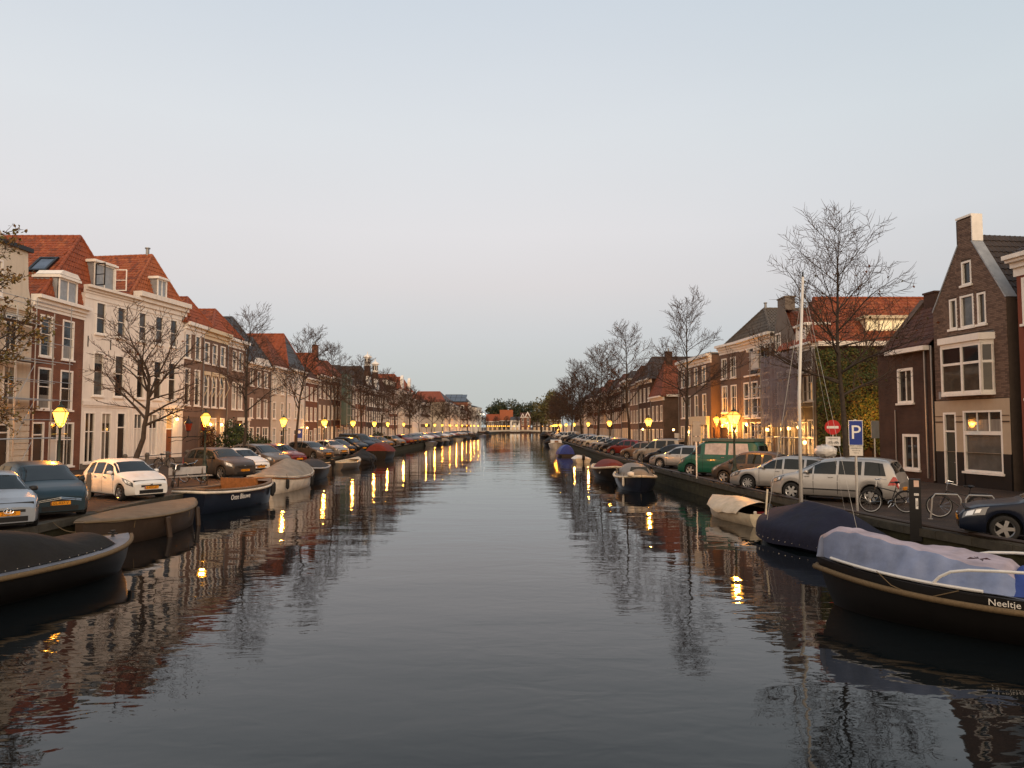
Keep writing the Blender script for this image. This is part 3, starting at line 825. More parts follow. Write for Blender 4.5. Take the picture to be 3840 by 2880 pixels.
def bay_house(label, p0, p1, H, wallm, cols, floors, rm, rise, glassr=None, setb=1.2, xr=None, corn=None, gd=(), cz=.7, roofx=None, lod=0, gw=True, mf=None, tw=.26, singles=(0, 0), cgap=0):
    """cols: [(x, w)], floors: [(z, h, nx, rows)]; gd: ground floor pieces ('door'|'win'|'shut', x, z, w, h)"""
    r, W = house_root('canal_house', label, p0, p1)
    holes = []; spec = []
    for (z, h, nx, rows) in floors:
        for (x, w) in cols: holes.append((x, z, w, h)); spec.append((nx, rows))
    hg = [q[1:] for q in gd]
    shell(r, W, 9, H, wallm, holes+hg)
    for hh, (nx, rows) in zip(holes, spec): window(r, *hh, nx=nx, rows=rows, lod=lod, glass=R.choice(M_G) if lod else [R.choice(M_G), R.choice(M_G[:3])])
    for q in gd:
        if q[0] == 'door': door(r, *q[1:], R.choice((M_DWOOD, M_DOORBR, M_BLACK)), .6)
        elif q[0] == 'win': window(r, *q[1:], nx=2, rows=(.62, .38), lod=lod)
        elif q[0] == 'lit': window(r, *q[1:], nx=2, rows=(.62, .38), lod=lod, glass=M_GLIT)
        elif q[0] == 'shut':
            _, x, z, w, h = q; mb = MB()
            n = max(2, int(w/.55))
            for i in range(n): mb.box(x+w*i/n+.01, x+w*(i+1)/n-.01, .03, .1, z, z+h)
            mb.build('door_panel', M_TAUPE2, r)
    if cz: cornice(r, W, H-cz+.05, H+.08, corn, .45)
    if p0[1] < 200 and p1[1] < 200: downpipe(r, W-.09 if p0[0] < 0 else .09, H-cz)
    if rm: hip_roof(r, (roofx or (0, W))[1], 10, H, rise, rm, setb, x0=(roofx or (0, W))[0], xr=xr, mf=mf, tw=tw, singles=singles)
    return r, W
sash = (.55, .45)
r, W = bay_house('taupe house with white cornice and double panel garage door beside the white house', (-25.9, 58.34), (-25.9, 61.9), 11.0, M_TAUPE, [(.05, 1.05), (1.95, 1.05)], [(8.2, 2.0, 1, sash), (4.45, 2.95, 1, (.6, .4))], M_TILE_O, 2.5, xr=3.0, roofx=(-.2, 5.5), gd=(('shut', .15, .3, 2.9, 3.2),), cz=.8, singles=(150, 0))
mb = MB(); mb.box(0, W, -.03, 0, 10.2, 10.75) ; mb.build('frieze', M_WHITE, r)
chimney(r, .5, 6.5, 12.2, 14.2, .8, .6, M_BRICK_R)
r, W = bay_house('taupe house with yellow cornice, middle floor awnings and a red climber', (-25.9, 61.94), (-25.9, 67.2), 11.0, M_TAUPE2, [(.15, 1.05), (1.85, 1.05), (3.6, 1.1)], [(8.1, 1.8, 1, sash), (4.4, 2.95, 1, (.6, .4))], M_TILE_O, 2.4, xr=5.2, roofx=(1.2, 7), gd=(('lit', .35, .3, 2.6, 3.2), ('lit', 3.85, .3, .95, 3.2)), corn=M_CREAM, cz=.9, singles=(100, 0))
for i, (x, w) in enumerate([(.15, 1.05), (1.85, 1.05), (3.6, 1.1)]):
    mb = MB(); mb.box(x-.05, x+w+.05, -.18, -.035, 7.1, 7.4)
    o = mb.build('awning_box', M_CREAM, r)
    mb = MB()
    for xx in (x+.03, x+w-.03): mb.tube([(xx, -.15, 7.1), (xx, -.45, 6.2), (xx, -.06, 5.3)], .025, 4)
    mb.build('awning_arm', M_CREAM, o)
r, W = bay_house('taupe house of two bays with a small white porch beside the bushes', (-25.9, 67.24), (-25.9, 71.8), 10.8, M_TAUPE, [(1.15, 1.05), (2.7, 1.1)], [(8.0, 1.85, 1, sash), (4.35, 2.55, 2, (.6, .4))], M_SLATE, 2.5, xr=4.0, roofx=(.5, 5.5), gd=(('win', .5, 1.0, .9, 2.4), ('door', 3.0, .1, 1.1, 3.0)), cz=.8)
k = MB(); k.box(2.7, 4.4, -.7, 0, 3.3, 3.6); k.box(2.75, 2.9, -.6, -.45, 0, 3.3); k.box(4.2, 4.35, -.6, -.45, 0, 3.3); k.build('porch', M_WHITE, r)
r, W = bay_house('low brown house with white pediment and grey slate roof behind the first bare tree', (-25.9, 71.84), (-25.8, 79.0), 9.0, M_TAUPE, [(1.2, .9), (3.2, 1.05), (5.2, 1.05)], [(6.8, 1.6, 1, sash), (3.6, 2.0, 2, sash)], M_SLATE, 2.9, xr=4.2, setb=1.0, gd=(('win', .8, .5, 1.6, 2.2), ('door', 3.2, .1, 1.0, 2.6), ('win', 4.9, .5, 1.8, 2.2)), cz=.5, lod=0)
k = MB(); k.prism([(1.6, 9.05), (6.6, 9.05), (5.6, 9.7), (2.6, 9.7)], -.25, .15); k.build('pediment', M_WHITE, r)

# further along the left bank: (y0, y1, wall height, wall, roof, rise, floors, words)
LB = [
 (79.0, 84.5, 9.2, M_PLASTER_C, M_TILE_O3, 3.6, 3, 'cream house with dark orange roof'),
 (84.5, 92.0, 9.4, M_PLASTER_W, M_TILE_O, 4.4, 3, 'white shop house with long orange roof and slate hip'),
 (92.0, 98.0, 8.8, M_BRICK_R, M_TILE_RB, 2.4, 3, 'red brick house with many white sashes'),
 (98.0, 105.0, 9.6, M_TAUPE2, M_TILE_O, 3.2, 3, 'brown house with orange roof and tall brick chimney'),
 (105.0, 113.0, 9.8, M_BRICK_R, M_TILE_O3, 2.6, 3, 'red brick house behind green netting'),
 (113.0, 121.0, 9.2, M_BRICK_B, M_TILE_D, 3.2, 3, 'dark brick house with dark tiled roof'),
 (121.0, 130.0, 9.6, M_BRICK_R, M_TILE_D, 3.0, 3, 'brick house with dark roof and white window bands'),
 (130.0, 137.0, 9.4, M_BRICK_D, M_TILE_D, 4.2, 3, 'dark house with tall white turret on its gable'),
 (137.0, 145.0, 9.4, M_BRICK_D, M_TILE_D, 4.0, 3, 'dark house with shorter white turret on its gable'),
 (145.0, 153.0, 9.6, M_TAUPE, M_TILE_RB, 2.6, 3, 'taupe house with red-brown roof'),
 (153.0, 163.0, 10.5, M_BRICK_R, M_TILE_RB, 2.6, 4, 'brick house with broad white dormers'),
 (163.0, 172.0, 11.0, M_PLASTER_C, M_TILE_O, 3.6, 4, 'cream house with steep orange roof'),
 (172.0, 182.0, 11.0, M_BRICK_B, M_TILE_O, 3.6, 4, 'brown brick house with orange roof and scrolled white gable'),
 (182.0, 196.0, 9.5, M_PLASTER_W, M_TILE_O2, 3.0, 3, 'pale house with low orange roof'),
 (196.0, 214.0, 9.2, M_BRICK_B, M_TILE_RB, 2.6, 3, 'brown brick house with red-brown roof'),
 (218.0, 240.0, 10.0, M_PLASTER_C, M_TILE_O, 3.6, 4, 'long cream block with broad red roof'),
 (240.0, 262.0, 9.5, M_PLASTER_C, M_SLATE, 2.0, 3, 'cream house with pale parapet below the brick block'),
 (262.0, 292.0, 8.5, M_BRICK_B, M_TILE_RB, 2.2, 3, 'brown brick terrace in front of the tall block'),
 (296.0, 316.0, 12.6, M_BRICK_R, M_SLATE, 3.4, 4, 'tall red brick block with solar panels on its roof'),
 (330.0, 345.0, 11.4, M_PLASTER_W, M_SLATE, 1.0, 4, 'white flat block near the bridge'),
]
def lfx(y): return interp([(79, -25.8), (150, -25.6), (214, -23.6), (218, -19.8), (245, -18.7), (292, -17.6), (316, -17.4), (345, -14.2)], y)
for i, (y0, y1, H, wm, rm, rise, nf, words) in enumerate(LB):
    p0, p1 = (lfx(y0), y0+.04), (lfx(y1), y1)
    W = hypot(p1[0]-p0[0], p1[1]-p0[1])
    n = max(2, int(W/1.9)); ww = 1.0 if y0 < 200 else 1.15
    cols = [(W*(k+.5)/n-ww/2, ww) for k in range(n)]
    fh = (H-1.0)/nf
    floors = [(.6+fh*k+.25, fh*(.68 if k else .7), 1 if y0 > 140 else R.choice((1, 2)), sash) for k in range(1, nf)]
    gd = []
    for k, (x, w) in enumerate(cols):
        gd.append((('door' if y0 < 130 and k == n//2 else R.choice(('win', 'win', 'lit'))), x-.1, .5 if k != n//2 else .25, w+.2, fh*.78))
    gd = [('win' if (q[0] == 'door' and y0 > 130) else q[0], *q[1:]) for q in gd]
    r, W = bay_house(words + ', %s house on the left bank' % ORD[i+7], p0, p1, H, wm, cols, floors, rm, rise, lod=1, gd=gd, cz=.6, tw=.5, mf=M_SLATE if i in (1, 15) else None, setb=1.6 if y0 < 190 else 3.0)
    if i == 3: chimney(r, W*.95, 2.2, H+1.4, H+4.6, .9, .7, M_BRICK_R)
    if i == 1:
        sk = dormer(r, .2, 2.6, H+1.0, 1.2, 1.0, 1.2, M_TILE_D, nx=1, glass=M_GBLUE)
    if i in (7, 8):      # white turret chimneys over ornate gables
        zt = H+(6.0 if i == 7 else 5.4); xc = W*.45
        mb = MB(); mb.prism([(xc-1.9, H), (xc+1.9, H), (xc+1.4, H+1.4), (xc+.8, H+2.4), (xc-.8, H+2.4), (xc-1.4, H+1.4)], -.08, .5); g = mb.build('ornate_gable', M_WHITE, r)
        for (a, b) in ((-.9, .3), (.1, 1.3), (-.35, 1.5)):
            w_ = MB(); w_.box(xc+a, xc+a+.65, -.12, -.085, H+.3+(b > 1.2), H+1.1+(b > 1.2)*.7); w_.build('window', M_G[0], g)
        mb = MB(); mb.box(xc-.55, xc+.55, -.05, .9, H+2.4, zt-1.7); mb.build('turret_stem', M_BRICK_D, r)
        mb = MB(); mb.lathe([(.75, 0), (.75, .12), (.55, .14), (.55, 1.5), (.8, 1.52), (.8, 1.66), (.45, 1.95), (.08, 2.2), (.05, 2.6)], 8, (xc, .42, zt-1.75)); t = mb.build('turret', M_WHITE, r)
        for k in range(8):
            a = 2*pi*(k+.5)/8; q = MB(); T = Matrix.Translation((xc, .42, zt-1.75)) @ Matrix.Rotation(a, 4, 'Z')
            q.box(.515, .535, -.13, .13, .4, 1.3, 0, T); q.build('turret_opening', M_BLACK, t)
    if i in (11, 12):
        mb = MB(); xc = W*.7; mb.prism([(xc-1.6, H), (xc+1.6, H), (xc+.9, H+1.3), (xc+.7, H+2.6), (xc+.45, H+3.1), (xc, H+3.5), (xc-.45, H+3.1), (xc-.7, H+2.6), (xc-.9, H+1.3)], -.1, .5); mb.build('scrolled_gable', M_WHITE, r)
    if i == 10:
        for x in (1.5, 4.5, 7.2): dormer(r, x, .4, H+.2, 1.5, 1.6, 1.2, M_WHITE, nx=2)
    if i == 18:
        # solar panels on the roof slope towards the camera, white framed window in the brick end wall
        u_ = Vector((0, -1, 0)); v_ = Vector((W/2+.25, 0, 3.4)); A_ = Vector((-.25, 10, H)); n_ = u_.cross(v_.normalized())
        for k in range(4):
            for q_ in range(2):
                a0, b0 = .4+2.2*k, .08+.46*q_
                P_ = lambda a, b: tuple(A_+u_*a+v_*b+n_*.12)
                m_ = MB(); m_.quad(P_(a0, b0), P_(a0+2.05, b0), P_(a0+2.05, b0+.43), P_(a0, b0+.43)); m_.build('solar_panel', mat('solar_panel', (.012, .016, .03), .15, .3, var=0), r)
        m_ = MB(); m_.box(-.08, -.02, 1.6, 3.0, 8.6, 11.4); f_ = m_.build('window', M_WHITE, r)
        m_ = MB(); m_.box(-.1, -.085, 1.85, 2.75, 8.85, 11.15); m_.build('pane', M_G[0], f_)

# ---------------------------------------------------------------- right bank houses (near to far)
# red painted house at the right edge
r, W = house_root('canal_house', 'red painted house with broad white cornice at the right edge', (21.3, 30.96), (22.3, 24.5))
holes = [(.25, 7.0, 1.1, 1.95), (2.2, 7.0, 1.1, 1.95), (4.2, 7.0, 1.1, 1.95), (.3, 3.9, 1.25, 2.5), (2.3, 3.9, 1.25, 2.5), (4.3, 3.9, 1.25, 2.5), (.35, .75, 1.4, 2.8), (2.4, .75, 1.4, 2.8), (4.5, .2, 1.2, 3.2)]
shell(r, W, 9, 9.9, M_REDPL, holes)
for h in holes[:8]: window(r, *h, glass=[M_G[2], M_G[1]], rows=(.58, .42), cw=.14)
door(r, *holes[8], M_DWOOD, .7)
mb = MB()
for i, (a, b, o) in enumerate(((9.05, 9.4, .06), (9.4, 9.62, .2), (9.62, 9.74, .42), (9.74, 9.92, .56))): mb.box(-.1-.02*i, W+.2, -o, .1, a, b-.002)
mb.build('cornice', M_WHITE, r)
gable_roof_along(r, W, 9, 9.95, 3.0, M_TILE_D)

# brick gable house: bricks, bay window, shop front
r, W = house_root('gable_house', 'grey-brown brick gable house with white bay window and beige shop front', (20.6, 36.3), (21.3, 31.0))
outer = [(.3, 0), (4.8, 0), (4.8, 8.3), (4.35, 9.0), (2.98, 11.15), (2.98, 12.35), (2.12, 12.35), (2.12, 11.15), (.75, 8.95), (.3, 8.3)]
hw = [(2.26, 9.25, .62, 1.1), (1.4, 7.32, .5, 1.42), (2.1, 7.3, .85, 1.48), (3.15, 7.32, .52, 1.42)]
hb = (1.1, 4.25, 2.85, 2.4)
hd = (.8, .05, .85, 3.35); hs = (2.1, .7, 2.3, 2.75)
mb = MB(); front_wall(mb, outer, hw+[hb, hd, hs], rv=.16)
mb.quad((.3, 9, 0), (.3, 0, 0), (.3, 0, 8.3), (.3, 9, 8.3)); mb.quad((4.8, 0, 0), (4.8, 9, 0), (4.8, 9, 8.3), (4.8, 0, 8.3))
mb.build('wall', M_MORTAR, r)
# separate bricks from the beige front up to the top of the gable
def gx(z):   # half-extent of the gable at height z
    if z < 8.3: return (.3, 4.8)
    if z > 11.15: return (2.12, 2.98)
    t = (z-8.3)/(11.15-8.3); return (.3+(2.12-.3)*t, 4.8-(4.8-2.98)*t)
bricks = []
ch, bl = .0775, .232
nrow = int((12.3-4.0)/ch)
for i in range(nrow):
    z = 4.0+i*ch; x0, x1 = gx(z+ch)
    x = x0 - (bl/2 if i % 2 else 0)
    while x < x1:
        a, b = max(x, x0)+.005, min(x+bl, x1)-.005
        segs = [(a, b)]
        for (hx, hz, hw_, hh) in hw+[(hb[0]-.1, hb[1]-.05, hb[2]+.2, hb[3]+.4)]:
            if hz-.02 < z+ch and z < hz+hh+.02:
                ns = []
                for (p, q) in segs:
                    if q <= hx or p >= hx+hw_: ns.append((p, q)); continue
                    if p < hx-.03: ns.append((p, hx))
                    if q > hx+hw_+.03: ns.append((hx+hw_, q))
                segs = ns
        for (p, q) in segs:
            if q-p > .04: bricks.append((p, q, z))
        x += bl
full = [k for k in bricks if abs(k[1]-k[0]-(bl-.01)) < 1e-4]
near = sorted(full, key=lambda k: abs(k[2]-7.0)*0.6+abs(k[0]-3.4))[:300]
ns = set(near)
bm_ = MB(); bm_.box(0, bl-.01, -.028, .0, .005, ch-.007); bme = bm_.mesh('brick', M_BRICK_G)
for (p, q, z) in near:
    o = put('brick', bme, r, (p, R.uniform(-.004, .003), z))
    if R.random() < .4: paint(o, M_BRICK_G2)
st = MB()
for k in bricks:
    if k in ns: continue
    p, q, z = k; e = R.uniform(-.004, .003)
    st.box(p, q, -.028+e, 0.0, z+.005, z+ch-.002-.005, 1 if R.random() < .4 else 0)
o = st.build('brickwork', [M_BRICK_G, M_BRICK_G2], r); o['kind'] = 'stuff'
for i, h in enumerate(hw): window(r, *h, rows=(1.0,), cw=.09, glass=[M_G[0], M_G[1], M_G[2], M_G[1]][i])
# bay window
mb = MB(); bx0, bx1, by, bz0, bz1 = 1.05, 4.0, -.42, 4.25, 6.45
pts = [(bx0, 0), (bx0+.28, by), (bx1-.28, by), (bx1, 0)]
bay = MB()
def post(x, y, w=.05): bay.box(x-w, x+w, y-w, y+w, bz0, bz1)
for (x, y) in pts[1:3]: post(x, y, .055)
post(bx0+.03, -.03, .05); post(bx1-.03, -.03, .05); post(2.62, by, .06)
for (za, zb) in ((bz0, bz0+.1), (bz1-.1, bz1), (5.55, 5.66)):
    for (a, b) in zip(pts, pts[1:]):
        A_, B_ = Vector((*a, 0)), Vector((*b, 0)); dd = (B_-A_).normalized(); nn = Vector((dd.y, -dd.x, 0))*.045
        q = [A_+nn, B_+nn, B_-nn, A_-nn]
        i0 = len(bay.v); bay.v += [(p.x, p.y, za) for p in q]+[(p.x, p.y, zb) for p in q]
        for f in ((0,1,2,3),(7,6,5,4),(1,0,4,5),(2,1,5,6),(3,2,6,7),(0,3,7,4)): bay.f.append(tuple(i0+k for k in f)); bay.mi.append(0)
bw = bay.build('bay_window', M_WHITE, r)
for (a, b) in ((pts[0], pts[1]), (pts[1], (2.62, by)), ((2.62, by), pts[2]), (pts[2], pts[3])):
    for (za, zb, gm) in ((bz0+.1, 5.55, M_G[1]), (5.66, bz1-.1, M_G[0])):
        p = MB(); p.quad((*a, za), (*b, za), (*b, zb), (*a, zb)); p.build('pane', gm, bw)
k = MB()
for (za, zb, o) in ((bz0-.12, bz0-.002, .08), (bz1+.002, bz1+.12, .06), (bz1+.122, bz1+.42, .16)):
    q = [(bx0-o, .02), (bx0+.28-o*.6, by-o), (bx1-.28+o*.6, by-o), (bx1+o, .02)]
    i0 = len(k.v); k.v += [(x, y, za) for x, y in q]+[(x, y, zb) for x, y in q]
    for f in ((3,2,1,0),(4,5,6,7),(0,1,5,4),(1,2,6,5),(2,3,7,6),(3,0,4,7)): k.f.append(tuple(i0+j for j in f)); k.mi.append(0)
    k.build('bay_sill' if zb < 5 else 'bay_cornice', M_WHITE, bw); k = MB()
# beige ground floor
sf = MB()
M_BEIGE = mat('beige_plaster', (.42, .33, .235), .7, var=.06, scale=2, dirt=.15)
front_wall(sf, [(.26, 1.55), (4.84, 1.55), (4.84, 3.95), (.26, 3.95)], [(hd[0], 1.56, hd[2], hd[3]-1.51), (hs[0], 1.56, hs[2], hs[1]+hs[3]-1.56)], rv=.1)
o = sf.build('shop_front', M_BEIGE, r); o.location = (0, -.07, 0)
for (a, b, zz) in ((.28, hd[0], 1.55), (hd[0]+hd[2], hs[0], 1.55), (hs[0]+hs[2], 4.82, 1.55), (hs[0]+.001, hs[0]+hs[2]-.001, .68)):
    sf = MB(); sf.box(a, b, -.09 if zz > 1 else -.06, -.001, 0, zz); sf.build('plinth', M_BLACK, r)
mb = MB()
for (a, b) in ((.3, hd[0]-.02), (hd[0]+hd[2]+.02, hs[0]-.02), (hs[0]+hs[2]+.02, 4.8)):
    mb.box(a, b, -.1, -.072, 2.92, 2.98); mb.box(a, b, -.1, -.072, 3.2, 3.23)
mb.build('plaster_band', M_DWOOD, r)
window(r, hs[0], hs[1], hs[2], hs[3]*.64, nx=1, rows=(1.0,), cw=.1, sill=True, glass=[mat('frosted_pane', (.10, .095, .088), .22, var=.25, scale=2, coat=.2)], yo=-.05)
window(r, hs[0], hs[1]+hs[3]*.64+.002, hs[2], hs[3]*.36-.002, nx=3, rows=(1.0,), cw=.08, sill=False, glass=[M_G[1], M_G[0], M_G[1]], yo=-.052)
door(r, *hd, mat('dark_green_door', (.04, .045, .04), .35), .85, glass=M_G[1], y=-.04)
# gable copings
mb = MB()
def bar2(a, b, w, d0, d1):
    A_, B_ = Vector((a[0], 0, a[1])), Vector((b[0], 0, b[1])); u_ = (B_-A_).normalized(); n_ = Vector((-u_.z, 0, u_.x))*w
    q = [A_-n_, B_-n_, B_+n_, A_+n_]; mb.prism([(p.x, p.z) for p in q], d0, d1)
bar2((4.82, 8.3), (2.98, 11.2), .03, -.06, .5); bar2((.28, 8.3), (2.12, 11.2), -.03, -.06, .5)
mb.build('gable_coping', M_LEAD, r)
mb = MB(); mb.box(2.06, 3.04, -.08, .5, 12.35, 12.45); mb.box(2.985, 3.04, -.04, .5, 11.2, 12.35); mb.build('gable_cap', M_WHITE, r)
mb = MB(); mb.box(2.0, 2.98, .003, .48, 11.1, 12.34); mb.build('gable_top', M_MORTAR, r)
roof_plane(r, (.3, 9, 8.2), (.3, .4, 8.2), (2.55, .4, 11.6), (2.55, 9, 11.6), M_TILE_D); roof_plane(r, (4.8, .4, 8.2), (4.8, 9, 8.2), (2.55, 9, 11.6), (2.55, .4, 11.6), M_TILE_D)
k = MB(); k.box(.55, .7, -.06, -.03, 4.05, 4.4); k.build('vent_cover', M_LEAD, r)
k = MB(); k.tube([(.12, -.08, 6.7), (.12, -.08, .1)], .05, 6); k.build('downpipe', M_GUT, r)
mb = MB()
for a, b in (((1.0, 7.0), (4.1, 7.02)),): mb.tube([(a[0], -.05, a[1]-.1), (b[0], -.05, b[1]-.1)], .015, 4)
mb.build('cable', M_LEAD, r)

# dark brick corner house
r, W = house_root('canal_house', 'dark brown brick corner house with two white casement windows', (20.15, 40.7), (20.57, 36.34))
holes = [(1.75, 3.95, 1.3, 1.8), (2.05, .55, 1.35, 1.8)]
outer = [(0, 0), (W, 0), (W, 6.6), (.9, 6.6), (0, 6.6)]
shell(r, W, 8, 6.6, M_BRICK_D, holes, outer)
for h in holes: window(r, *h, nx=2, rows=(1.0,), cw=.14, glass=[M_G[0], M_G[1]])
roof_plane(r, (.5, -.2, 6.6), (W+.02, -.2, 6.6), (W+.02, 2.6, 9.4), (.5, 2.6, 9.4), M_TILE_RB, tw=.26, singles=160)
roof_plane(r, (W, 5.4, 6.6), (.3, 5.4, 6.6), (.3, 2.6, 9.4), (W, 2.6, 9.4), M_TILE_RB)
mb = MB(); mb.prism([(-.001, 0), (.001, 0), (.001, .1)], 0, .1)
g = MB()
g.poly([(.0, -.05, 6.6), (.5, -.05, 6.6), (.5, 2.6, 9.75), (.0, 2.6, 9.75)]); g.poly([(.5, -.05, 6.4), (.5, 5.3, 6.4), (.5, 2.6, 9.75)]); g.poly([(0, 5.3, 6.4), (0, -.05, 6.4), (0, 2.6, 9.75)]); g.poly([(0, 2.6, 9.75), (.5, 2.6, 9.75), (.5, 5.3, 6.6), (0, 5.3, 6.6)])
g.build('gable_parapet', M_BRICK_B, r)
k = MB(); k.box(1.3, W+.1, -.42, -.1, 6.5, 6.72); k.build('gutter', M_WHITE, r)
k = MB(); k.tube([(W-.25, -.12, 6.5), (W-.25, -.1, .2)], .05, 6); k.tube([(1.55, -.06, 3.6), (1.55, -.06, 0)], .04, 6); k.build('downpipe', M_GUT, r)
chimney(r, 1.2, 2.6, 9.0, 9.9, .9, .6, M_BRICK_D, False)

# ivy corner house: ridge runs back from the canal, ivy side wall faces the camera
r, W = house_root('corner_house', 'corner house with orange roof, ivy covered side wall and yellow lit dormer', (19.3, 50.1), (19.3, 47.0))
holes = [(.2, 4.4, 1.0, 2.2), (1.7, 4.4, 1.0, 2.2), (.2, .7, 1.0, 2.5), (1.7, .7, 1.0, 2.5)]
shell(r, W, 11, 8.0, M_GREYPL, holes, side=M_BRICK_D)
for h in holes: window(r, *h, nx=2, glass=[M_G[1], M_GLIT, M_G[0], M_G[1]])
cornice(r, W, 7.7, 8.15, out=.45)
k = MB(); k.box(W+.01, W+.34, .1, 11, 7.85, 8.15); k.build('side_gutter', M_WHITE, r)
# main roof: near slope (facing -Y world = +x local), front hip
rz_ = 11.5; xr_ = W-3.2
A, B, C, D_ = (W+.25, -.25, 8.1), (W+.25, 11, 8.1), (xr_, 11, rz_), (xr_, 1.3, rz_)
roof_plane(r, A, B, C, D_, M_TILE_O, singles=300)
roof_plane(r, (-3.0, -.25, 8.1), (W+.25, -.25, 8.1), (xr_+.01, 1.3, rz_), (-3.0, 1.8, 10.7), M_TILE_O, singles=60)
roof_plane(r, (-3.2, 11, 8.1), (-3.2, -.1, 8.1), (xr_, 1.3, rz_), (xr_, 11, rz_), M_TILE_O)
ridge_tiles(r, D_, C, M_TILE_O); ridge_tiles(r, A, D_, M_TILE_O3)
# dormer in the near slope, facing the camera side
dm = MB(); dx = W-.55; d0, d1, dz0, dz1 = 3.5, 6.2, 7.95, 9.7
fr = MB()
fr.box(dx-.06, dx+.04, d0, d0+.12, dz0, dz1); fr.box(dx-.06, dx+.04, d1-.12, d1, dz0, dz1); fr.box(dx-.06, dx+.04, d0+.12, d1-.12, dz1-.12, dz1); fr.box(dx-.06, dx+.04, d0+.12, d1-.12, dz0, dz0+.12)
for yy in (d0+.9, d0+1.8): fr.box(dx-.05, dx+.03, yy-.05, yy+.05, dz0+.12, dz1-.12)
fr.box(dx-1.6, dx+.2, d0-.15, d1+.15, dz1, dz1+.2)
dw = fr.build('dormer', M_CREAM, r)
p = MB(); p.quad((dx, d0+.12, dz0+.12), (dx, d1-.12, dz0+.12), (dx, d1-.12, dz1-.12), (dx, d0+.12, dz1-.12)); p.build('pane', mat('lit_blind', (.7, .6, .4), .6, emit=(1, .75, .38), estr=.55), dw)
p = MB(); p.poly([(dx, d0, dz0), (dx, d0, dz1), (dx-1.7, d0, dz1)]); p.poly([(dx, d1, dz0), (dx-1.7, d1, dz1), (dx, d1, dz1)]); p.build('dormer_cheek', M_CREAM, dw)
dormer(r, .35, -.1, 8.15, 1.6, 1.2, 1.6, M_WHITE, nx=2, glass=M_G[1])

# grey chimney-gable house, netted
r, W = house_root('canal_house', 'narrow grey rendered house with chimney on its gable behind scaffold netting', (19.3, 54.3), (19.3, 50.14))
holes = [(.3, 8.0, 1.1, 1.5), (2.4, 4.4, 1.1, 2.3), (.5, 4.4, 1.1, 2.3), (.4, .5, 1.2, 2.7), (2.4, .5, 1.2, 2.7)]
outer = [(0, 0), (W, 0), (W, 8.8), (2.2, 11.2), (.9, 11.2), (0, 9.4)]
shell(r, W, 9, 8.8, M_GREYPL, holes, outer)
for h in holes: window(r, *h, nx=2, glass=[M_G[0], M_G[1]])
chimney(r, 1.5, .4, 11.0, 11.9, 1.5, .7, M_GREYPL, False)
roof_plane(r, (W, .2, 8.7), (W, 9, 8.7), (1.5, 9, 11.0), (1.5, .2, 11.0), M_TILE_O3); roof_plane(r, (0, 9, 8.9), (0, .2, 8.9), (1.5, .2, 11.0), (1.5, 9, 11.0), M_TILE_G)

# brown house with window hoists
r, W = house_root('canal_house', 'dark brown house with white bracketed cornice and shoring bars across its windows', (18.85, 61.0), (19.3, 54.34))
holes = [(2.3, 7.0, 1.25, 1.9), (4.35, 7.0, 1.25, 1.9), (2.3, 3.6, 1.25, 2.7), (4.4, 3.6, 1.25, 2.7), (.7, 3.6, 1.1, 2.7)] + [(1.9, .3, 1.0, 2.8), (3.3, .8, 1.2, 2.3), (4.9, .3, 1.1, 2.8), (.4, .8, 1.1, 2.3)]
shell(r, W, 9, 9.5, M_TAUPE2, holes)
for i, h in enumerate(holes): window(r, *h, nx=2 if i < 2 else 1, rows=(1.0,) if i < 2 else (.6, .4), frame=M_BLACK if i < 2 else M_WHITE, glass=[M_G[2], M_G[1]] if i < 6 else [M_GLIT, M_G[1]])
cornice(r, W, 8.9, 9.75, out=.55, steps=4)
mb = MB()
for x in (2.1, 3.5, 4.2, 5.6): mb.box(x, x+.18, -.3, -.05, 8.65, 8.9)
mb.build('cornice_bracket', M_WHITE, r)
mb = MB()
for z in (3.35, 4.9, 6.7): mb.box(1.2, 6.3, -.2, -.1, z, z+.12)
for x in (2.2, 2.8, 3.6, 4.3, 5.0, 5.6): mb.box(x, x+.08, -.2, -.1, 5.03, 5.9)
mb.build('shoring_bar', M_WHITE, r)
hip_roof(r, W+4, 11, 9.5, 2.7, M_TILE_G, 1.3, x0=-4.0, xr=2.0, singles=(0, 0))
k = MB(); k.lathe([(.12, 0), (.1, .4), (.15, .42), (.15, .5)], 8, (2.0, 1.4, 12.2)); k.build('roof_finial', M_GUT, r)
k = MB(); k.box(2.1, 3.5, -.5, -.42, 7.1, 8.4) ; k.build('sign_board', mat('site_board', (.6, .56, .5), .6), r).location = (2.4, -.4, 0)

r, W = house_root('canal_house', 'brown brick house of two bays with plain white cornice beside the lit alley', (18.2, 64.6), (18.84, 61.04))
holes = [(.3, 6.85, 1.0, 1.75), (1.95, 6.85, 1.0, 1.75), (.3, 3.95, 1.05, 2.3), (1.95, 3.95, 1.05, 2.3), (.3, .6, 1.15, 2.5), (2.0, .1, 1.0, 3.0)]
shell(r, W, 9, 9.6, M_TAUPE2, holes)
for h in holes[:5]: window(r, *h, nx=2, glass=[M_G[1], M_G[0]])
door(r, *holes[5], M_DWOOD, .6)
cornice(r, W, 8.95, 9.75, out=.5, steps=4)
mb = MB(); mb.quad((-.02, 0, 6.5), (-.02, 0, 9.4), (-.02, 6, 9.4), (-.02, 6, 6.5)); mb.build('tile_hanging', M_TILE_RB, r)

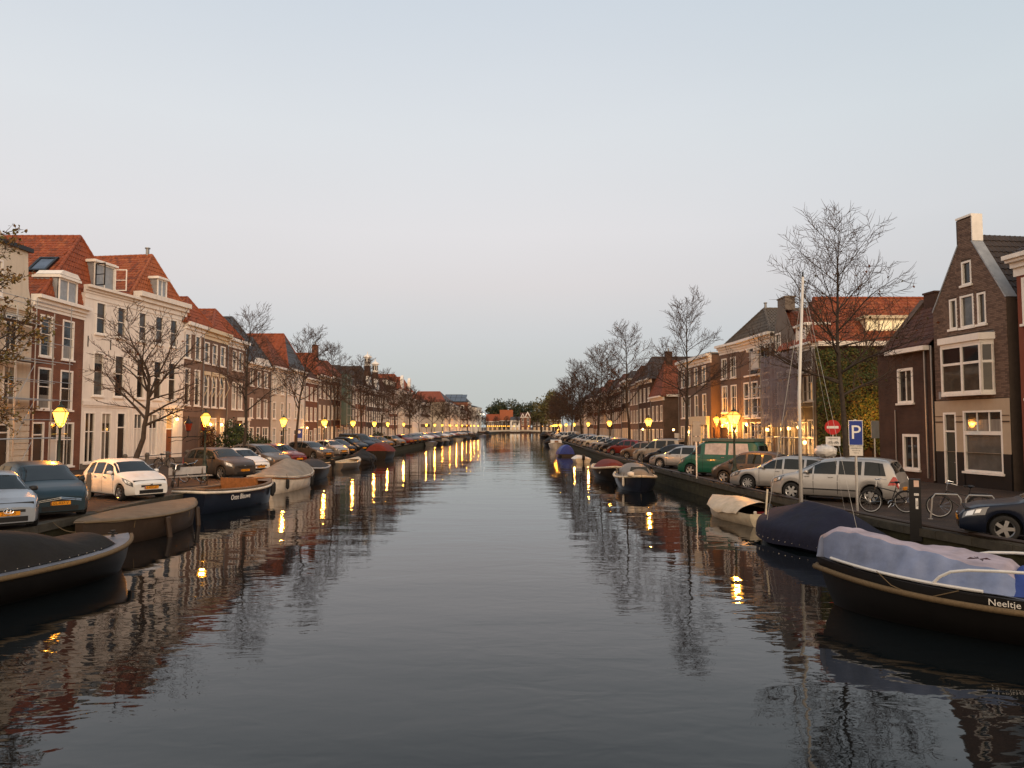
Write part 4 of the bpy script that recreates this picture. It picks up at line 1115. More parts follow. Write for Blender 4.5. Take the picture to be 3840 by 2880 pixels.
# gate piers in the alley with the two lit lanterns stand in p4; the house beyond
r, W = bay_house('brown house with cream cornice over a white shop front, beyond the lit alley', (17.4, 77.0), (18.0, 67.0), 9.3, M_TAUPE2, [(.9, 1.1), (2.8, 1.1), (5.2, 1.1), (7.6, 1.1)], [(6.7, 1.7, 1, sash), (3.6, 2.2, 1, sash)], None, 0, gd=(('win', .5, .4, 1.2, 2.4), ('win', 2.4, .4, 1.2, 2.4)), cz=.8)
k = MB(); k.box(4.4, 9.6, -.35, 0, 2.9, 3.7); k.build('shop_fascia', M_CREAM, r)
k = MB()
for x in (4.5, 5.7, 7.0, 8.2, 9.3): k.box(x, x+.2, -.2, 0, 0, 2.9)
sf = k.build('shop_front', M_WHITE, r)
for i, x in enumerate((4.7, 5.9, 7.2, 8.4)):
    for zz in (.5, 1.3, 2.1):
        p = MB(); p.box(x+.02, x+.9, -.08, -.02, zz, zz+.7); p.build('pane', M_GLIT if i == 2 else M_G[1], sf)
k = MB(); k.box(-.1, W+.1, -.2, 9, 9.38, 9.5); k.build('flat_roof', M_LEAD, r)

RB = [
 (84.0, 90.5, 6.2, M_BRICK_B, M_TILE_O3, 4.3, 2, 'brick house with steep orange side roof'),
 (90.5, 98.0, 8.6, M_BRICK_D, M_TILE_D, 3.0, 3, 'dark brick house with gabled dark roof'),
 (98.0, 104.0, 8.4, M_TAUPE, M_TILE_RB, 2.6, 3, 'taupe house with tall sashes'),
 (104.0, 112.0, 9.2, M_BRICK_B, M_TILE_D, 1.6, 3, 'brown house with pale roof edge'),
 (112.0, 121.0, 8.6, M_BRICK_R, M_TILE_RB, 2.4, 3, 'red brick house behind the lime trees'),
 (121.0, 130.0, 8.4, M_BRICK_D, M_TILE_D, 2.4, 3, 'dark brick house behind the lime trees'),
 (130.0, 141.0, 8.8, M_TAUPE, M_TILE_O3, 2.4, 3, 'taupe house with orange roof'),
 (141.0, 152.0, 8.2, M_BRICK_R, M_TILE_RB, 2.4, 3, 'red brick house'),
 (152.0, 164.0, 8.6, M_BRICK_B, M_TILE_D, 2.4, 3, 'brown brick house'),
 (164.0, 178.0, 8.0, M_PLASTER_C, M_TILE_RB, 2.4, 3, 'cream house half hidden by trees'),
 (178.0, 194.0, 8.4, M_BRICK_B, M_TILE_D, 2.4, 3, 'brown brick house behind the parked box truck'),
 (194.0, 214.0, 8.0, M_BRICK_R, M_TILE_RB, 2.4, 3, 'red brick terrace house'),
 (214.0, 240.0, 8.2, M_BRICK_B, M_TILE_D, 2.4, 3, 'brown brick terrace house'),
]
def rfx(y): return interp([(84, 17.2), (104, 16.6), (165, 16.8), (200, 18), (250, 21)], y)
for i, (y0, y1, H, wm, rm, rise, nf, words) in enumerate(RB):
    p0, p1 = (rfx(y1), y1), (rfx(y0), y0+.04)
    W = hypot(p1[0]-p0[0], p1[1]-p0[1]); n = max(2, int(W/1.9)); ww = 1.0
    cols = [(W*(k+.5)/n-ww/2, ww) for k in range(n)]; fh = (H-.9)/nf
    floors = [(.5+fh*k+.25, fh*.68, 1, sash) for k in range(1, nf)]
    gd = [(R.choice(('win', 'lit', 'win')), x-.1, .35, w+.2, fh*.8) for (x, w) in cols]
    r, W = bay_house(words + ', %s house on the right bank' % ORD[i+8], p0, p1, H, wm, cols, floors, rm, rise, lod=1, gd=gd, cz=.5, tw=.5, setb=1.0)
    if i == 0:
        k = MB(); k.box(W, W+.3, .3, 9, H-.05, H+.2); k.build('side_gutter', M_WHITE, r)
        chimney(r, W*.5, 1.4, H+3.8, H+5.3, .9, .7, M_BRICK_D)
        q = MB(); q.box(W+.02, W+.06, 1.2, 1.9, .2, 2.0); q.build('side_window', M_WHITE, r)
    if i == 3:
        k = MB(); k.box(-.2, W+.2, -.3, 9, H+.1, H+.35); k.build('roof_edge', M_WHITE, r)

# far end beyond the bridge
FE = [(-15.5, -7.5, 440, 6.0, M_TAUPE, M_TILE_O, 4.2, 'taupe inn with orange roof beyond the bridge'),
      (-7.4, .6, 446, 6.5, M_BRICK_B, M_TILE_O2, 6.4, 'house with high orange roof beyond the bridge'),
      (-1.0, 4.6, 432, 6.5, M_PLASTER_W, M_SLATE, 2.0, 'low white house beyond the bridge'),
      (4.8, 11.0, 436, 8.5, M_BRICK_R, M_TILE_RB, 2.5, 'ornate brick house with white stepped gable beyond the bridge'),
      (12.5, 30, 450, 7.0, M_BRICK_B, M_TILE_RB, 2.5, 'brown terrace at the far right end of the canal')]
for i, (x0, x1, y, H, wm, rm, rise, words) in enumerate(FE):
    W = x1-x0; n = max(2, int(W/2.2)); cols = [(W*(k+.5)/n-.6, 1.2) for k in range(n)]
    r, W = bay_house(words, (x0, y), (x1, y), H, wm, cols, [(3.6, 1.9, 1, sash)] + ([(6.0, 1.6, 1, sash)] if H > 8 else []), None, 0, lod=1, gd=[('lit', x, .5, w, 2.0) for x, w in cols], cz=.5)
    gable_roof_along(r, W, 9, H, rise, rm, tw=.6)
    if i == 3:
        for xc in (1.5, 4.4):
            mb = MB(); s = 1.0 if xc < 2 else 1.5
            mb.prism([(xc-1.0*s, H), (xc+1.0*s, H), (xc+.7*s, H+1.0*s), (xc+.3*s, H+1.6*s), (xc, H+2.2*s), (xc-.3*s, H+1.6*s), (xc-.7*s, H+1.0*s)], -.3, .2); g = mb.build('stepped_gable', M_WHITE, r)
            q = MB(); q.prism([(xc-.7*s, H+.1), (xc+.7*s, H+.1), (xc, H+1.6*s)], -.36, -.305); q.build('gable_panel', M_BRICK_R, g)
# ---------------------------------------------------------------- cars
def paint_mat(name, col, metal=0.35, rough=0.32):
    if max(col) < .08: metal = .1
    return mat(name, col, rough, metal, var=0.06, scale=1.5, coat=0.45 if max(col) > .08 else 0.15)
PAINT = {
 'white': paint_mat('car_white', (.70, .68, .64), 0.0), 'silver': paint_mat('car_silver', (.40, .39, .375), .6),
 'teal': paint_mat('car_teal', (.010, .026, .038), .4), 'taupe': paint_mat('car_taupe', (.17, .125, .095), .5), 'graphite': paint_mat('car_graphite', (.05, .042, .037), .5),
 'red': paint_mat('car_red', (.17, .018, .014), .2), 'greybrown': paint_mat('car_greybrown', (.13, .105, .088), .5), 'black': paint_mat('car_black', (.012, .012, .014), .2),
 'blue': paint_mat('car_blue', (.006, .009, .02), .3), 'green': paint_mat('van_green', (.008, .085, .055), .0, .4), 'beige': paint_mat('car_beige', (.36, .31, .255), .4),
 'cream': paint_mat('car_cream', (.62, .55, .42), 0.0), 'grey': paint_mat('car_grey', (.19, .18, .175), .5), 'bluegrey': paint_mat('car_bluegrey', (.30, .33, .37), .5),
}
M_CGLASS = mat('car_glass', (.009, .013, .014), .02, 0, var=.5, scale=1.2, spec=.38, coat=0.0)
M_HEAD = mat('headlight_glass', (.16, .16, .16), .08, .5, var=0, coat=1.0)
M_LENS = mat('headlight_reflector', (.75, .75, .73), .12, .8, var=0)
M_TAIL = mat('taillight', (.35, .012, .01), .12, 0, var=0, coat=1.0)
M_BUMP = mat('black_plastic', (.018, .018, .018), .55, var=.1)
def plerp(T, x):
    if x <= T[0][0]: return T[0][1]
    for (a, b), (c, d) in zip(T, T[1:]):
        if x <= c: return b+(d-b)*(x-a)/(c-a) if c > a else d
    return T[-1][1]
def smooth_prof(T, r=.10):
    return lambda s: (plerp(T, s-r)+2*plerp(T, s)+plerp(T, s+r))/4
# s runs from the nose (0) to the tail (L)
MODEL = {
 'hatchback': dict(L=3.85, W=1.68, H=1.5, belt=.92, rw=.29, wf=.76, wr=3.22, T=[(0,.60),(.05,.70),(.35,.84),(.95,.98),(1.65,1.40),(2.1,1.49),(2.9,1.47),(3.45,1.38),(3.75,.98),(3.85,.62)], ws=(.98,1.68), rs=(3.42,3.74), side=[(1.12,1.98),(2.07,2.72),(2.82,3.3)]),
 'people_carrier': dict(L=4.5, W=1.81, H=1.62, belt=.98, rw=.32, wf=.85, wr=3.62, T=[(0,.62),(.06,.78),(.4,.92),(.95,1.04),(1.9,1.52),(2.5,1.61),(3.6,1.60),(4.2,1.52),(4.42,1.05),(4.5,.68)], ws=(1.0,1.92), rs=(4.18,4.41), side=[(1.22,1.62),(1.68,2.45),(2.54,3.3),(3.4,4.1)]),
 'estate': dict(L=4.55, W=1.78, H=1.50, belt=.93, rw=.32, wf=.88, wr=3.58, T=[(0,.58),(.06,.70),(.4,.84),(1.15,.97),(1.95,1.41),(2.5,1.50),(3.6,1.48),(4.15,1.40),(4.45,.96),(4.55,.62)], ws=(1.18,1.98), rs=(4.13,4.44), side=[(1.34,2.36),(2.45,3.25),(3.35,4.05)]),
 'off_roader': dict(L=4.3, W=1.78, H=1.63, belt=1.03, rw=.34, wf=.85, wr=3.52, T=[(0,.68),(.05,.86),(.4,.98),(1.1,1.08),(1.8,1.53),(2.3,1.62),(3.3,1.60),(3.85,1.50),(4.2,1.06),(4.3,.72)], ws=(1.14,1.84), rs=(3.83,4.18), side=[(1.28,2.2),(2.3,3.05),(3.14,3.7)], z0=.24),
 'saloon': dict(L=4.6, W=1.8, H=1.44, belt=.92, rw=.31, wf=.9, wr=3.6, T=[(0,.56),(.06,.70),(.4,.83),(1.25,.95),(2.0,1.36),(2.5,1.44),(3.1,1.42),(3.85,1.08),(4.45,1.02),(4.6,.7)], ws=(1.28,2.02), rs=(3.2,3.82), side=[(1.42,2.4),(2.48,3.3)]),
 'camper_van': dict(L=4.75, W=1.84, H=2.0, belt=1.18, rw=.33, wf=.88, wr=3.8, T=[(0,.62),(.05,.78),(.35,.98),(.75,1.12),(1.35,1.78),(1.7,1.92),(2.2,1.96),(4.4,1.96),(4.62,1.86),(4.72,1.2),(4.75,.7)], ws=(.78,1.38), rs=(4.6,4.71), side=[(.92,1.5),(1.75,2.95),(3.1,4.25)]),
 'panel_van': dict(L=4.9, W=1.9, H=1.97, belt=1.15, rw=.34, wf=.95, wr=3.9, T=[(0,.66),(.05,.84),(.4,1.02),(.95,1.16),(1.6,1.78),(2.0,1.93),(4.6,1.95),(4.82,1.86),(4.88,1.2),(4.9,.7)], ws=(.98,1.62), rs=(4.78,4.87), side=[(1.12,1.95),(2.1,3.3),(3.45,4.5)]),
 'leisure_van': dict(L=4.05, W=1.8, H=1.82, belt=1.05, rw=.31, wf=.85, wr=3.5, T=[(0,.62),(.05,.80),(.4,.96),(1.0,1.08),(1.65,1.66),(2.1,1.79),(3.75,1.81),(3.98,1.72),(4.03,1.1),(4.05,.66)], ws=(1.03,1.68), rs=(3.93,4.02), side=[(1.16,2.02),(2.14,2.95),(3.08,3.75)]),
 'small_mpv': dict(L=3.6, W=1.68, H=1.55, belt=.95, rw=.29, wf=.7, wr=3.0, T=[(0,.6),(.05,.74),(.35,.88),(.7,1.0),(1.5,1.48),(1.95,1.55),(2.8,1.53),(3.3,1.42),(3.52,1.0),(3.6,.64)], ws=(.74,1.52), rs=(3.28,3.51), side=[(.9,1.8),(1.9,2.55),(2.65,3.15)]),
}
class Car:
    def __init__(s, k):
        d = MODEL[k]; s.k = k; s.__dict__.update(d)
        s.z0 = d.get('z0', .19)
        s.Tf = smooth_prof(d['T'], .07)
    def top(s, x): return s.Tf(min(max(x, 0), s.L))
    def plan(s, x):
        p = 1.0
        if x < .9: p -= .27*(1-x/.9)**2.2
        if x > s.L-.6: p -= .12*((x-s.L+.6)/.6)**2
        return p
    def bot(s, x):
        z = s.z0+.05*max(0, 1-x/.5)+.08*max(0, 1-(s.L-x)/.6)
        for w in (s.wf, s.wr):
            d = abs(x-w); r = s.rw+.055
            if d < r: z = max(z, s.rw+sqrt(r*r-d*d))
        return z
    def prof(s, x):
        hw = s.W/2*s.plan(x); T = s.top(x); g = max(0.0, T-max(s.belt, 0))
        bl = min(s.belt-.03*max(0, 1-x/1.2)*2, T-.045)
        zb = min(s.bot(x), bl-.06)
        gh = max(T-bl, .045)
        big = min(1, max(0, (gh-.08)/.3))
        wr = hw*(.93-(.17 if s.H < 1.75 else .11)*big)
        q = lambda f: zb+(bl-zb)*f
        return [(hw*.93, zb), (hw*.985, q(.10)), (hw*1.0, q(.38)), (hw*1.0, q(.72)), (hw*.965, bl),
                (hw*.955+(wr-hw*.955)*.5, bl+gh*.48), (wr, T-.05-.03*big), (wr*.86, T-.012), (wr*.5, T+.004), (0, T+.012)]
    def pt(s, x, v, off=0.0, sg=1):
        """v over the half section 0..9; past 9 goes down the other side"""
        if v > 9: v = 18-v; sg = -sg
        P = s.prof(x); i = min(int(v), 8); f = v-i
        y = P[i][0]+(P[i+1][0]-P[i][0])*f; z = P[i][1]+(P[i+1][1]-P[i][1])*f
        if off:
            dy, dz = P[i+1][0]-P[i][0], P[i+1][1]-P[i][1]; l = hypot(dy, dz) or 1
            e = .04
            ny, nz = dz/l, -dy/l
            P2 = s.prof(x+e)
            sl = ((P2[i][0]-P[i][0])*ny+(P2[i][1]-P[i][1])*nz)/e
            k = 1/sqrt(1+sl*sl)
            return (s.L/2-x+sl*k*off, sg*(y+ny*k*off), z+nz*k*off)
        return (s.L/2-x, sg*y, z)
    def stations(s):
        xs = [0, .03, .08, .15, .25]+[.25+i*.14 for i in range(1, int((s.L-.3)/.14))]+[s.L-.15, s.L-.07, s.L]
        for w in (s.wf, s.wr):
            r = s.rw+.055
            xs = [x for x in xs if not (w-r-.03 < x < w+r+.03)]
            xs += [w-r-.004, w+r+.004]+[w+r*.9995*cos(pi*k/10) for k in range(11)]
        return sorted(x for x in xs if 0 <= x <= s.L)
    def body(s):
        mb = MB(); P = []
        for x in s.stations():
            pr = s.prof(x)
            P.append([(s.L/2-x, y, z) for y, z in pr]+[(s.L/2-x, -y, z) for y, z in pr[-2::-1]])
        mb.grid(P, flip=True)
        mb.poly(P[0]); mb.poly(P[-1][::-1])
        return mb
    def patch(s, x0, x1, v0, v1, off=.006, nx=6, nv=3, sg=1, x0b=None, x1b=None):
        """x limits may lean: x0,x1 at v0 and x0b,x1b at v1"""
        x0b = x0 if x0b is None else x0b; x1b = x1 if x1b is None else x1b
        P = []
        for i in range(nx+1):
            row = []
            for j in range(nv+1):
                t = j/nv; a = x0+(x0b-x0)*t; b = x1+(x1b-x1)*t
                row.append(s.pt(a+(b-a)*i/nx, v0+(v1-v0)*t, off, sg))
            P.append(row)
        return P
CARM = {}
WHM = {}
def wheel_meshes(r, w=.2, spokes=5):
    k = (round(r, 2), spokes)
    if k in WHM: return WHM[k]
    t = MB(); n = 24
    prof = [(r*.66, -w*.42), (r*.9, -w*.5), (r*.985, -w*.42), (r, -w*.2), (r, w*.2), (r*.985, w*.42), (r*.9, w*.5), (r*.66, w*.42)]
    i0 = 0
    for (q, y) in prof:
        for j in range(n): a = 2*pi*j/n; t.v.append((q*cos(a), y, q*sin(a)))
    for i in range(len(prof)-1):
        for j in range(n): t.f.append((i*n+j, (i+1)*n+j, (i+1)*n+(j+1) % n, i*n+(j+1) % n)); t.mi.append(0)
    tyre = t.mesh('tyre', M_BLACKR, True)
    m = MB()
    for (q, y, q2, y2) in ((r*.68, -w*.44, r*.62, -w*.34),(r*.62, -w*.34, r*.6, 0)):
        i0 = len(m.v)
        for j in range(n): a = 2*pi*j/n; m.v += [(q*cos(a), y, q*sin(a)), (q2*cos(a), y2, q2*sin(a))]
        for j in range(n): b = (j+1) % n; m.f.append((i0+2*j, i0+2*j+1, i0+2*b+1, i0+2*b)); m.mi.append(0)
    for k2 in range(spokes):
        a = 2*pi*k2/spokes
        T = Matrix.Rotation(-a, 4, 'Y')
        for s2 in ((-.5, .5) if spokes < 7 else (0,)):
            hw = r*.07
            m.box(r*.1, r*.64, -w*.43, -w*.33, -hw+s2*hw*1.7, hw+s2*hw*1.7, 0, T)
    m.lathe([(r*.16, 0), (r*.16, .03)], 10)
    # hub faces -y
    for i in range(len(m.v)-20, len(m.v)):
        x, y, z = m.v[i]; m.v[i] = (x, -w*.46+(0.03-z), y)
    rim = m.mesh('rim', [M_ALLOY], False)
    d = MB(); i0 = 0
    for j in range(n): a = 2*pi*j/n; d.v.append((r*.66*cos(a), -w*.12, r*.66*sin(a)))
    d.f.append(tuple(range(n))[::-1]); d.f.append(tuple(range(n))); d.mi += [0, 0]
    disc = d.mesh('brake_disc', M_BLACK)
    WHM[k] = (tyre, rim, disc); return WHM[k]
def car_meshes(k, spokes=5):
    if k in CARM: return CARM[k]
    c = Car(k); out = []
    def add(name, mb, m, sm=False): out.append((name, mb.mesh(name, m, sm)))
    b = c.body(); me = b.mesh('body', PAINT['white'], True)
    try: me.set_sharp_from_angle(angle=radians(38))
    except Exception: pass
    out.append(('body', me))
    u = MB(); u.box(-c.L/2+.12, c.L/2-.12, -c.W/2+.24, c.W/2-.24, .17, min(.75, c.belt-.15)); add('underbody', u, M_BLACKR)
    m = MB(); m.grid(c.patch(c.ws[0]+.06, c.ws[1]-.05, 6.12, 11.88, .007, 8, 10)); add('windscreen', m, M_CGLASS, True)
    m = MB(); m.grid(c.patch(c.rs[0]+.03, c.rs[1]-.03, 6.25, 11.75, .007, 4, 8)); add('rear_window', m, M_CGLASS, True)
    for sg in (1, -1):
        for i, (a, b2) in enumerate(c.side):
            m = MB(); lean = .0
            a2, b3 = a, b2
            if i == len(c.side)-1: b3 = b2-.12
            if i == 0:
                a2 = max(a, c.ws[0]+(c.ws[1]-c.ws[0])*.78)
            m.grid(c.patch(a, b2, 4.1, 5.82, .007, 7, 3, sg, a2, b3), flip=sg < 0); add('side_window', m, M_CGLASS, True)
        m = MB(); m.grid(c.patch(.05, .52, 2.95, 3.95, .008, 5, 2, sg, .10, .62), flip=sg < 0); add('headlight', m, M_HEAD, True)
        m = MB(); m.grid(c.patch(.12, .27, 3.1, 3.8, .012, 3, 2, sg, .17, .32), flip=sg < 0); m.grid(c.patch(.31, .42, 3.25, 3.75, .012, 2, 2, sg, .35, .46), flip=sg < 0); add('headlight_reflector', m, M_LENS, True)
        x0 = c.L-.34; m = MB(); m.grid(c.patch(x0, c.L-.01, 2.7, 4.1 if c.H < 1.7 else 4.6, .008, 4, 3, sg, x0+.16, c.L-.02), flip=sg < 0); add('taillight', m, M_TAIL, True)
        m = MB()
        seams = [c.side[0][0]+.05]+[(p[1]+q[0])/2 for p, q in zip(c.side, c.side[1:])][:2]
        for x in seams: m.grid(c.patch(x, x+.018, .6, 4.0, .003, 1, 6, sg), flip=sg < 0)
        x1 = seams[-1]
        m.grid(c.patch(seams[0], x1, .55, .62, .003, 6, 1, sg), flip=sg < 0)
        add('door_seam', m, M_BLACK)
        m = MB()
        for (p, q) in zip(c.side[:2], c.side[1:3]):
            x = (p[1]+q[0])/2-.22; a = c.pt(x, 3.62, .02, sg); m.box(a[0]-.09, a[0]+.09, a[1]-.02, a[1]+.02, a[2]-.014, a[2]+.014)
        add('door_handle', m, M_CHROME)
        m = MB(); a = c.pt(c.side[0][0]+.22, 4.25, .1, sg)
        m.lathe([(.02, -.05), (.085, -.045), (.10, 0), (.09, .06), (.03, .085)], 8, a)
        for i in range(len(m.v)): v = m.v[i]; m.v[i] = (a[0]+(v[0]-a[0])*.75, a[1]+(v[1]-a[1])*1.15, v[2])
        add('wing_mirror', m, M_BUMP, True)
        m = MB(); m.grid(c.patch(c.wf+c.rw+.1, c.wr-c.rw-.1, .05, .5, .012, 6, 2, sg), flip=sg < 0); add('sill_trim', m, M_BUMP)
    xf = c.L/2+.004; hw = c.W/2*c.plan(0)
    zt = c.top(0)
    m = MB(); m.box(xf-.02, xf+.012, -hw*.62, hw*.62, zt-.12, zt-.05); add('upper_grille', m, M_BUMP)
    m = MB(); m.box(xf-.02, xf+.014, -hw*.72, hw*.72, .27, .40); add('lower_grille', m, M_BLACK)
    m = MB(); m.box(xf, xf+.03, -.26, .26, .43, .535); add('front_plate', m, M_PLATE)
    m = MB(); m.box(-c.L/2-.03, -c.L/2, -.26, .26, .5, .61); add('rear_plate', m, M_PLATE)
    m = MB(); m.lathe([(.045, 0), (.045, .02), (.03, .03)], 10)
    for i in range(len(m.v)): x, y, z = m.v[i]; m.v[i] = (xf+.004+z, y, zt-.025+x*.7)
    add('emblem', m, M_CHROME)
    CARM[k] = out, c
    return CARM[k]
NEAR_ONLY = {'headlight_reflector', 'door_handle', 'door_seam', 'emblem', 'sill_trim', 'rear_window', 'upper_grille', 'rear_plate', 'wing_mirror'}
def make_car(model, colour, label, front, heading, group, spokes=5, far=False, name=None, plate=None, extra=None):
    """front: world x, y of the nose; heading: angle of the nose direction (radians)"""
    parts, c = car_meshes(model)
    hx, hy = cos(heading), sin(heading)
    r = empty(name or model, (front[0]-hx*c.L/2, front[1]-hy*c.L/2, QZ+.004), heading)
    tag(r, label, 'van' if 'van' in model and model != 'leisure_van' else 'car', group)
    for (n, me) in parts:
        if far and n in NEAR_ONLY: continue
        o = put(n, me, r)
        if n == 'body': paint(o, PAINT[colour])
        if n == 'wing_mirror' and not far and colour in ('white', 'silver', 'taupe', 'greybrown'): paint(o, PAINT[colour])
    ty, rim, disc = wheel_meshes(c.rw, spokes=spokes)
    for x in (c.wf, c.wr):
        for sg in (1, -1):
            w = put('tyre', ty, None, (c.L/2-x, sg*(c.W/2-.115), c.rw), (0, 0, 0 if sg < 0 else pi)); w.parent = r
            w.name = 'wheel'
            put('rim', rim, w)
            if not far: put('brake_disc', disc, w)
    if plate:
        text('plate_lettering', plate, .105, M_BLACK, r, (c.L/2+.036, 0, .483), (radians(90), 0, radians(90)), .001)
        k = MB(); k.box(c.L/2+.03, c.L/2+.034, -.26, -.225, .43, .535); k.build('plate_band', mat('plate_blue', (.02, .06, .3), .4, var=0), r)
    if extra: extra(r, c)
    return r

GL = 'cars parked along the left quay'
GR = 'cars parked along the right quay'
def hd(theta): return radians(theta)
# left quay: noses towards the canal and the camera
def emblem_chevron(r, c):
    m = MB()
    for z in (0, .07):
        for s in (1, -1): m.tube([(c.L/2+.03, 0, c.top(0)-.01-z*.6), (c.L/2-.0, s*.55, c.top(0)-.09-z*.6)], .013, 5)
    m.build('grille_chevron', M_CHROME, r)
def emblem_oval(r, c):
    m = MB(); z0 = c.top(0)-.085
    m.tube([(c.L/2+.03, .11*cos(a*pi/8), z0+.06*sin(a*pi/8)) for a in range(16)], .012, 5, closed=True)
    m.tube([(c.L/2+.03, -.05, z0-.035), (c.L/2+.03, -.03, z0+.04)], .011, 5); m.tube([(c.L/2+.03, .03, z0-.04), (c.L/2+.03, .05, z0+.035)], .011, 5); m.tube([(c.L/2+.03, -.04, z0), (c.L/2+.03, .04, z0+.005)], .011, 5)
    m.build('emblem_ring', M_CHROME, r)
def taxi_light(r, c):
    pass
make_car('hatchback', 'bluegrey', 'silver-blue hatchback cut by the left edge, nose to the canal', (-12.95, 19.2), hd(-43), GL, plate='2-SJJ-40', extra=emblem_oval)
make_car('people_carrier', 'teal', 'dark teal people carrier facing the camera with lamp glow on its bonnet', (-13.25, 21.9), hd(-44), GL, plate='GL-037-V', extra=emblem_chevron)
make_car('hatchback', 'white', 'white hatchback between the bicycles on the left quay', (-13.35, 27.6), hd(-36), GL, spokes=8, plate='3-XFV-67')
make_car('off_roader', 'graphite', 'graphite grey off-roader beside the green lamp post base', (-13.8, 38.5), hd(-33), GL, spokes=6, plate='43-NPX-9')
make_car('hatchback', 'white', 'white hatchback behind the graphite off-roader', (-14.1, 41.8), hd(-34), GL, plate='ZN-418-K')
make_car('people_carrier', 'taupe', 'taupe people carrier behind the white sloop with grey tarpaulin', (-14.4, 46.8), hd(-34), GL)
make_car('estate', 'red', 'dark red estate car next to the taupe people carrier', (-14.9, 52.2), hd(-34), GL)
make_car('estate', 'greybrown', 'grey-brown estate car next to the dark red estate', (-15.3, 62.0), hd(-34), GL, plate='77-TXL-2')
lrow = [(68.5, 'hatchback', 'silver'), (72.5, 'hatchback', 'black'), (79, 'people_carrier', 'black'), (83.5, 'panel_van', 'blue'), (90, 'people_carrier', 'black'), (97, 'estate', 'greybrown'), (108, 'estate', 'grey'), (117, 'hatchback', 'red'), (122, 'estate', 'graphite'), (128, 'hatchback', 'taupe'), (133, 'estate', 'red'), (138, 'estate', 'grey'), (143.5, 'off_roader', 'white'), (149, 'estate', 'white'), (154, 'hatchback', 'red'), (159, 'estate', 'silver'), (165, 'hatchback', 'black'), (170, 'estate', 'silver'), (176, 'people_carrier', 'white'), (182, 'hatchback', 'silver'), (188, 'estate', 'graphite'), (194, 'hatchback', 'white'), (201, 'hatchback', 'red'), (208, 'estate', 'black'), (216, 'people_carrier', 'silver'), (224, 'hatchback', 'grey'), (233, 'estate', 'silver'), (243, 'hatchback', 'black'), (254, 'estate', 'silver')]
kindw = {'hatchback': 'hatchback', 'people_carrier': 'people carrier', 'estate': 'estate car', 'panel_van': 'van', 'off_roader': 'off-roader', 'leisure_van': 'leisure van', 'small_mpv': 'small car', 'saloon': 'saloon', 'camper_van': 'camper van'}
colw = {'greybrown': 'grey-brown', 'graphite': 'graphite', 'bluegrey': 'blue-grey'}
for i, (y, k, colr) in enumerate(lrow):
    make_car(k, colr, '%s %s, %s car from the camera along the left quay' % (colw.get(colr, colr), kindw[k], ORD[i+8]), (lq(y)+.35, y), hd(-34+R.uniform(-4, 4)), GL, far=y > 95)
# right quay: noses at the canal, pointing away from the camera
H2 = 180-43
def molding(r, c):
    for sg in (1, -1):
        m = MB(); m.grid(c.patch(c.wf+c.rw+.12, c.wr-c.rw-.12, 1.75, 1.95, .014, 6, 1, sg), flip=sg < 0); m.build('side_moulding', M_BUMP, r)
def place_by_wheel(model, wx, wy, th):
    """nose position from the ground point of the camera-side front wheel"""
    c = Car(model); h = (cos(hd(th)), sin(hd(th))); n = (h[1], -h[0])   # camera-side normal
    if n[1] > 0: n = (-n[0], -n[1])
    return (wx+h[0]*c.wf-n[0]*c.W/2, wy+h[1]*c.wf-n[1]*c.W/2)
make_car('people_carrier', 'silver', 'silver people carrier with white taillight, parked by the sailing boat mast', place_by_wheel('people_carrier', 10.4, 27.8, 180-40), hd(180-40), GR, spokes=6, extra=molding)
def roof_rails(r, c):
    m = MB()
    for sg in (1, -1):
        m.tube([(c.L/2-x, sg*(c.prof(x)[7][0]), c.top(x)+.035) for x in (2.1, 2.6, 3.2, 3.8)], .018, 5)
    m.build('roof_rail', M_BUMP, r)
make_car('estate', 'silver', 'silver estate car with ten-spoke wheels behind the silver people carrier', place_by_wheel('estate', 10.1, 32.0, 180-40), hd(180-40), GR, spokes=10, extra=roof_rails)
make_car('small_mpv', 'graphite', 'small dark grey car in front of the green camper van', place_by_wheel('small_mpv', 10.2, 36.0, 180-40), hd(180-40), GR, spokes=5)
def camper_extra(r, c):
    m = MB(); m.box(-c.L/2+.25, c.L/2-1.55, -c.W/2+.12, c.W/2-.12, 1.93, 2.08); m.build('lifting_roof', mat('camper_roof', (.09, .115, .10), .6), r)
    m = MB()
    for y in (-.5, .5):
        m.tube([(-c.L/2-.05, y, 1.0), (-c.L/2-.22, y, 1.05), (-c.L/2-.18, y, 1.85), (-c.L/2+.05, y, 1.9)], .022, 5)
    m.tube([(-c.L/2-.2, -.5, 1.4), (-c.L/2-.2, .5, 1.4)], .022, 5); m.tube([(-c.L/2-.22, -.6, 1.06), (-c.L/2-.22, .6, 1.06)], .022, 5)
    m.build('rear_rack', M_BLACK, r)
    for ch in r.children:
        pass
cv = make_car('camper_van', 'green', 'green camper van with pale blinds and grey lifting roof', place_by_wheel('camper_van', 9.85, 41.2, 180-40), hd(180-40), GR, spokes=5, extra=camper_extra)
pale = mat('window_blind_pale', (.42, .36, .33), .25, var=.3, coat=.8)
n_ = 0
for o in [q for q in bpy.data.objects if q.parent == cv and q.name.startswith('side_window')]:
    n_ += 1
    if n_ % 3 != 1: paint(o, pale)
make_car('estate', 'silver', 'silver car parked behind the green camper van, by the second lime tree', place_by_wheel('people_carrier', 9.65, 48.9, 180-40), hd(180-40), GR, spokes=10)
make_car('hatchback', 'black', 'black hatchback squeezed beside the beige leisure van', place_by_wheel('hatchback', 9.9, 52.6, 180-40), hd(180-40), GR)
def van_extra(r, c):
    roof_rails(r, c)
make_car('leisure_van', 'beige', 'beige leisure van with roof rails and lamp glow on its roof', place_by_wheel('leisure_van', 9.9, 57.2, 180-40), hd(180-40), GR, spokes=5, extra=van_extra)
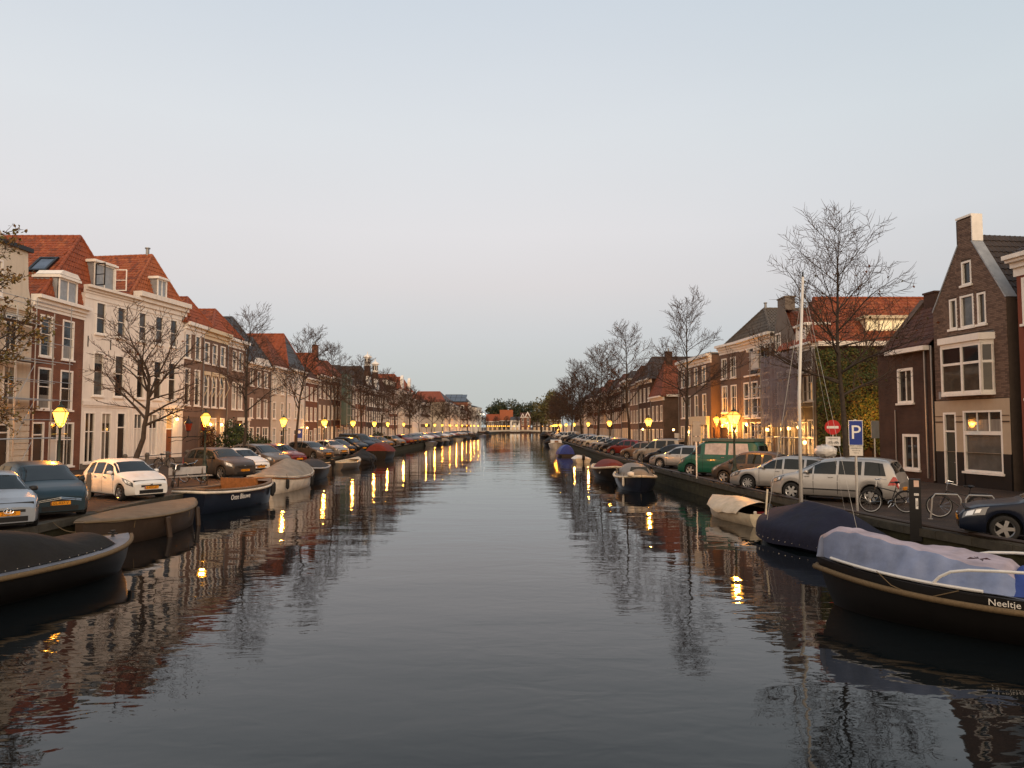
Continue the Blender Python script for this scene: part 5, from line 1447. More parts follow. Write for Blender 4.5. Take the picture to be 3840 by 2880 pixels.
rrow = [(63, 'hatchback', 'taupe'), (71.5, 'hatchback', 'red'), (77.5, 'hatchback', 'black'), (83, 'estate', 'grey'), (88.5, 'estate', 'silver'), (95, 'off_roader', 'cream'), (102, 'people_carrier', 'silver'), (109, 'hatchback', 'silver'), (117, 'people_carrier', 'silver'), (127, 'hatchback', 'black'), (137, 'estate', 'graphite'), (147, 'leisure_van', 'white'), (158, 'hatchback', 'grey'), (169, 'people_carrier', 'white'), (180, 'estate', 'silver'), (192, 'hatchback', 'grey'), (204, 'estate', 'black'), (216, 'hatchback', 'silver')]
for i, (y, k, colr) in enumerate(rrow):
    make_car(k, colr, '%s %s, %s car from the camera along the right quay' % (colw.get(colr, colr), kindw[k], ORD[i+8]), (rq(y)+.35, y+1), hd(180-40+R.uniform(-4, 4)), GR, far=y > 95)
# dark car at the right edge
make_car('saloon', 'blue', 'dark blue saloon cut by the right edge, five broad wheel spokes', place_by_wheel('saloon', 11.6, 17.6, 180-28), hd(180-28), GR, spokes=5)
# white box truck far along the right quay
r = empty('box_truck', (14.2, 190, QZ+.004), hd(180-40)); tag(r, 'white box truck among the far cars of the right quay', 'truck', GR)
m = MB(); m.box(-3.2, 1.4, -1.1, 1.1, .7, 3.1); m.build('cargo_box', PAINT['white'], r)
m = MB(); m.prism([(1.5, .4), (3.1, .4), (3.15, 1.1), (2.9, 1.3), (2.5, 2.1), (1.5, 2.1)], -1.0, 1.0); m.build('cab', PAINT['white'], r)
m = MB(); m.box(1.7, 2.4, -1.01, 1.01, 1.3, 1.9); m.build('cab_window', M_CGLASS, r)
ty, rim, disc = wheel_meshes(.36)
for x in (-2.2, 2.3):
    for sg in (1, -1):
        w = put('wheel', ty, r, (x, sg*.95, .36), (0, 0, 0 if sg < 0 else pi)); put('rim', rim, w)
# white plastic bag bundle on the roof of the silver people carrier's neighbour
# ---------------------------------------------------------------- boats (x forward, z = 0 at the water)
def bmat(n, c, rough=.4, **k): return mat(n, c, rough, 0, var=.22, scale=2.5, spec=.3, **k)
M_HULLBLUE = bmat('hull_navy', (.010, .014, .026), .3, coat=.4)
M_HULLBLACK = bmat('hull_black', (.008, .0072, .007), .4)
M_HULLWHITE = bmat('hull_white', (.70, .62, .51), .35, dirt=.2)
M_HULLCREAM = bmat('hull_cream', (.55, .47, .34), .4, dirt=.15)
M_HULLBROWN = bmat('hull_brown', (.040, .027, .019), .5, dirt=.3)
M_DECKBLUE = bmat('deck_bluegrey', (.13, .14, .17), .35)
def cloth(n, c, rough=.8): return mat(n, c, rough, 0, var=.2, scale=2.2, bump=1.0, bscale=4.5, spec=.2, dirt=.35)
M_RAILW = mat('rail_white', (.62, .61, .58), .4, var=.08)
M_TBLACK = cloth('tarp_black', (.013, .0115, .0105)); M_TNAVY = cloth('tarp_navy', (.012, .0135, .029)); M_TBLUE = cloth('tarp_faded_blue', (.165, .20, .30))
M_TBLUETOP = cloth('tarp_faded_top', (.34, .29, .33)); M_TGREY = cloth('tarp_grey', (.24, .205, .165)); M_TCREAM = cloth('tarp_cream', (.50, .40, .275), .45)
M_TBROWN = cloth('tarp_brown', (.145, .11, .075), .7); M_TRED = cloth('tarp_red', (.15, .03, .022)); M_TBRIGHT = cloth('tarp_bright_blue', (.028, .05, .24), .5)
class Boat:
    def __init__(s, L, B, F, rb=.25, rs=.1, stern=.75, tm=.42, p=2.2, keel=.8, blunt=0.0):
        s.L, s.B, s.F, s.rb, s.rs, s.stern, s.tm, s.p, s.keel, s.blunt = L, B, F, rb, rs, stern, tm, p, keel, blunt
    def hw(s, t):
        if t < s.tm: u = (s.tm-t)/s.tm; return s.B/2*(1-(1-s.stern)*u**2.2)
        u = (t-s.tm)/(1-s.tm); return s.B/2*max(s.blunt*(1-u**8)**.5 if s.blunt else 0, (1-u**s.p)) + .012
    def z(s, t):
        u = max(0, (t-s.tm)/(1-s.tm)); w = max(0, (s.tm-t)/s.tm)
        return s.F+s.rb*u*u+s.rs*w*w
    def x(s, t): return (t-.5)*s.L
    def rail(s, t, sg, o=0, dz=0):
        return (s.x(t)+(o*.9 if t > .97 else 0), sg*(s.hw(t)+o), s.z(t)+dz)
    def hull(s, r, m, n=26, stripe=None):
        mb = MB(); P = []; S = []
        for i in range(n+1):
            t = i/n; t = 1-(1-t)**1.3 if t > .5 else t
            w, z = s.hw(t), s.z(t)
            x = s.x(t); rake = .35*max(0, (t-.8)/.2)**2
            sec = [(x, w, z), (x-rake*.25, w*.985, z*.72), (x-rake*.5, w*.94, z*.4), (x-rake*.9, w*(s.keel), .02), (x-rake*1.3, w*.5, -.3)]
            P.append(sec+[(a, -b, c) for a, b, c in sec[::-1]])
        mb.grid(P); mb.poly(P[0][::-1])
        o = mb.build('hull', m, r, True)
        smooth_angle(o, 40)
        return o
    def rubrail(s, r, m, rad=.05, dz=-.03, o=.02, name='rubbing_rail', n=20, t0=0.0):
        for sg in (1, -1):
            mb = MB(); mb.tube([s.rail(t0+(1-t0)*i/n, sg, o, dz) for i in range(n+1)], rad, 6); mb.build(name, m, r, True)
        if t0 == 0:
            mb = MB(); mb.tube([s.rail(0, 1, o, dz), (s.x(0)-.03, 0, s.z(0)+dz+.01), s.rail(0, -1, o, dz)], rad, 6); mb.build(name, m, r, True)
    def deck(s, r, m, t0=.75, t1=1.0, name='deck', dz=-.02, n=8):
        mb = MB(); P = []
        for i in range(n+1):
            t = t0+(t1-t0)*i/n; w = max(s.hw(t)-.02, .005); P.append([(s.x(t), w*k, s.z(t)+dz+.03*(1-k*k)) for k in (1, .5, 0, -.5, -1)])
        mb.grid(P); return mb.build(name, m, r)
    def side_deck(s, r, m, t0=.1, t1=.8, wd=.22, dz=-.015, name='side_deck', n=14):
        for sg in (1, -1):
            mb = MB(); P = []
            for i in range(n+1):
                t = t0+(t1-t0)*i/n; w = s.hw(t); P.append([(s.x(t), sg*w, s.z(t)+dz), (s.x(t), sg*max(.01, w-wd), s.z(t)+dz+.02)])
            mb.grid(P, flip=sg > 0); mb.build(name, m, r)
    def inside(s, r, m, t0=.03, t1=.97, wd=.1, floor=.18, n=16, floor_m=None):
        mb = MB(); P = []
        for i in range(n+1):
            t = t0+(t1-t0)*i/n; w = max(s.hw(t)-wd, .01); P.append([(s.x(t), w, s.z(t)-.02), (s.x(t), w*.85, floor), (s.x(t), -w*.85, floor), (s.x(t), -w, s.z(t)-.02)])
        mb.grid(P, flip=True); mb.poly(P[0]); mb.poly(P[-1][::-1])
        return mb.build('inner_hull', m, r)
    def gunwale(s, r, m, wd=.12, dz=0.0, n=20, name='gunwale', th=.03):
        mb = MB()
        for sg in (1, -1):
            P = []
            for i in range(n+1):
                t = i/n; w = s.hw(t); P.append([(s.x(t), sg*(w+.03), s.z(t)+dz-th), (s.x(t), sg*(w+.03), s.z(t)+dz+th), (s.x(t), sg*max(0, w-wd), s.z(t)+dz+th), (s.x(t), sg*max(0, w-wd), s.z(t)+dz-th)])
            mb.grid(P, flip=sg > 0)
        mb.box(s.x(0)-.02, s.x(0)+wd, -s.hw(0), s.hw(0), s.z(0)+dz-th, s.z(0)+dz+th-.002)
        return mb.build(name, m, r)
    def cover(s, r, m, t0, t1, crown, drop=.12, o=.04, n=26, k=14, seed=1, fold=.03, ridge=1.0, endrop=True, name='tarpaulin', top=None, wscale=1.0, prof=None, hem=.05, even=False):
        """tarpaulin draped over hoops: crown(t01) is the height of the middle above the rail; ridge: 1 round .. 0 tent"""
        rr = random.Random(seed); ph = [rr.uniform(0, 6.3) for _ in range(8)]
        mb = MB(); P = []
        for i in range(n+1):
            u = i/n; t = t0+(t1-t0)*u
            w = (s.hw(t)+o)*wscale; z = s.z(t); c = crown(u); row = []
            for j in range(k+1):
                q = -1+2*j/k; a = abs(q)
                if prof: h = prof(a)
                else: h = (1-a)*(1-ridge)+ridge*(1-a**2.6)
                nz = fold*(.6*sin(9*u+3.1*q+ph[0])+.7*sin(17*u-6*q*(1 if q > 0 else -1)+ph[1])*a+.55*sin(34*u+7*a+ph[2])*a*a+.4*abs(sin(23*u+4*a+ph[3]))*a-.35*(1-a)*abs(sin(6*u*pi))+.55*sin(52*u+8*q+ph[4])*a*(1-.5*a)+.35*sin(83*u-5*q+ph[5])*a*sin(7*u+ph[6]))
                row.append((s.x(t)+.0, w*q, z+c*h+nz*(1 if a < .98 else .2)))
            e = drop*(1+.35*sin(14*u+ph[3])+.25*sin(29*u+ph[4]))
            e2 = drop*(1+.35*sin(13*u+ph[5])+.25*sin(27*u+ph[6]))
            if even: e = drop*(1+.06*sin(11*u)); e2 = drop*(1+.06*sin(13*u+1))
            row = [(s.x(t), -w-hem*(1+.6*sin(22*u+ph[1])), z-e)]+row+[(s.x(t), w+hem*(1+.6*sin(21*u+ph[2])), z-e2)]
            P.append(row)
        mats = m
        if endrop:
            for end, row in ((0, P[0]), (-1, P[-1])):
                dx = -.05 if end == 0 else .05
                P2 = [(x+dx, y, min(z, s.z(t0 if end == 0 else t1)-drop*.8)) for (x, y, z) in row]
                if end == 0: P.insert(0, P2)
                else: P.append(P2)
        if top:
            i0 = 0
            nj = len(P[0])
            mb.grid(P)
            cnt = 0
            for a in range(len(P)-1):
                for b in range(nj-1):
                    q = (b+.5-1)/k*2-1
                    if abs(q) < top: mb.mi[cnt] = 1
                    cnt += 1
        else: mb.grid(P)
        ob = mb.build(name, mats, r, True)
        md = ob.modifiers.new('soft', 'SUBSURF'); md.levels = 1; md.render_levels = 1
        return ob
def fender(r, p, L=.5, rad=.09, m=None):
    mb = MB(); mb.lathe([(.02, 0), (rad*.8, .05), (rad, .12), (rad, L-.12), (rad*.8, L-.05), (.02, L)], 10, (p[0], p[1], p[2]-L))
    o = mb.build('fender', m or M_BLACKR, r, True)
    k = MB(); k.tube([(p[0], p[1], p[2]), (p[0], p[1]*.93, p[2]+.25)], .012, 4); k.build('fender_line', M_ROPE, o)
def boat_root(name, label, loc, rz, cat='boat', group='boats moored along the quays'):
    r = empty(name, (loc[0], loc[1], 0), rz); tag(r, label, cat, group); return r
def rope(r, pts, m=None, rad=.012, name='mooring_line', sag=.1):
    A, B = Vector(pts[0]), Vector(pts[1]); mb = MB()
    mb.tube([A+(B-A)*t-Vector((0, 0, sag*4*t*(1-t))) for t in [i/8 for i in range(9)]], rad, 4); return mb.build(name, m or M_ROPE, r)

# 1 black covered launch, lower left corner (bow away from the camera)
b = Boat(7.6, 2.8, .64, .14, .05, .8, .45, 3.4, .78)
r = boat_root('launch', 'dark launch under a domed black cover with rope rubbing rail, lower left corner', (-10.9, 15.6), radians(74))
b.hull(r, M_HULLBLACK); b.deck(r, M_DECKBLUE, .72, .995); b.side_deck(r, M_DECKBLUE, .02, .74, .30)
b.rubrail(r, M_ROPE, .055, -.05, .03, n=28)
b.cover(r, M_TBLACK, .02, .84, lambda u: .28+.52*sin(pi*min(1, u*1.15+.05))**.7*(1 if u < .75 else max(.2, 1-(u-.75)*3.2)), drop=-.02, o=-.24, fold=.012, seed=3, hem=.0, endrop=True)
mb = MB()
for i in range(22):
    t = .06+.72*i/22
    for sg in (1, -1): mb.lathe([(.012, 0), (.012, .02)], 6, (b.x(t), sg*(b.hw(t)-.20), b.z(t)+.035))
mb.build('cover_stud', M_CHROME, r)
k = MB(); k.lathe([(.05, 0), (.035, .04), (.03, .12), (.06, .14), (.06, .17)], 10, (b.x(.93), 0, b.z(.93))); k.tube([(b.x(.93), -.14, b.z(.93)+.09), (b.x(.93), .14, b.z(.93)+.09)], .02, 6); k.build('mooring_bollard', M_BLACK, r)

# 2 flat brown covered barge
b = Boat(7.0, 2.25, .74, .10, .10, .10, .5, 1.9, .86)
r = boat_root('barge', 'brown open barge under a taut flat tan cover, between two dark boats', (-12.1, 24.6), radians(88))
b.hull(r, M_HULLBROWN)
b.cover(r, M_TBROWN, .0, 1.0, lambda u: .02+.10*sin(pi*u), drop=.06, o=.03, fold=.006, seed=5, hem=.015)
mb = MB(); mb.tube([b.rail(i/20, -1, .05, -.05) for i in range(21)], .02, 5); mb.build('cover_cord', M_ROPE, r)
for t in (.2, .42, .62, .82):
    mb = MB(); mb.tube([b.rail(t, -1, .05, -.1), b.rail(t, -1, .02, -.3)], .01, 4); mb.build('cover_strap', M_ROPE, r)
for y, px_ in ((23.9, -10.93), (26.7, -11.2)):
    k = MB(); k.lathe([(.085, -.8), (.085, .62), (.06, .65)], 8, (0, 0, 0)); o = k.build('mooring_post', M_DWOOD, None); o.location = (px_, y, 0); o.rotation_euler = (0.12 if y < 25 else -.03, -.10, 0)
    tag(o, 'leaning grey timber mooring post against the tan covered barge, %s one' % ('nearer' if y < 25 else 'farther'), 'post')

# 3 navy open sloop with white strake
b = Boat(5.9, 2.1, .88, .14, .10, .72, .45, 2.6, .8)
r = boat_root('open_sloop', 'navy open sloop with white strake and script name on its side', (-12.3, 32.9), radians(76))
b.hull(r, M_HULLBLUE); b.inside(r, M_VARN, floor=.3); b.gunwale(r, M_TEAK, .16, .0)
b.rubrail(r, M_HULLWHITE, .06, -.11, .015, name='white_strake')
b.deck(r, M_TEAK, .84, 1.0, dz=.01)
k = MB(); k.box(b.x(.56), b.x(.58), -.9, .9, .3, 1.22); k.box(b.x(.58), b.x(.88), .5, .55, .3, 1.15); k.build('wooden_backrest', M_VARN, r)
k = MB(); k.box(b.x(.12), b.x(.2), -.85, .85, .55, .6); k.box(b.x(.68), b.x(.74), -.7, .7, .6, .65); k.build('thwart', M_VARN, r)
t = text('boat_name', 'Onze Blauwe', .30, mat('name_white', (.75, .72, .66), .5, var=0), r, (-1.0, -b.hw(.33)-.012, .55), (radians(86), 0, 0), .002, shear=.35, sx=.85)
for t_ in (.80, .93): fender(r, b.rail(t_, -1, .1, -.08), .55, .1)

# 4 white sloop under a grey tarpaulin
b = Boat(8.4, 2.6, .76, .42, .2, .55, .48, 2.2, .82)
r = boat_root('sloop', 'white round-bilged sloop under a sagging grey tarpaulin', (-12.95, 42.6), radians(90))
b.hull(r, M_HULLWHITE); b.rubrail(r, M_VARN, .05, -.1, .02); b.deck(r, M_HULLWHITE, .8, 1.0); b.gunwale(r, M_HULLWHITE, .15)
b.cover(r, M_TGREY, .0, .86, lambda u: .12+.85*(max(0, 1-abs(u-.62)/.62))**.9, drop=.07, o=.03, fold=.055, seed=8, ridge=.35)
for t_ in (.55, .85, .12): fender(r, b.rail(t_, -1, .1, -.12), .55, .09)

# 5 dark boat with slate cover
b = Boat(5.4, 2.3, .78, .16, .05, .85, .42, 3.2, .8)
r = boat_root('tug_launch', 'dark launch with slate cover and pale rubbing rail, bow to the camera', (-13.7, 50.0), radians(-86))
b.hull(r, M_HULLBLACK); b.rubrail(r, mat('pale_rail', (.30, .30, .31), .5), .06, -.04, .02); b.deck(r, M_DECKBLUE, .7, 1.0)
b.cover(r, cloth('tarp_slate', (.038, .036, .038)), .02, .8, lambda u: .55*sin(pi*min(1, .2+u*.72))**.6, drop=.03, o=-.12, fold=.012, seed=11, ridge=.8)
# 6 cream dinghy
b = Boat(5.2, 2.0, .55, .3, .05, .8, .4, 2.4, .72)
r = boat_root('open_dinghy', 'cream open dinghy with smooth pale inside', (-13.9, 62.5), radians(80))
b.hull(r, bmat('hull_grey', (.10, .09, .08))); b.inside(r, M_HULLCREAM, wd=.12, floor=.22); b.gunwale(r, M_HULLCREAM, .16, .02); b.deck(r, M_HULLCREAM, .8, 1.0, dz=.03)
k = MB(); k.box(b.x(.3), b.x(.38), -.8, .8, .42, .48); k.build('thwart', M_HULLCREAM, r)
k = MB(); k.box(b.x(0)-.35, b.x(0)-.05, -.15, .15, .45, .85); k.box(b.x(0)-.25, b.x(0)-.12, -.05, .05, -.2, .45); k.build('outboard_motor', M_BLACK, r)
# 7 black tarp boat with tent ridge
b = Boat(6.0, 2.3, .6, .2, .1, .7, .45, 2.3, .8)
r = boat_root('covered_boat', 'low boat under a sagging black tent-shaped tarpaulin beside the cream dinghy', (-14.2, 70.5), radians(86))
b.hull(r, M_HULLBROWN); b.cover(r, M_TBLACK, .0, .98, lambda u: .15+.75*max(0, 1-abs(u-.5)/.5), drop=.2, o=.06, fold=.05, seed=14, ridge=.1)
for t_ in (.3, .6): fender(r, b.rail(t_, -1, .08, -.1), .4, .08)
# 8 red covered boat
b = Boat(6.4, 2.6, .9, .25, .1, .85, .45, 2.6, .8)
r = boat_root('covered_boat', 'black hulled boat with dull red hood on the left bank', (-14.2, 81.5), radians(88))
b.hull(r, M_HULLBLACK); b.cover(r, M_TRED, .0, .82, lambda u: .35+.55*sin(pi*min(1, .1+u))**.5, drop=.05, o=.02, fold=.02, seed=17, ridge=.9); b.deck(r, M_HULLBLACK, .75, 1.0)
# farther boats, left bank
def small_boat(label, loc, rz, hm, cm, L=5.5, B=2.2, crown=.6, name='moored_boat', cabin=None):
    b = Boat(L, B, .6, .25, .08, .75, .45, 2.4, .8); r = boat_root(name, label, loc, radians(rz)); b.hull(r, hm, 16); b.rubrail(r, M_TEAK, .05, -.04, .02, n=12); b.deck(r, M_DECKBLUE if hm != M_HULLWHITE else M_HULLCREAM, .7, 1.0)
    if cm: b.cover(r, cm, .02, .8, lambda u: crown*sin(pi*min(1, .15+u*.8))**.6, drop=.08, o=.02, n=12, k=8, fold=.02, seed=int(loc[1]))
    else: b.inside(r, hm, floor=.25); b.gunwale(r, M_TEAK, .12)
    if cabin:
        k = MB(); k.prism([(b.x(.35), .6), (b.x(.62), .6), (b.x(.56), 1.35), (b.x(.37), 1.35)], -.8, .8); c = k.build('cabin', cabin, r)
        k = MB(); k.box(b.x(.39), b.x(.53), -.81, .81, .95, 1.25); k.build('cabin_window', M_CGLASS, c)
        k = MB(); k.prism([(b.x(.33), 1.36), (b.x(.60), 1.36), (b.x(.58), 1.44), (b.x(.35), 1.44)], -.85, .85); k.build('cabin_roof', M_BLACK, c)
    return r
small_boat('small grey open boat beyond the red hooded boat', (-15.0, 138, 0), 88, bmat('hull_midgrey', (.12, .11, .1)), None, 4.0)
small_boat('black cabin boat with framed windows moored by the white off-roader', (-14.6, 146, 0), -85, M_HULLBLACK, None, 6, 2.4, cabin=M_BLACK)
small_boat('grey covered boat in the far cluster of the left bank', (-14.2, 156, 0), 88, M_HULLBLACK, M_TGREY, 6)
small_boat('dark covered boat behind the grey covered one', (-14.0, 165, 0), 88, M_HULLBLACK, M_TBLACK, 6)
small_boat('cream bowed barge with dark wheelhouse far along the left bank', (-13.6, 184, 0), -88, M_HULLCREAM, None, 8, 3.0, cabin=M_BLACK)
small_boat('long black barge loaded with colourful gear on the far left bank', (-12.6, 200, 0), 86, M_HULLBLACK, M_TBLACK, 12, 3.4, .5)
small_boat('black boat beyond the loaded barge', (-11.6, 232, 0), 84, M_HULLBLACK, M_TBLACK, 8, 2.8)
small_boat('blue-grey boat near the bridge on the left bank', (-10.3, 262, 0), 84, bmat('hull_bluegrey', (.09, .11, .16)), None, 6, 2.4)
small_boat('dark tall boat last before the bridge, left bank', (-9.4, 285, 0), 84, M_HULLBROWN, M_TBLACK, 9, 3, 1.4)

# right bank: Neeltje
b = Boat(6.7, 2.55, .76, .14, .1, .75, .45, 2.5, .8)
r = boat_root('launch', 'dark launch under a faded blue tarpaulin, name lettered on its side, lower right', (8.7, 12.95), radians(140))
b.hull(r, bmat('hull_nearblack', (.007, .0062, .006), .45)); b.rubrail(r, M_ROPE, .055, -.19, .03, n=28); b.deck(r, bmat('deck_dark', (.03, .028, .028)), .78, 1.0); b.side_deck(r, bmat('deck_dark', (.03, .028, .028)), .0, .8, .25)
b.cover(r, [M_TBLUE, M_TBLUETOP], .46, .99, lambda u: (.34+.31*min(1, u/.85)) if .10 < u < .9 else (.34*u/.10 if u <= .10 else max(.28, .65-(u-.9)*2.6)), drop=-.025, o=-.13, fold=.050, seed=21, prof=lambda a: 1-.05*a if a < .5 else max(0, .975-.975*((a-.5)/.5)**1.0), top=.48, n=64, k=28, hem=.0)
b.cover(r, cloth('tarp_strong_blue', (.03, .055, .2)), .10, .50, lambda u: .12+.18*u, drop=-.02, o=-.2, fold=.06, seed=23, n=20, k=16, hem=.0)
for sg in (1, -1):
    k = MB(); k.tube([b.rail(t, sg, -.10, .05) for t in [.55+.40*i/10 for i in range(11)]], .028, 6); k.build('side_rail', M_RAILW, r)
    k = MB(); pts = [b.rail(.66, sg, -.10, .06), b.rail(.645, sg, -.10, .18), b.rail(.62, sg, -.11, .29), b.rail(.58, sg, -.12, .36), b.rail(.52, sg, -.13, .40), b.rail(.24, sg, -.15, .46), b.rail(.18, sg, -.15, .38), b.rail(.16, sg, -.15, .05)]
    k.tube(pts, .026, 7); k.build('stern_rail', M_RAILW, r)
text('boat_name', 'Neeltje', .15, mat('name_white', (.75, .72, .66), .5, var=0), r, (b.x(.505), b.hw(.505)+.008, .68), (radians(96), 0, radians(180)), .002)
k = MB(); k.tube([b.rail(.80, 1, .02, .08), b.rail(.76, 1, .05, -.10), b.rail(.72, 1, .05, -.16), b.rail(.66, 1, .03, -.15), b.rail(.6, 1, .0, .02)], .009, 4); k.build('hanging_line', M_ROPE, r)
mb = MB()
for i in range(4):
    a = i*1.6+.4; x, y, z = b.x(.57), .5, b.z(.57)+.47; mb.poly([(x, y, z), (x+.13*cos(a)-.03*sin(a), y+.13*sin(a)+.03*cos(a), z+.02), (x+.19*cos(a), y+.19*sin(a), z-.01), (x+.13*cos(a)+.03*sin(a), y+.13*sin(a)-.03*cos(a), z+.02)])
mb.build('tarp_tie', bmat('dark_red_tie', (.05, .012, .012)), r)

# navy covered sailing boat with white mast
b = Boat(5.0, 2.6, .52, .18, .02, .5, .55, 2.4, .85)
r = boat_root('sailing_boat', 'sailing boat under a peaked navy cover with tall white mast', (9.05, 22.4), radians(101))
b.hull(r, M_HULLBLUE)
b.cover(r, M_TNAVY, .0, .97, lambda u: .05+.62*u/.22 if u < .22 else (.67+.12*(u-.22)/.35 if u < .57 else .79-.62*(u-.57)/.43), drop=.44, o=.07, fold=.012, seed=31, ridge=.12, hem=.01, even=True)
mx_ = b.x(.63)
k = MB(); k.tube([(mx_, 0, 1.0), (mx_-.02, .0, 4.5), (mx_-.02, -.22, 8.2)], [.055, .05, .04], 8); k.build('mast', mat('mast_white', (.62, .60, .56), .4), r, True)
k = MB(); k.tube([(mx_, 0, .8), (mx_, 0, 1.12)], .1, 8); k.build('mast_collar', M_BLACK, r)
for i, (px, py, pz) in enumerate(((mx_-.3, b.hw(.55)+.02, .7), (mx_-.3, -b.hw(.55)-.02, .7), (b.x(.99), 0, .95), (b.x(.02), .3, .8))):
    k = MB(); k.tube([(px, py, pz), (mx_-.02, -.2, 7.8 if i != 3 else 8.1)], .005, 4); k.build('shroud', M_STEEL, r)
k = MB(); k.tube([(mx_+.03, .06, 1.1), (mx_+.04, -.1, 5.5), (mx_+.06, -.15, 8.0)], .008, 4); k.build('halyard', M_ROPE, r)
k = MB(); k.tube([(b.x(.6), b.hw(.6)-.02, .85), (b.x(.62), b.hw(.6)-.15, 1.6)], .03, 6); k.build('boom_roll', M_HULLCREAM, r)
k = MB(); k.lathe([(.03, 0), (.02, .15), (.04, .16)], 6, (mx_-.02, -.22, 8.2)); k.build('masthead_light', M_BLACK, r)
mb = MB()
for i in range(16):
    t = .04+.9*i/16
    for sg in (1, -1): mb.lathe([(.012, 0), (.012, .02)], 6, (b.x(t), sg*(b.hw(t)+.085), b.z(t)-.34))
mb.build('cover_stud', M_CHROME, r)

# cream covered motor boat with outboard
b = Boat(4.4, 1.75, .45, .22, .0, .9, .45, 2.3, .82)
r = boat_root('motor_boat', 'small cream motor boat with loose cream tarpaulin open at its dark stern', (8.65, 28.4), radians(101))
b.hull(r, M_HULLCREAM); b.inside(r, bmat('inside_dark_red', (.035, .01, .01)), floor=.15)
b.cover(r, M_TCREAM, .16, 1.0, lambda u: .42*sin(pi*min(1, .28+u*.7))**.7, drop=.10, o=.05, fold=.028, seed=37, ridge=.6, endrop=False)
k = MB(); k.lathe([(.08, 0), (.13, .05), (.14, .3), (.10, .42), (.04, .46)], 10, (b.x(0)-.12, .1, .35)); k.box(b.x(0)-.18, b.x(0)-.08, .05, .15, -.3, .36); k.build('outboard_motor', M_BLACK, r, True)
k = MB(); k.lathe([(.05, 0), (.06, .12), (.03, .14)], 8, (b.x(.05), .45, .38)); k.build('white_bottle', M_HULLWHITE, r)
k = MB(); k.box(b.x(.05), b.x(.14), -.4, .2, .3, .45); k.build('red_fuel_tank', bmat('tank_red', (.2, .012, .012)), r)

# dark sloop with clear canopy
b = Boat(5.8, 2.25, .7, .2, .08, .75, .45, 2.5, .82)
r = boat_root('canopy_boat', 'dark sloop with beige clear-window canopy, bow to the camera', (7.05, 42.6), radians(-93))
b.hull(r, M_HULLBLUE); b.rubrail(r, M_HULLCREAM, .07, -.03, .02); b.deck(r, bmat('deck_dark', (.03, .03, .03)), .75, 1.0)
cvr = b.cover(r, cloth('canopy_beige', (.20, .165, .13), .5), .12, .86, lambda u: .72*sin(pi*min(1, .22+u*.7))**.55, drop=.02, o=-.08, fold=.01, seed=41, ridge=.95)
for sg in (1, -1):
    for (t0, t1) in ((.3, .44), (.48, .62)):
        k = MB(); P = [[(b.x(t0+(t1-t0)*i/4), sg*(b.hw(t0+(t1-t0)*i/4)-.08)*(f2), b.z(.5)+h) for f2, h in ((1.0, .16), (.97, .46))] for i in range(5)]; k.grid(P, flip=sg > 0); k.build('canopy_window', M_CGLASS, r)
k = MB(); P = [[(b.x(.80)+(.18 if q_ == 0 else .0), sg_*(.55 if q_ == 0 else .42), b.z(.8)+(.18 if q_ == 0 else .52)) for sg_ in (-1, -.3, .3, 1)] for q_ in (0, 1)]; k.grid(P); k.build('canopy_windscreen', M_CGLASS, r)
fender(r, b.rail(.8, -1, .08, -.05), .5, .07, M_HULLWHITE)
k = MB(); k.lathe([(.15, 0), (.2, .05), (.18, .2), (.05, .25)], 8, (b.x(.9), -.5, b.z(.9))); k.build('white_bundle', M_HULLWHITE, r, True)

# red covered sloop behind it
b = Boat(6.2, 2.4, .72, .22, .08, .75, .45, 2.5, .82)
r = boat_root('covered_sloop', 'pale railed sloop under a long red cover behind the canopy boat', (6.75, 51.0), radians(-92))
b.hull(r, M_HULLBLACK); b.rubrail(r, M_HULLCREAM, .08, -.02, .02); b.deck(r, M_HULLCREAM, .75, 1.0); b.side_deck(r, M_HULLCREAM, .02, .78, .22)
b.cover(r, M_TRED, .05, .86, lambda u: .55*sin(pi*min(1, .15+u*.75))**.5, drop=.0, o=-.14, fold=.012, seed=43, ridge=.95, hem=.0)
text('boat_name', 'Tres Bon', .2, mat('name_white', (.75, .72, .66), .5, var=0), r, (b.x(.8), -b.hw(.8)-.03, .5), (radians(86), 0, radians(-16)), .002)

# small cream dinghy with covered outboard, stern to the camera
b = Boat(3.6, 1.6, .42, .25, .0, .92, .4, 2.3, .85)
r = boat_root('covered_dinghy', 'small cream dinghy with black outboard on its stern', (6.75, 73.5), radians(94))
b.hull(r, M_HULLCREAM); b.cover(r, M_HULLWHITE, .05, .98, lambda u: .2*sin(pi*min(1, .2+u*.8))**.6, drop=.05, o=.03, fold=.01, seed=47)
k = MB(); k.lathe([(.1, 0), (.15, .05), (.15, .4), (.1, .5)], 10, (b.x(0)-.15, 0, .3)); k.box(b.x(0)-.2, b.x(0)-.1, -.06, .06, -.3, .32); k.build('outboard_motor', M_BLACK, r, True)
# bright blue tarpaulin boat
b = Boat(5.0, 1.9, .5, .2, .05, .8, .45, 2.3, .8)
r = boat_root('covered_boat', 'boat wrapped in a bright blue tarpaulin on the right bank', (6.4, 90.0), radians(92))
b.hull(r, M_HULLBROWN); b.cover(r, M_TBRIGHT, .0, .95, lambda u: .25+.65*sin(pi*min(1, .3+u*.68))**.6, drop=.32, o=.06, fold=.04, seed=51, ridge=.7)
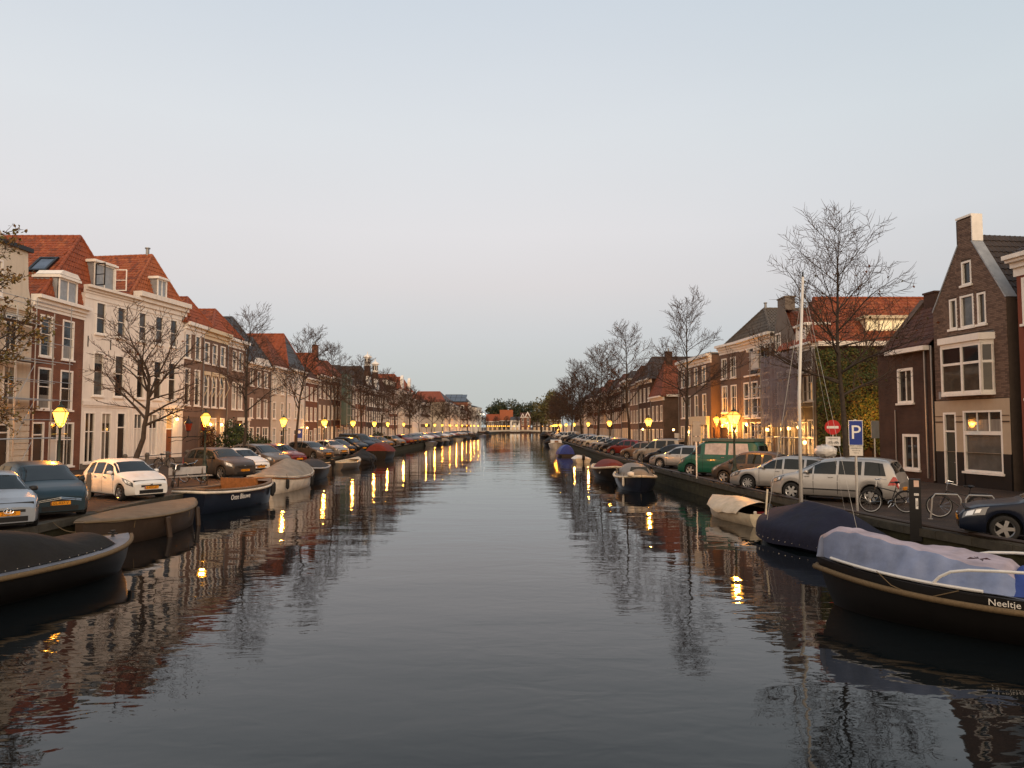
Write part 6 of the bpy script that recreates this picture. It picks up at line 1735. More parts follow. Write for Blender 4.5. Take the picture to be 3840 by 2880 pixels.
# white bow with brown hatch
b = Boat(6.5, 2.3, .75, .35, .1, .75, .45, 2.6, .8)
r = boat_root('cabin_boat', 'white boat with brown foredeck hatch, bow to the camera', (7.1, 119.5), radians(-90))
b.hull(r, M_HULLWHITE); b.deck(r, M_HULLCREAM, .1, 1.0); b.rubrail(r, M_HULLCREAM, .05, -.04, .02)
k = MB(); k.prism([(b.x(.2), .7), (b.x(.72), .75), (b.x(.6), 1.3), (b.x(.22), 1.4)], -.85, .85); k.build('cabin', M_HULLWHITE, r)
k = MB(); T = Matrix.Translation((b.x(.665), 0, 1.04)) @ Matrix.Rotation(radians(55), 4, 'Y'); k.box(-.3, .3, -.3, .3, .0, .05, 0, T); k.build('foredeck_hatch', M_VARN, r)
small_boat('black covered boat beyond the white hatch boat', (7.2, 139, 0), -92, M_HULLBLACK, M_TBLACK, 6.5, 2.6, .9)
small_boat('small dark boat behind the black covered one', (7.6, 149, 0), -92, M_HULLBROWN, None, 5, 2.2)
small_boat('low black boat near the bridge on the right bank', (10.6, 245, 0), -88, M_HULLBLACK, M_TBLACK, 9, 3, 1.0)
small_boat('black boat moored just before the bridge, right side', (12.6, 285, 0), -88, M_HULLBLACK, M_TBLACK, 9, 3, 1.2)
# ---------------------------------------------------------------- trees
M_BARK = mat('bark', (.045, .034, .026), .9, var=.35, scale=6, bump=.8, bscale=18)
M_TWIG = mat('twig_bark', (.055, .032, .022), .9, var=.2, scale=3)
M_LEAFB = mat('leaf_brown', (.085, .045, .018), .7, var=.4, scale=5)
M_LEAFG = mat('leaf_olive', (.075, .065, .02), .7, var=.4, scale=5)
M_LEAFR = mat('leaf_russet', (.10, .03, .012), .7, var=.4, scale=5)
M_IVY = mat('ivy_leaf', (.04, .062, .015), .6, var=.5, scale=3)
M_IVY2 = mat('ivy_leaf_yellow', (.13, .10, .025), .6, var=.5, scale=3)
M_EVER = mat('evergreen_leaf', (.014, .026, .010), .6, var=.4, scale=3)
def rot_about(v, axis, a): return Matrix.Rotation(a, 3, axis) @ v
class Tree:
    """bare lime tree: leader, ascending limbs, side branches, fine twigs"""
    def __init__(s, seed, H, spread, base=.28, r0=.14, nl=20, lean=(0, 0), fork=None, twig_l=.55, dens=1.0, leaf=0, wig=.12, limbs_extra=(), tw_r=.011, low=None):
        s.R = random.Random(seed); s.limb = MB(); s.twig = MB(); s.tips = []
        s.tw_r = tw_r; s.dens = dens; s.twl = twig_l
        Rr = s.R
        # leader
        pts = []; p = Vector((0, 0, 0)); d = Vector((lean[0], lean[1], 1)).normalized(); n = 14
        for i in range(n+1):
            pts.append(p.copy()); d = (d+Vector((Rr.gauss(0, wig*.35), Rr.gauss(0, wig*.35), .12))).normalized(); p = p+d*(H/n)
        rad = [max(.012, r0*(1-.25*(i/n > 0))*(1-(i/n))**.85+.006) for i in range(n+1)]
        rad[0] = r0*1.5; rad[1] = r0*1.02
        s.limb.tube(pts, rad, 8)
        def at(t):
            x = t*n; i = min(int(x), n-1); return pts[i].lerp(pts[i+1], x-i), (pts[i+1]-pts[i]).normalized(), rad[i]+(rad[i+1]-rad[i])*(x-i)
        ang = Rr.uniform(0, 6)
        for k in range(nl):
            t = base+(1-base)*.97*((k+.5)/nl)**.85
            q, dd, rr = at(t)
            ang += 2.4+Rr.uniform(-.4, .4)
            env = (1-((t-base)/(1-base)))
            L = spread*(.30+.85*env**.75)*(Rr.uniform(.75, 1.15))
            if low and t < base+.15: L *= low
            el = radians(24+32*(1-env)+Rr.uniform(-12, 12))
            v = Vector((cos(ang)*cos(el), sin(ang)*cos(el), sin(el)))
            s.branch(q, v, L, min(rr*.62, .016+.013*L), 1)
        for (t, az, el, L) in limbs_extra:
            q, dd, rr = at(t); v = Vector((cos(az)*cos(el), sin(az)*cos(el), sin(el))); s.branch(q, v, L, rr*.7, 1)
        s.branch(pts[-1], Vector((0, 0, 1)), .6, .012, 2)
    def branch(s, p, d, L, r, lev):
        Rr = s.R; seg = .22 if lev > 1 else .32
        n = max(2, int(L/seg)); st = L/n; pts = [p.copy()]; d = d.normalized(); dirs = [d.copy()]
        for i in range(n):
            up = .012 if lev == 1 else .05
            d = (d+Vector((Rr.gauss(0, .10), Rr.gauss(0, .10), Rr.gauss(0, .07)+up))).normalized()
            p = p+d*st; pts.append(p.copy()); dirs.append(d.copy())
        rads = [max(s.tw_r*.7, r*(1-.8*i/n)) for i in range(n+1)]
        (s.limb if lev == 1 else s.twig).tube(pts, rads, 5 if lev == 1 else 3, cap=False)
        if lev == 1:
            m = int(L*3.4*s.dens)+2
            for k in range(m):
                t = .18+.82*(k+.5)/m; x = t*n; i = min(int(x), n-1); q = pts[i].lerp(pts[i+1], x-i)
                sd = s.side(dirs[i], k, .75)
                s.branch(q, sd, L*(.16+.42*(1-t))*Rr.uniform(.6, 1.3)+.30, rads[i]*.5, 2)
        elif lev == 2:
            m = int(L*7.5*s.dens)+2
            for k in range(m):
                t = .1+.9*(k+.5)/m; x = t*n; i = min(int(x), n-1); q = pts[i].lerp(pts[i+1], x-i)
                sd = s.side(dirs[i], k, .7)
                l = s.twl*Rr.uniform(.35, 1.0)*(1-.4*t)
                e = q+sd*l*.4; d2 = (sd+Vector((Rr.gauss(0, .12), Rr.gauss(0, .12), .16+Rr.gauss(0, .1)))).normalized(); g_ = e+d2*l*.33
                f = g_+(d2+Vector((Rr.gauss(0, .12), Rr.gauss(0, .12), .16+Rr.gauss(0, .1)))).normalized()*l*.33
                s.twig.tube([q, e, g_, f], [s.tw_r, s.tw_r*.85, s.tw_r*.7, s.tw_r*.4], 3, cap=False)
                s.tips.append((f, sd)); s.tips.append((e, sd))
            s.tips.append((pts[-1], d))
    def side(s, d, k, a):
        Rr = s.R
        p = d.cross(Vector((0, 0, 1)))
        if p.length < .05: p = Vector((1, 0, 0))
        p.normalize(); q = p.cross(d).normalized()
        ph = (0 if k % 2 else pi)+Rr.gauss(0, .75)
        ang = a*Rr.uniform(.8, 1.5)
        return (d*cos(ang)+(p*cos(ph)+q*sin(ph))*sin(ang)+Vector((0, 0, .10))).normalized()
    def leaves(s, frac, size=.07, zmax=None, zmin=None, cluster=1):
        mb = MB(); Rr = s.R
        for (p, d) in s.tips:
            if zmax and p.z > zmax: continue
            if zmin and p.z < zmin: continue
            if Rr.random() > frac: continue
            for _ in range(cluster):
                c = p+Vector((Rr.gauss(0, .05), Rr.gauss(0, .05), Rr.gauss(-.03, .05)))
                u = Vector((Rr.gauss(0, 1), Rr.gauss(0, 1), Rr.gauss(-.3, 1))).normalized(); v = u.cross(Vector((Rr.gauss(0, 1), Rr.gauss(0, 1), Rr.gauss(0, 1)))).normalized()
                z = size*Rr.uniform(.6, 1.3)
                mb.poly([c-u*z*.6, c+v*z*.45, c+u*z*.7, c-v*z*.45], Rr.randrange(3))
        return mb
TREEM = {}
def tree_data(key, leaf=0, lsize=.07, cluster=1, lmax=None, lmats=None, **k):
    if key not in TREEM:
        t = Tree(**k)
        tm = t.limb.mesh('trunk', M_BARK, True); cm = t.twig.mesh('crown', M_TWIG)
        lm = None
        if leaf: lm = t.leaves(leaf, lsize, lmax, cluster=cluster).mesh('leaves', lmats or [M_LEAFB, M_LEAFG, M_LEAFR])
        TREEM[key] = (tm, cm, lm)
    return TREEM[key]
def place_tree(name, key, loc, rz, label, group, sc=1.0):
    tm, cm, lm = TREEM[key]
    r = empty(name, (loc[0], loc[1], QZ), rz); tag(r, label, 'tree', group); r.scale = (sc, sc, sc)
    put('trunk', tm, r); o = put('crown', cm, r)
    if lm: q = put('leaves', lm, r); q['kind'] = 'stuff'
    return r
GT = 'trees lining the canal'
# tall lime by the silver people carrier
tree_data('big_right', seed=12, H=10.2, spread=3.2, base=.40, r0=.155, nl=21, lean=(.0, 0), dens=1.0, leaf=.035, lsize=.085, lmax=8.5, twig_l=.7, tw_r=.0085, low=1.1,
          limbs_extra=((.43, pi*.93, .42, 3.3), (.46, .35, .5, 3.1), (.58, pi*.9, .75, 3.4), (.38, .1, .35, 2.6)))
place_tree('lime_tree', 'big_right', (12.35, 27.3), .0, 'tall bare lime tree rising in front of the silver people carrier', GT)
tree_data('lime_a', seed=23, H=10.6, spread=3.6, base=.36, r0=.16, nl=22, dens=.9, leaf=.012, tw_r=.012)
tree_data('lime_b', seed=31, H=9.8, spread=3.4, base=.38, r0=.15, nl=20, dens=.88, leaf=.015, tw_r=.014)
tree_data('lime_c', seed=47, H=9.6, spread=3.6, base=.36, r0=.16, nl=22, dens=1.0, leaf=.03, tw_r=.017)
tree_data('lime_d', seed=53, H=9.2, spread=3.4, base=.36, r0=.16, nl=20, dens=.95, leaf=.03, tw_r=.022)
rt = [(11.5, 49.8, 'lime_a'), (11.5, 72.7, 'lime_b'), (11.4, 99, 'lime_c'), (11.5, 122, 'lime_c'), (11.5, 146, 'lime_d'), (11.7, 168, 'lime_d'), (12.2, 190, 'lime_d'), (12.9, 212, 'lime_d'), (13.9, 234, 'lime_d'), (15.0, 256, 'lime_d')]
for i, (x, y, k) in enumerate(rt):
    place_tree('lime_tree', k, (x, y), .3+i*2.1, 'bare lime tree on the right quay, %s from the camera' % ORD[i+1], GT, [1.02, 1.22, 1.30, 1.30, 1.28, 1.25, 1.2, 1.15, 1.1, 1.05][i])
# a second row by the house fronts thickens the right bank farther off
for i, (x, y) in enumerate([(14.6, 110), (14.8, 134), (15.0, 157), (15.4, 180), (16.2, 201), (17.0, 223)]):
    place_tree('lime_tree', 'lime_d', (x, y), 1.1+i*1.7, 'bare tree close to the house fronts of the right bank, %s from the camera' % ORD[i], GT, .9)
# left bank: forked tree by the white house, then a regular row
tree_data('forked', seed=9, H=6.9, spread=2.5, base=.42, r0=.165, nl=13, lean=(-.05, .0), dens=.82, leaf=.10, lsize=.075, lmax=6.0, twig_l=.5, wig=.5,
          limbs_extra=((.40, pi*.88, .62, 2.9), (.50, pi*.62, 1.0, 3.6), (.52, pi*.1, .95, 3.3), (.42, -.25, .5, 2.4), (.56, -pi*.5, .9, 3.0), (.36, .2, .3, 1.8)))
place_tree('forked_tree', 'forked', (-17.3, 34.1), 0.0, 'forked half-bare tree in front of the white five-bay house', GT, 1.15)
lt = [(-17.3, 47.8, 'lime_a', .92), (-17.9, 61.5, 'lime_b', 1.05), (-18.2, 76, 'lime_b', 1.1), (-18.3, 90, 'lime_c', 1.05), (-18.3, 103.5, 'lime_c', 1.02), (-18.3, 117, 'lime_c', 1.03), (-18.3, 131, 'lime_d', 1.0), (-18.2, 147, 'lime_d', .9), (-17.8, 164, 'lime_d', .95), (-17.2, 182, 'lime_d', .95), (-16.6, 200, 'lime_d', 1.0), (-15.6, 220, 'lime_d', .95), (-14.6, 242, 'lime_d', 1.0), (-13.8, 264, 'lime_d', .95), (-13.0, 288, 'lime_d', .95)]
for i, (x, y, k, sc) in enumerate(lt):
    place_tree('lime_tree', k, (x, y), 1.9+i*2.3, 'bare lime tree on the left quay, %s from the camera' % ORD[i+2], GT, sc)
# leafy tree at the left edge (its trunk stands outside the frame)
tree_data('leafy', seed=61, H=9.6, spread=3.0, base=.26, r0=.17, nl=22, dens=1.0, leaf=.5, lsize=.09, cluster=3, lmats=[mat('leaf_tan', (.15, .085, .03), .7, var=.4, scale=5), mat('leaf_khaki', (.12, .10, .03), .7, var=.4, scale=5), mat('leaf_ochre', (.22, .13, .035), .7, var=.4, scale=5)], twig_l=.5)
place_tree('leafy_tree', 'leafy', (-16.9, 22.8), .6, 'half-leafed brown-olive tree reaching in from the left edge', GT)
for i, (x, y) in enumerate([(-13.5, 392), (-8.5, 396), (-3.0, 398), (2.5, 404), (12.5, 400)]):
    place_tree('lime_tree', 'lime_d', (x, y), i*1.3, 'bare tree before the houses beyond the bridge, %s from the left' % ORD[i], GT, .85)
# willow and park trees at the far end
def blob_tree(name, label, loc, H, Wd, mats, seed, n=2600, leaf=.35, trunk=True, group='trees at the far end', dome=False):
    Rr = random.Random(seed); r = empty(name, (loc[0], loc[1], QZ)); tag(r, label, 'tree', group)
    t = MB(); t.tube([(0, 0, 0), (.1, 0, H*.3), (0, .1, H*.7)], [.45, .35, .12], 8)
    for k in range(9):
        a = k*2.4; t.tube([(0, 0, H*(.25+.04*k)), (Wd*.25*cos(a), Wd*.25*sin(a), H*(.45+.04*k)), (Wd*.4*cos(a), Wd*.4*sin(a), H*(.55+.03*k))], [.18, .1, .04], 5)
    t.build('trunk', M_BARK, r)
    mb = MB(); cl = []
    for k in range(26):
        a = Rr.uniform(0, 6.28); q = sqrt(Rr.random())*Wd*.42; z = H*(.35+.55*Rr.random()*(1-(q/Wd)**2)); cl.append((q*cos(a), q*sin(a), z, Wd*Rr.uniform(.10, .2)))
    for i in range(n):
        c = Rr.choice(cl); v = Vector((Rr.gauss(0, 1), Rr.gauss(0, 1), Rr.gauss(0, .8))).normalized()*c[3]*Rr.uniform(.5, 1.1)
        p = Vector(c[:3])+v; u = Vector((Rr.gauss(0, 1), Rr.gauss(0, 1), Rr.gauss(0, 1))).normalized(); w = u.cross(Vector((Rr.gauss(0, 1), Rr.gauss(0, 1), .3))).normalized(); z = leaf*Rr.uniform(.5, 1.3)
        mb.poly([p-u*z, p+w*z*.6, p+u*z, p-w*z*.6], Rr.randrange(len(mats)))
    o = mb.build('crown', mats, r); return r
M_WIL = mat('willow_leaf', (.10, .10, .035), .7, var=.4, scale=1); M_WIL2 = mat('willow_leaf_pale', (.14, .12, .05), .7, var=.4, scale=1)
blob_tree('willow', 'yellow-green willow where the right bank trees end', (15.8, 285), 17.5, 15, [M_WIL, M_WIL2, M_LEAFG], 3, 3600, .4)
blob_tree('willow', 'smaller olive willow left of the tall one', (12.3, 312), 12, 10, [M_WIL, M_LEAFG], 4, 1800, .35)
for i, (x, h, w) in enumerate([(-12, 18, 20), (-2, 23, 26), (9, 21, 24), (18, 15, 18)]):
    blob_tree('park_tree', 'dark evergreen crown behind the far houses, %s from the left' % ORD[i], (x, 500+6*i), h, w, [M_EVER, M_EVER, M_LEAFG], 70+i, 3000, .6)
# ivy on the corner house's side wall, bushes and climbers
def leaf_patch(name, label, cat, group, par, fn, n, size, mats, seed, rootloc=(0, 0, 0), stem=None):
    Rr = random.Random(seed); mb = MB()
    for i in range(n):
        p, nrm = fn(Rr); p = Vector(p); nrm = Vector(nrm)+Vector((Rr.gauss(0, .45), Rr.gauss(0, .45), Rr.gauss(0, .45))); nrm.normalize()
        u = nrm.cross(Vector((Rr.gauss(0, 1), Rr.gauss(0, 1), Rr.gauss(0, 1)))).normalized(); w = nrm.cross(u); z = size*Rr.uniform(.5, 1.3)
        mb.poly([p-u*z*.8, p+w*z*.6, p+u*z*.9, p-w*z*.6], Rr.randrange(len(mats)))
    r = empty(name, rootloc); tag(r, label, cat, group)
    o = mb.build('foliage', mats, r); o['kind'] = 'stuff'
    if stem: stem.build('stem', M_BARK, r)
    return r
def ivy(Rr):
    while True:
        x, z = Rr.uniform(0, 7.6), Rr.uniform(.3, 7.9)
        lim = 7.9 - .25*abs(sin(x*2.1))-.15*sin(x*5)
        if z < .9+.6*sin(x*1.7)**2+.4*sin(x*4.1): continue
        if z < lim: break
    d = .06+.28*abs(sin(x*1.9+z*.8)*sin(z*1.3-x*.6))
    return (x, -d*Rr.random()**.4, z), (0, -1, .25)
st = MB()
for i in range(14):
    x = .4+.52*i; st.tube([(x, -.04, 0), (x+.2*sin(i), -.05, 2), (x-.2*cos(i*2), -.05, 4.5), (x+.3*sin(i*3), -.05, 7)], [.035, .03, .02, .01], 4)
leaf_patch('ivy', 'dense dark ivy covering the side wall of the corner house', 'ivy', None, None, ivy, 15000, .085, [M_IVY, M_IVY, M_IVY, M_IVY2, M_LEAFG], 5, (19.3, 46.95, QZ), st)
def ball(cx, cy, cz):
    def f(Rr):
        v = Vector((Rr.gauss(0, 1), Rr.gauss(0, 1), Rr.gauss(0, 1))).normalized(); k = .55+.45*Rr.random()**.5
        q = 1+.25*sin(v.x*5+v.z*4)+.15*sin(v.y*9)
        return (v.x*cx*k*q, v.y*cy*k*q, cz+v.z*cz*k*q), tuple(v)
    return f
leaf_patch('evergreen_bush', 'round dark evergreen bush between the taupe houses and the parked cars', 'bush', None, None, ball(1.3, 1.5, 1.6), 3800, .10, [M_EVER, M_IVY], 8, (-23.2, 62.5, QZ))
leaf_patch('evergreen_bush', 'lower trimmed dark bush beyond the round bush', 'bush', None, None, ball(.8, 2.2, .95), 2200, .09, [M_EVER, M_IVY], 9, (-22.6, 66.6, QZ))
def climber(Rr):
    y, z = Rr.uniform(0, 2.4), Rr.uniform(.1, 2.9)
    return (.05+.35*Rr.random()**.6, y, z*(1-.15*abs(sin(y*3)))), (1, 0, .2)
leaf_patch('red_climber', 'rust-red climber on the taupe house wall behind the lamp post', 'climber', None, None, climber, 2600, .09, [M_LEAFR, M_LEAFR, M_LEAFB], 10, (-25.9, 61.6, QZ))
leaf_patch('evergreen_bush', 'small dark bush by the far left houses', 'bush', None, None, ball(1.2, 1.6, 1.0), 900, .14, [M_EVER], 12, (-23.0, 128, QZ))
# a few fallen leaves on the pavements
mb = MB()
for i in range(900):
    s_ = R.random()
    if s_ < .5: y = R.uniform(20, 60); x = rq(y)+R.uniform(.3, 9)
    else: y = R.uniform(22, 60); x = lq(y)-R.uniform(.3, 10)
    a = R.uniform(0, 6.28); z = R.uniform(.03, .06); h = QZ+.012
    mb.poly([(x+z*cos(a), y+z*sin(a), h), (x-z*.6*sin(a), y+z*.6*cos(a), h+.01), (x-z*cos(a), y-z*sin(a), h), (x+z*.6*sin(a), y-z*.6*cos(a), h)], R.randrange(2))
o = mb.build('fallen_leaves', [M_LEAFB, M_LEAFG]); tag(o, 'scattered fallen leaves on the quay pavements', None, kind='stuff')
# ---------------------------------------------------------------- street lamps
def glow_glass(name, col, st, clear):
    m = bpy.data.materials.new(name); m.use_nodes = True; n = m.node_tree.nodes; l = m.node_tree.links; n.clear()
    o = n.new('ShaderNodeOutputMaterial'); x = n.new('ShaderNodeMixShader'); t = n.new('ShaderNodeBsdfTransparent'); e = n.new('ShaderNodeEmission')
    t.inputs[0].default_value = (1, .92, .8, 1)
    e.inputs[0].default_value = (*col, 1); e.inputs[1].default_value = st; x.inputs[0].default_value = 1-clear
    l.new(t.outputs[0], x.inputs[1]); l.new(e.outputs[0], x.inputs[2]); l.new(x.outputs[0], o.inputs[0]); MATS[name] = m; return m
M_LCAP = mat('lamp_cap_lit', (.8, .5, .15), .3, var=0, emit=(1.0, .50, .03), estr=1.1)
M_LGLASS = glow_glass('lamp_glass_lit', (1.0, .43, .05), 9.0, .45)
M_LFAR = M_LGLASS
def lamp_parts():
    out = []
    m = MB(); m.lathe([(.19, 0), (.19, .10), (.15, .14), (.145, .62), (.17, .66), (.17, .72), (.11, .78), (.085, .95), (.10, 1.0), (.06, 1.06), (.048, 1.9), (.042, 2.62), (.07, 2.66), (.07, 2.70), (.035, 2.74), (.035, 2.82)], 12); out.append(('post', m.mesh('post', M_LAMPGREEN, True)))
    m = MB(); m.tube([(-.26, 0, 2.45), (.26, 0, 2.45)], .018, 6); m.lathe([(.03, -.03), (.03, .03)], 8, (-.26, 0, 2.45)); m.lathe([(.03, -.03), (.03, .03)], 8, (.26, 0, 2.45)); out.append(('ladder_rest', m.mesh('ladder_rest', M_LAMPGREEN)))
    m = MB()
    for k in range(4):
        a = pi/4+k*pi/2; m.tube([(.05*cos(a), .05*sin(a), 2.72), (.14*cos(a), .14*sin(a), 2.80), (.155*cos(a), .155*sin(a), 2.86)], .012, 4)
        m.tube([(.165*cos(a), .165*sin(a), 2.84), (.315*cos(a), .315*sin(a), 3.27)], .016, 4)
        m.tube([(.315*cos(a), .315*sin(a), 3.27), (.12*cos(a), .12*sin(a), 3.44)], .014, 4)
    for (r_, z) in ((.165, 2.84), (.315, 3.27)):
        P = [(r_*cos(pi/4+k*pi/2), r_*sin(pi/4+k*pi/2), z) for k in range(5)]
        for a, b in zip(P, P[1:]): m.tube([a, b], .016, 4)
    m.lathe([(.13, 0), (.13, .05), (.05, .10), (.03, .16), (.045, .19), (.01, .25)], 8, (0, 0, 3.43)); out.append(('lantern_frame', m.mesh('lantern_frame', M_LAMPGREEN)))
    m = MB()
    for k in range(4):
        a, b = pi/4+k*pi/2, pi/4+(k+1)*pi/2
        m.quad((.16*cos(a), .16*sin(a), 2.85), (.16*cos(b), .16*sin(b), 2.85), (.305*cos(b), .305*sin(b), 3.26), (.305*cos(a), .305*sin(a), 3.26))
    out.append(('lantern_glass', m.mesh('lantern_glass', M_LGLASS)))
    m = MB()
    for k in range(4):
        a, b = pi/4+k*pi/2, pi/4+(k+1)*pi/2
        m.quad((.31*cos(a), .31*sin(a), 3.275), (.31*cos(b), .31*sin(b), 3.275), (.12*cos(b), .12*sin(b), 3.435), (.12*cos(a), .12*sin(a), 3.435))
    out.append(('lantern_cap', m.mesh('lantern_cap', M_LCAP)))
    return out
LP = lamp_parts()
bulb = bpy.data.lights.new('lamp_bulb', 'POINT'); bulb.energy = 1250; bulb.color = (1.0, .36, .045); bulb.shadow_soft_size = .12
GLAMP = 'lit street lanterns along the quays'
def lamp(x, y, label, rz=0.0, light=True, glass=None, sc=1.0):
    r = empty('street_lamp', (x, y, QZ), rz); tag(r, label, 'street lamp', GLAMP); r.scale = (sc, sc, sc)
    for n, me in LP:
        o = put(n, me, r)
        if n == 'lantern_glass' and glass: paint(o, glass)
    if light:
        l = bpy.data.objects.new('lamp_bulb', bulb); l.location = (0, 0, 3.02); link(l, r)
    return r
LL = [(-16.75, 27.5), (-15.7, 38.0), (-17.4, 56.5), (-17.7, 70.0), (-17.9, 83.5), (-18.0, 97.0), (-18.1, 108.0), (-18.1, 124.0), (-18.0, 156.0), (-17.7, 170.0), (-17.3, 184.0), (-16.8, 200.0), (-16.3, 218.0), (-15.7, 234), (-15.2, 250), (-14.7, 264), (-14.3, 280), (-13.6, 298)]
for i, (x, y) in enumerate(LL):
    lamp(x, y, ['lit lantern on a green post behind the teal people carrier', 'lit lantern whose thick green base stands before the graphite off-roader'][i] if i < 2 else 'lit lantern on the left quay, %s from the camera' % ORD[i], .3+.2*i, True, None if y < 130 else M_LFAR)
RL = [(10.35, 34.6), (10.9, 59.2), (10.9, 83), (10.9, 106), (10.9, 130), (10.95, 150), (11.0, 170), (11.4, 190), (12.0, 208), (12.6, 224), (13.2, 238), (13.9, 252), (14.5, 266), (15.2, 280), (16.0, 295)]
for i, (x, y) in enumerate(RL):
    lamp(x, y, 'lit lantern between the green camper van and the silver estate car' if i == 0 else 'lit lantern on the right quay, %s from the camera' % ORD[i], .35+.3*i, True, None if y < 131 else M_LFAR)
for i in range(12):
    lamp(-13.2+1.05*i, 402+.6*i, 'small lit lantern in the close row beyond the bridge, %s from the left' % ORD[i], .2, False, M_LFAR)
for i, (x, y) in enumerate([(1.2, 410), (9.5, 420), (17.5, 425), (22, 425)]):
    lamp(x, y, ['lit lantern in front of the low white house beyond the bridge', 'lit lantern before the ornate brick house beyond the bridge', 'lit lantern right of the bridge end', 'far lit lantern at the right end beyond the bridge'][i], .2, False, M_LFAR)
# twin lanterns on the alley gate
def gate_lamp(x, y, label):
    r = empty('gate_lantern', (x, y, QZ+.0)); tag(r, label, 'lantern', 'twin lanterns on the alley gate piers')
    for n, me in LP:
        if n in ('ladder_rest',): continue
        if n == 'post':
            m = MB(); m.box(-.22, .22, -.22, .22, 0, 2.55); m.box(-.27, .27, -.27, .27, 2.55, 2.66); m.lathe([(.06, 0), (.04, .2), (.05, .22)], 8, (0, 0, 2.66)); put('pier', m.mesh('pier', M_BRICK_D), r)
        else: put(n, me, r, (0, 0, .18))
    l = bpy.data.objects.new('lamp_bulb', bulb); l.location = (0, 0, 2.9); link(l, r)
gate_lamp(17.7, 64.2, 'left lantern of the pair on dark gate piers in the alley')
gate_lamp(17.85, 62.6, 'right lantern of the pair on dark gate piers in the alley')
r = empty('garden_wall', (18.3, 66.9, QZ), radians(-90)); tag(r, 'dark brown wall and wooden gate closing the lit alley', 'wall')
m = MB(); m.box(0, 2.3, .5, .75, 0, 6.2); m.build('wall', M_BRICK_R, r)
for i in range(6):
    m = MB(); m.box(.15+.33*i, .45+.33*i, .44, .499, .1, 2.3); m.build('plank', M_VARN, r)
# two tall street lights near the bridge
for i, (x, y, h) in enumerate([(-14.4, 336, 8.6), (-12.6, 330, 8.2)]):
    r = empty('tall_street_light', (x, y, QZ)); tag(r, 'tall modern street light by the bridge, %s' % ('left and taller' if i == 0 else 'right one of the two'), 'street lamp', 'tall street lights by the bridge')
    m = MB(); m.tube([(0, 0, 0), (0, 0, h)], [.14, .08], 8); m.build('pole', M_STEEL, r)
    m = MB(); m.lathe([(.2, -.25), (.42, 0), (.3, .3), (.05, .4)], 10, (0, 0, h)); m.build('lamp_head', mat('white_lamp_lit', (.9, .85, .7), .3, var=0, emit=(1, .85, .6), estr=9), r)
r = empty('tall_street_light', (14.5, 345, QZ)); tag(r, 'tall street light beyond the right end of the bridge', 'street lamp', 'tall street lights by the bridge')
m = MB(); m.tube([(0, 0, 0), (0, 0, 8.2)], [.14, .08], 8); m.build('pole', M_STEEL, r)
m = MB(); m.lathe([(.2, -.25), (.42, 0), (.3, .3), (.05, .4)], 10, (0, 0, 8.2)); m.build('lamp_head', MATS['white_lamp_lit'], r)
# wall lamps by the doors (small lit bulkheads)
M_WALLLIT = mat('wall_lamp_lit', (.9, .7, .4), .3, var=0, emit=(1, .6, .22), estr=7)
def wall_lamp(x, y, z, label, s=1.0):
    r = empty('wall_lamp', (x, y, QZ+z)); tag(r, label, 'wall lamp', 'small lit wall lamps by house doors')
    m = MB(); m.lathe([(.03, -.12), (.10, -.08), (.12, .06), (.05, .12)], 8); m.build('globe', M_WALLLIT, r, True)
    m = MB(); d = 1 if x > 0 else -1; m.tube([(0, 0, .12), (.06*d, 0, .2), (.28*d, 0, .18)], .015, 5); m.build('bracket', M_BLACK, r)
    l = bpy.data.objects.new('lamp_bulb', wbulb if y != 45.3 else abulb); l.location = (-.25*d, 0, 0); link(l, r)
abulb = bpy.data.lights.new('alley_bulb', 'POINT'); abulb.energy = 260; abulb.color = (1.0, .42, .06); abulb.shadow_soft_size = .1
wbulb = bpy.data.lights.new('wall_bulb', 'POINT'); wbulb.energy = 60; wbulb.color = (1.0, .48, .12); wbulb.shadow_soft_size = .1
for (x, y, z, lb) in ((-25.7, 56.9, 3.3, 'small lit lamp in the doorway light of the white house'), (-25.6, 65.4, 2.9, 'small lit globe by the door of the awning house'), (18.6, 62.0, 2.3, 'lit globe beside the two-bay house door'), (19.0, 55.2, 2.5, 'lit lamp behind the lower scaffold tubes'), (19.0, 50.9, 2.6, 'lit lamp between the scaffold poles near the corner'), (19.0, 48.2, 1.7, 'lit globe at the corner house ground floor'), (19.0, 49.2, 2.7, 'pair-side lit lamp above the corner house window'), (17.6, 74.0, 2.2, 'lit globe on the brown house beyond the shop front'), (17.3, 79.5, 2.4, 'lit wall lamp near the orange roofed side wall'), (-25.4, 92.0, 2.6, 'small lit lamp at the red brick house on the left bank'), (-25.3, 100.5, 2.7, 'small lit lamp by the brown house with tall chimney'), (16.4, 93, 2.4, 'small lit lamp on the dark gabled house'), (22.95, 45.3, 3.4, 'lamp on the alley side of the dark corner house, lighting the ivy')):
    wall_lamp(x, y, z, lb)
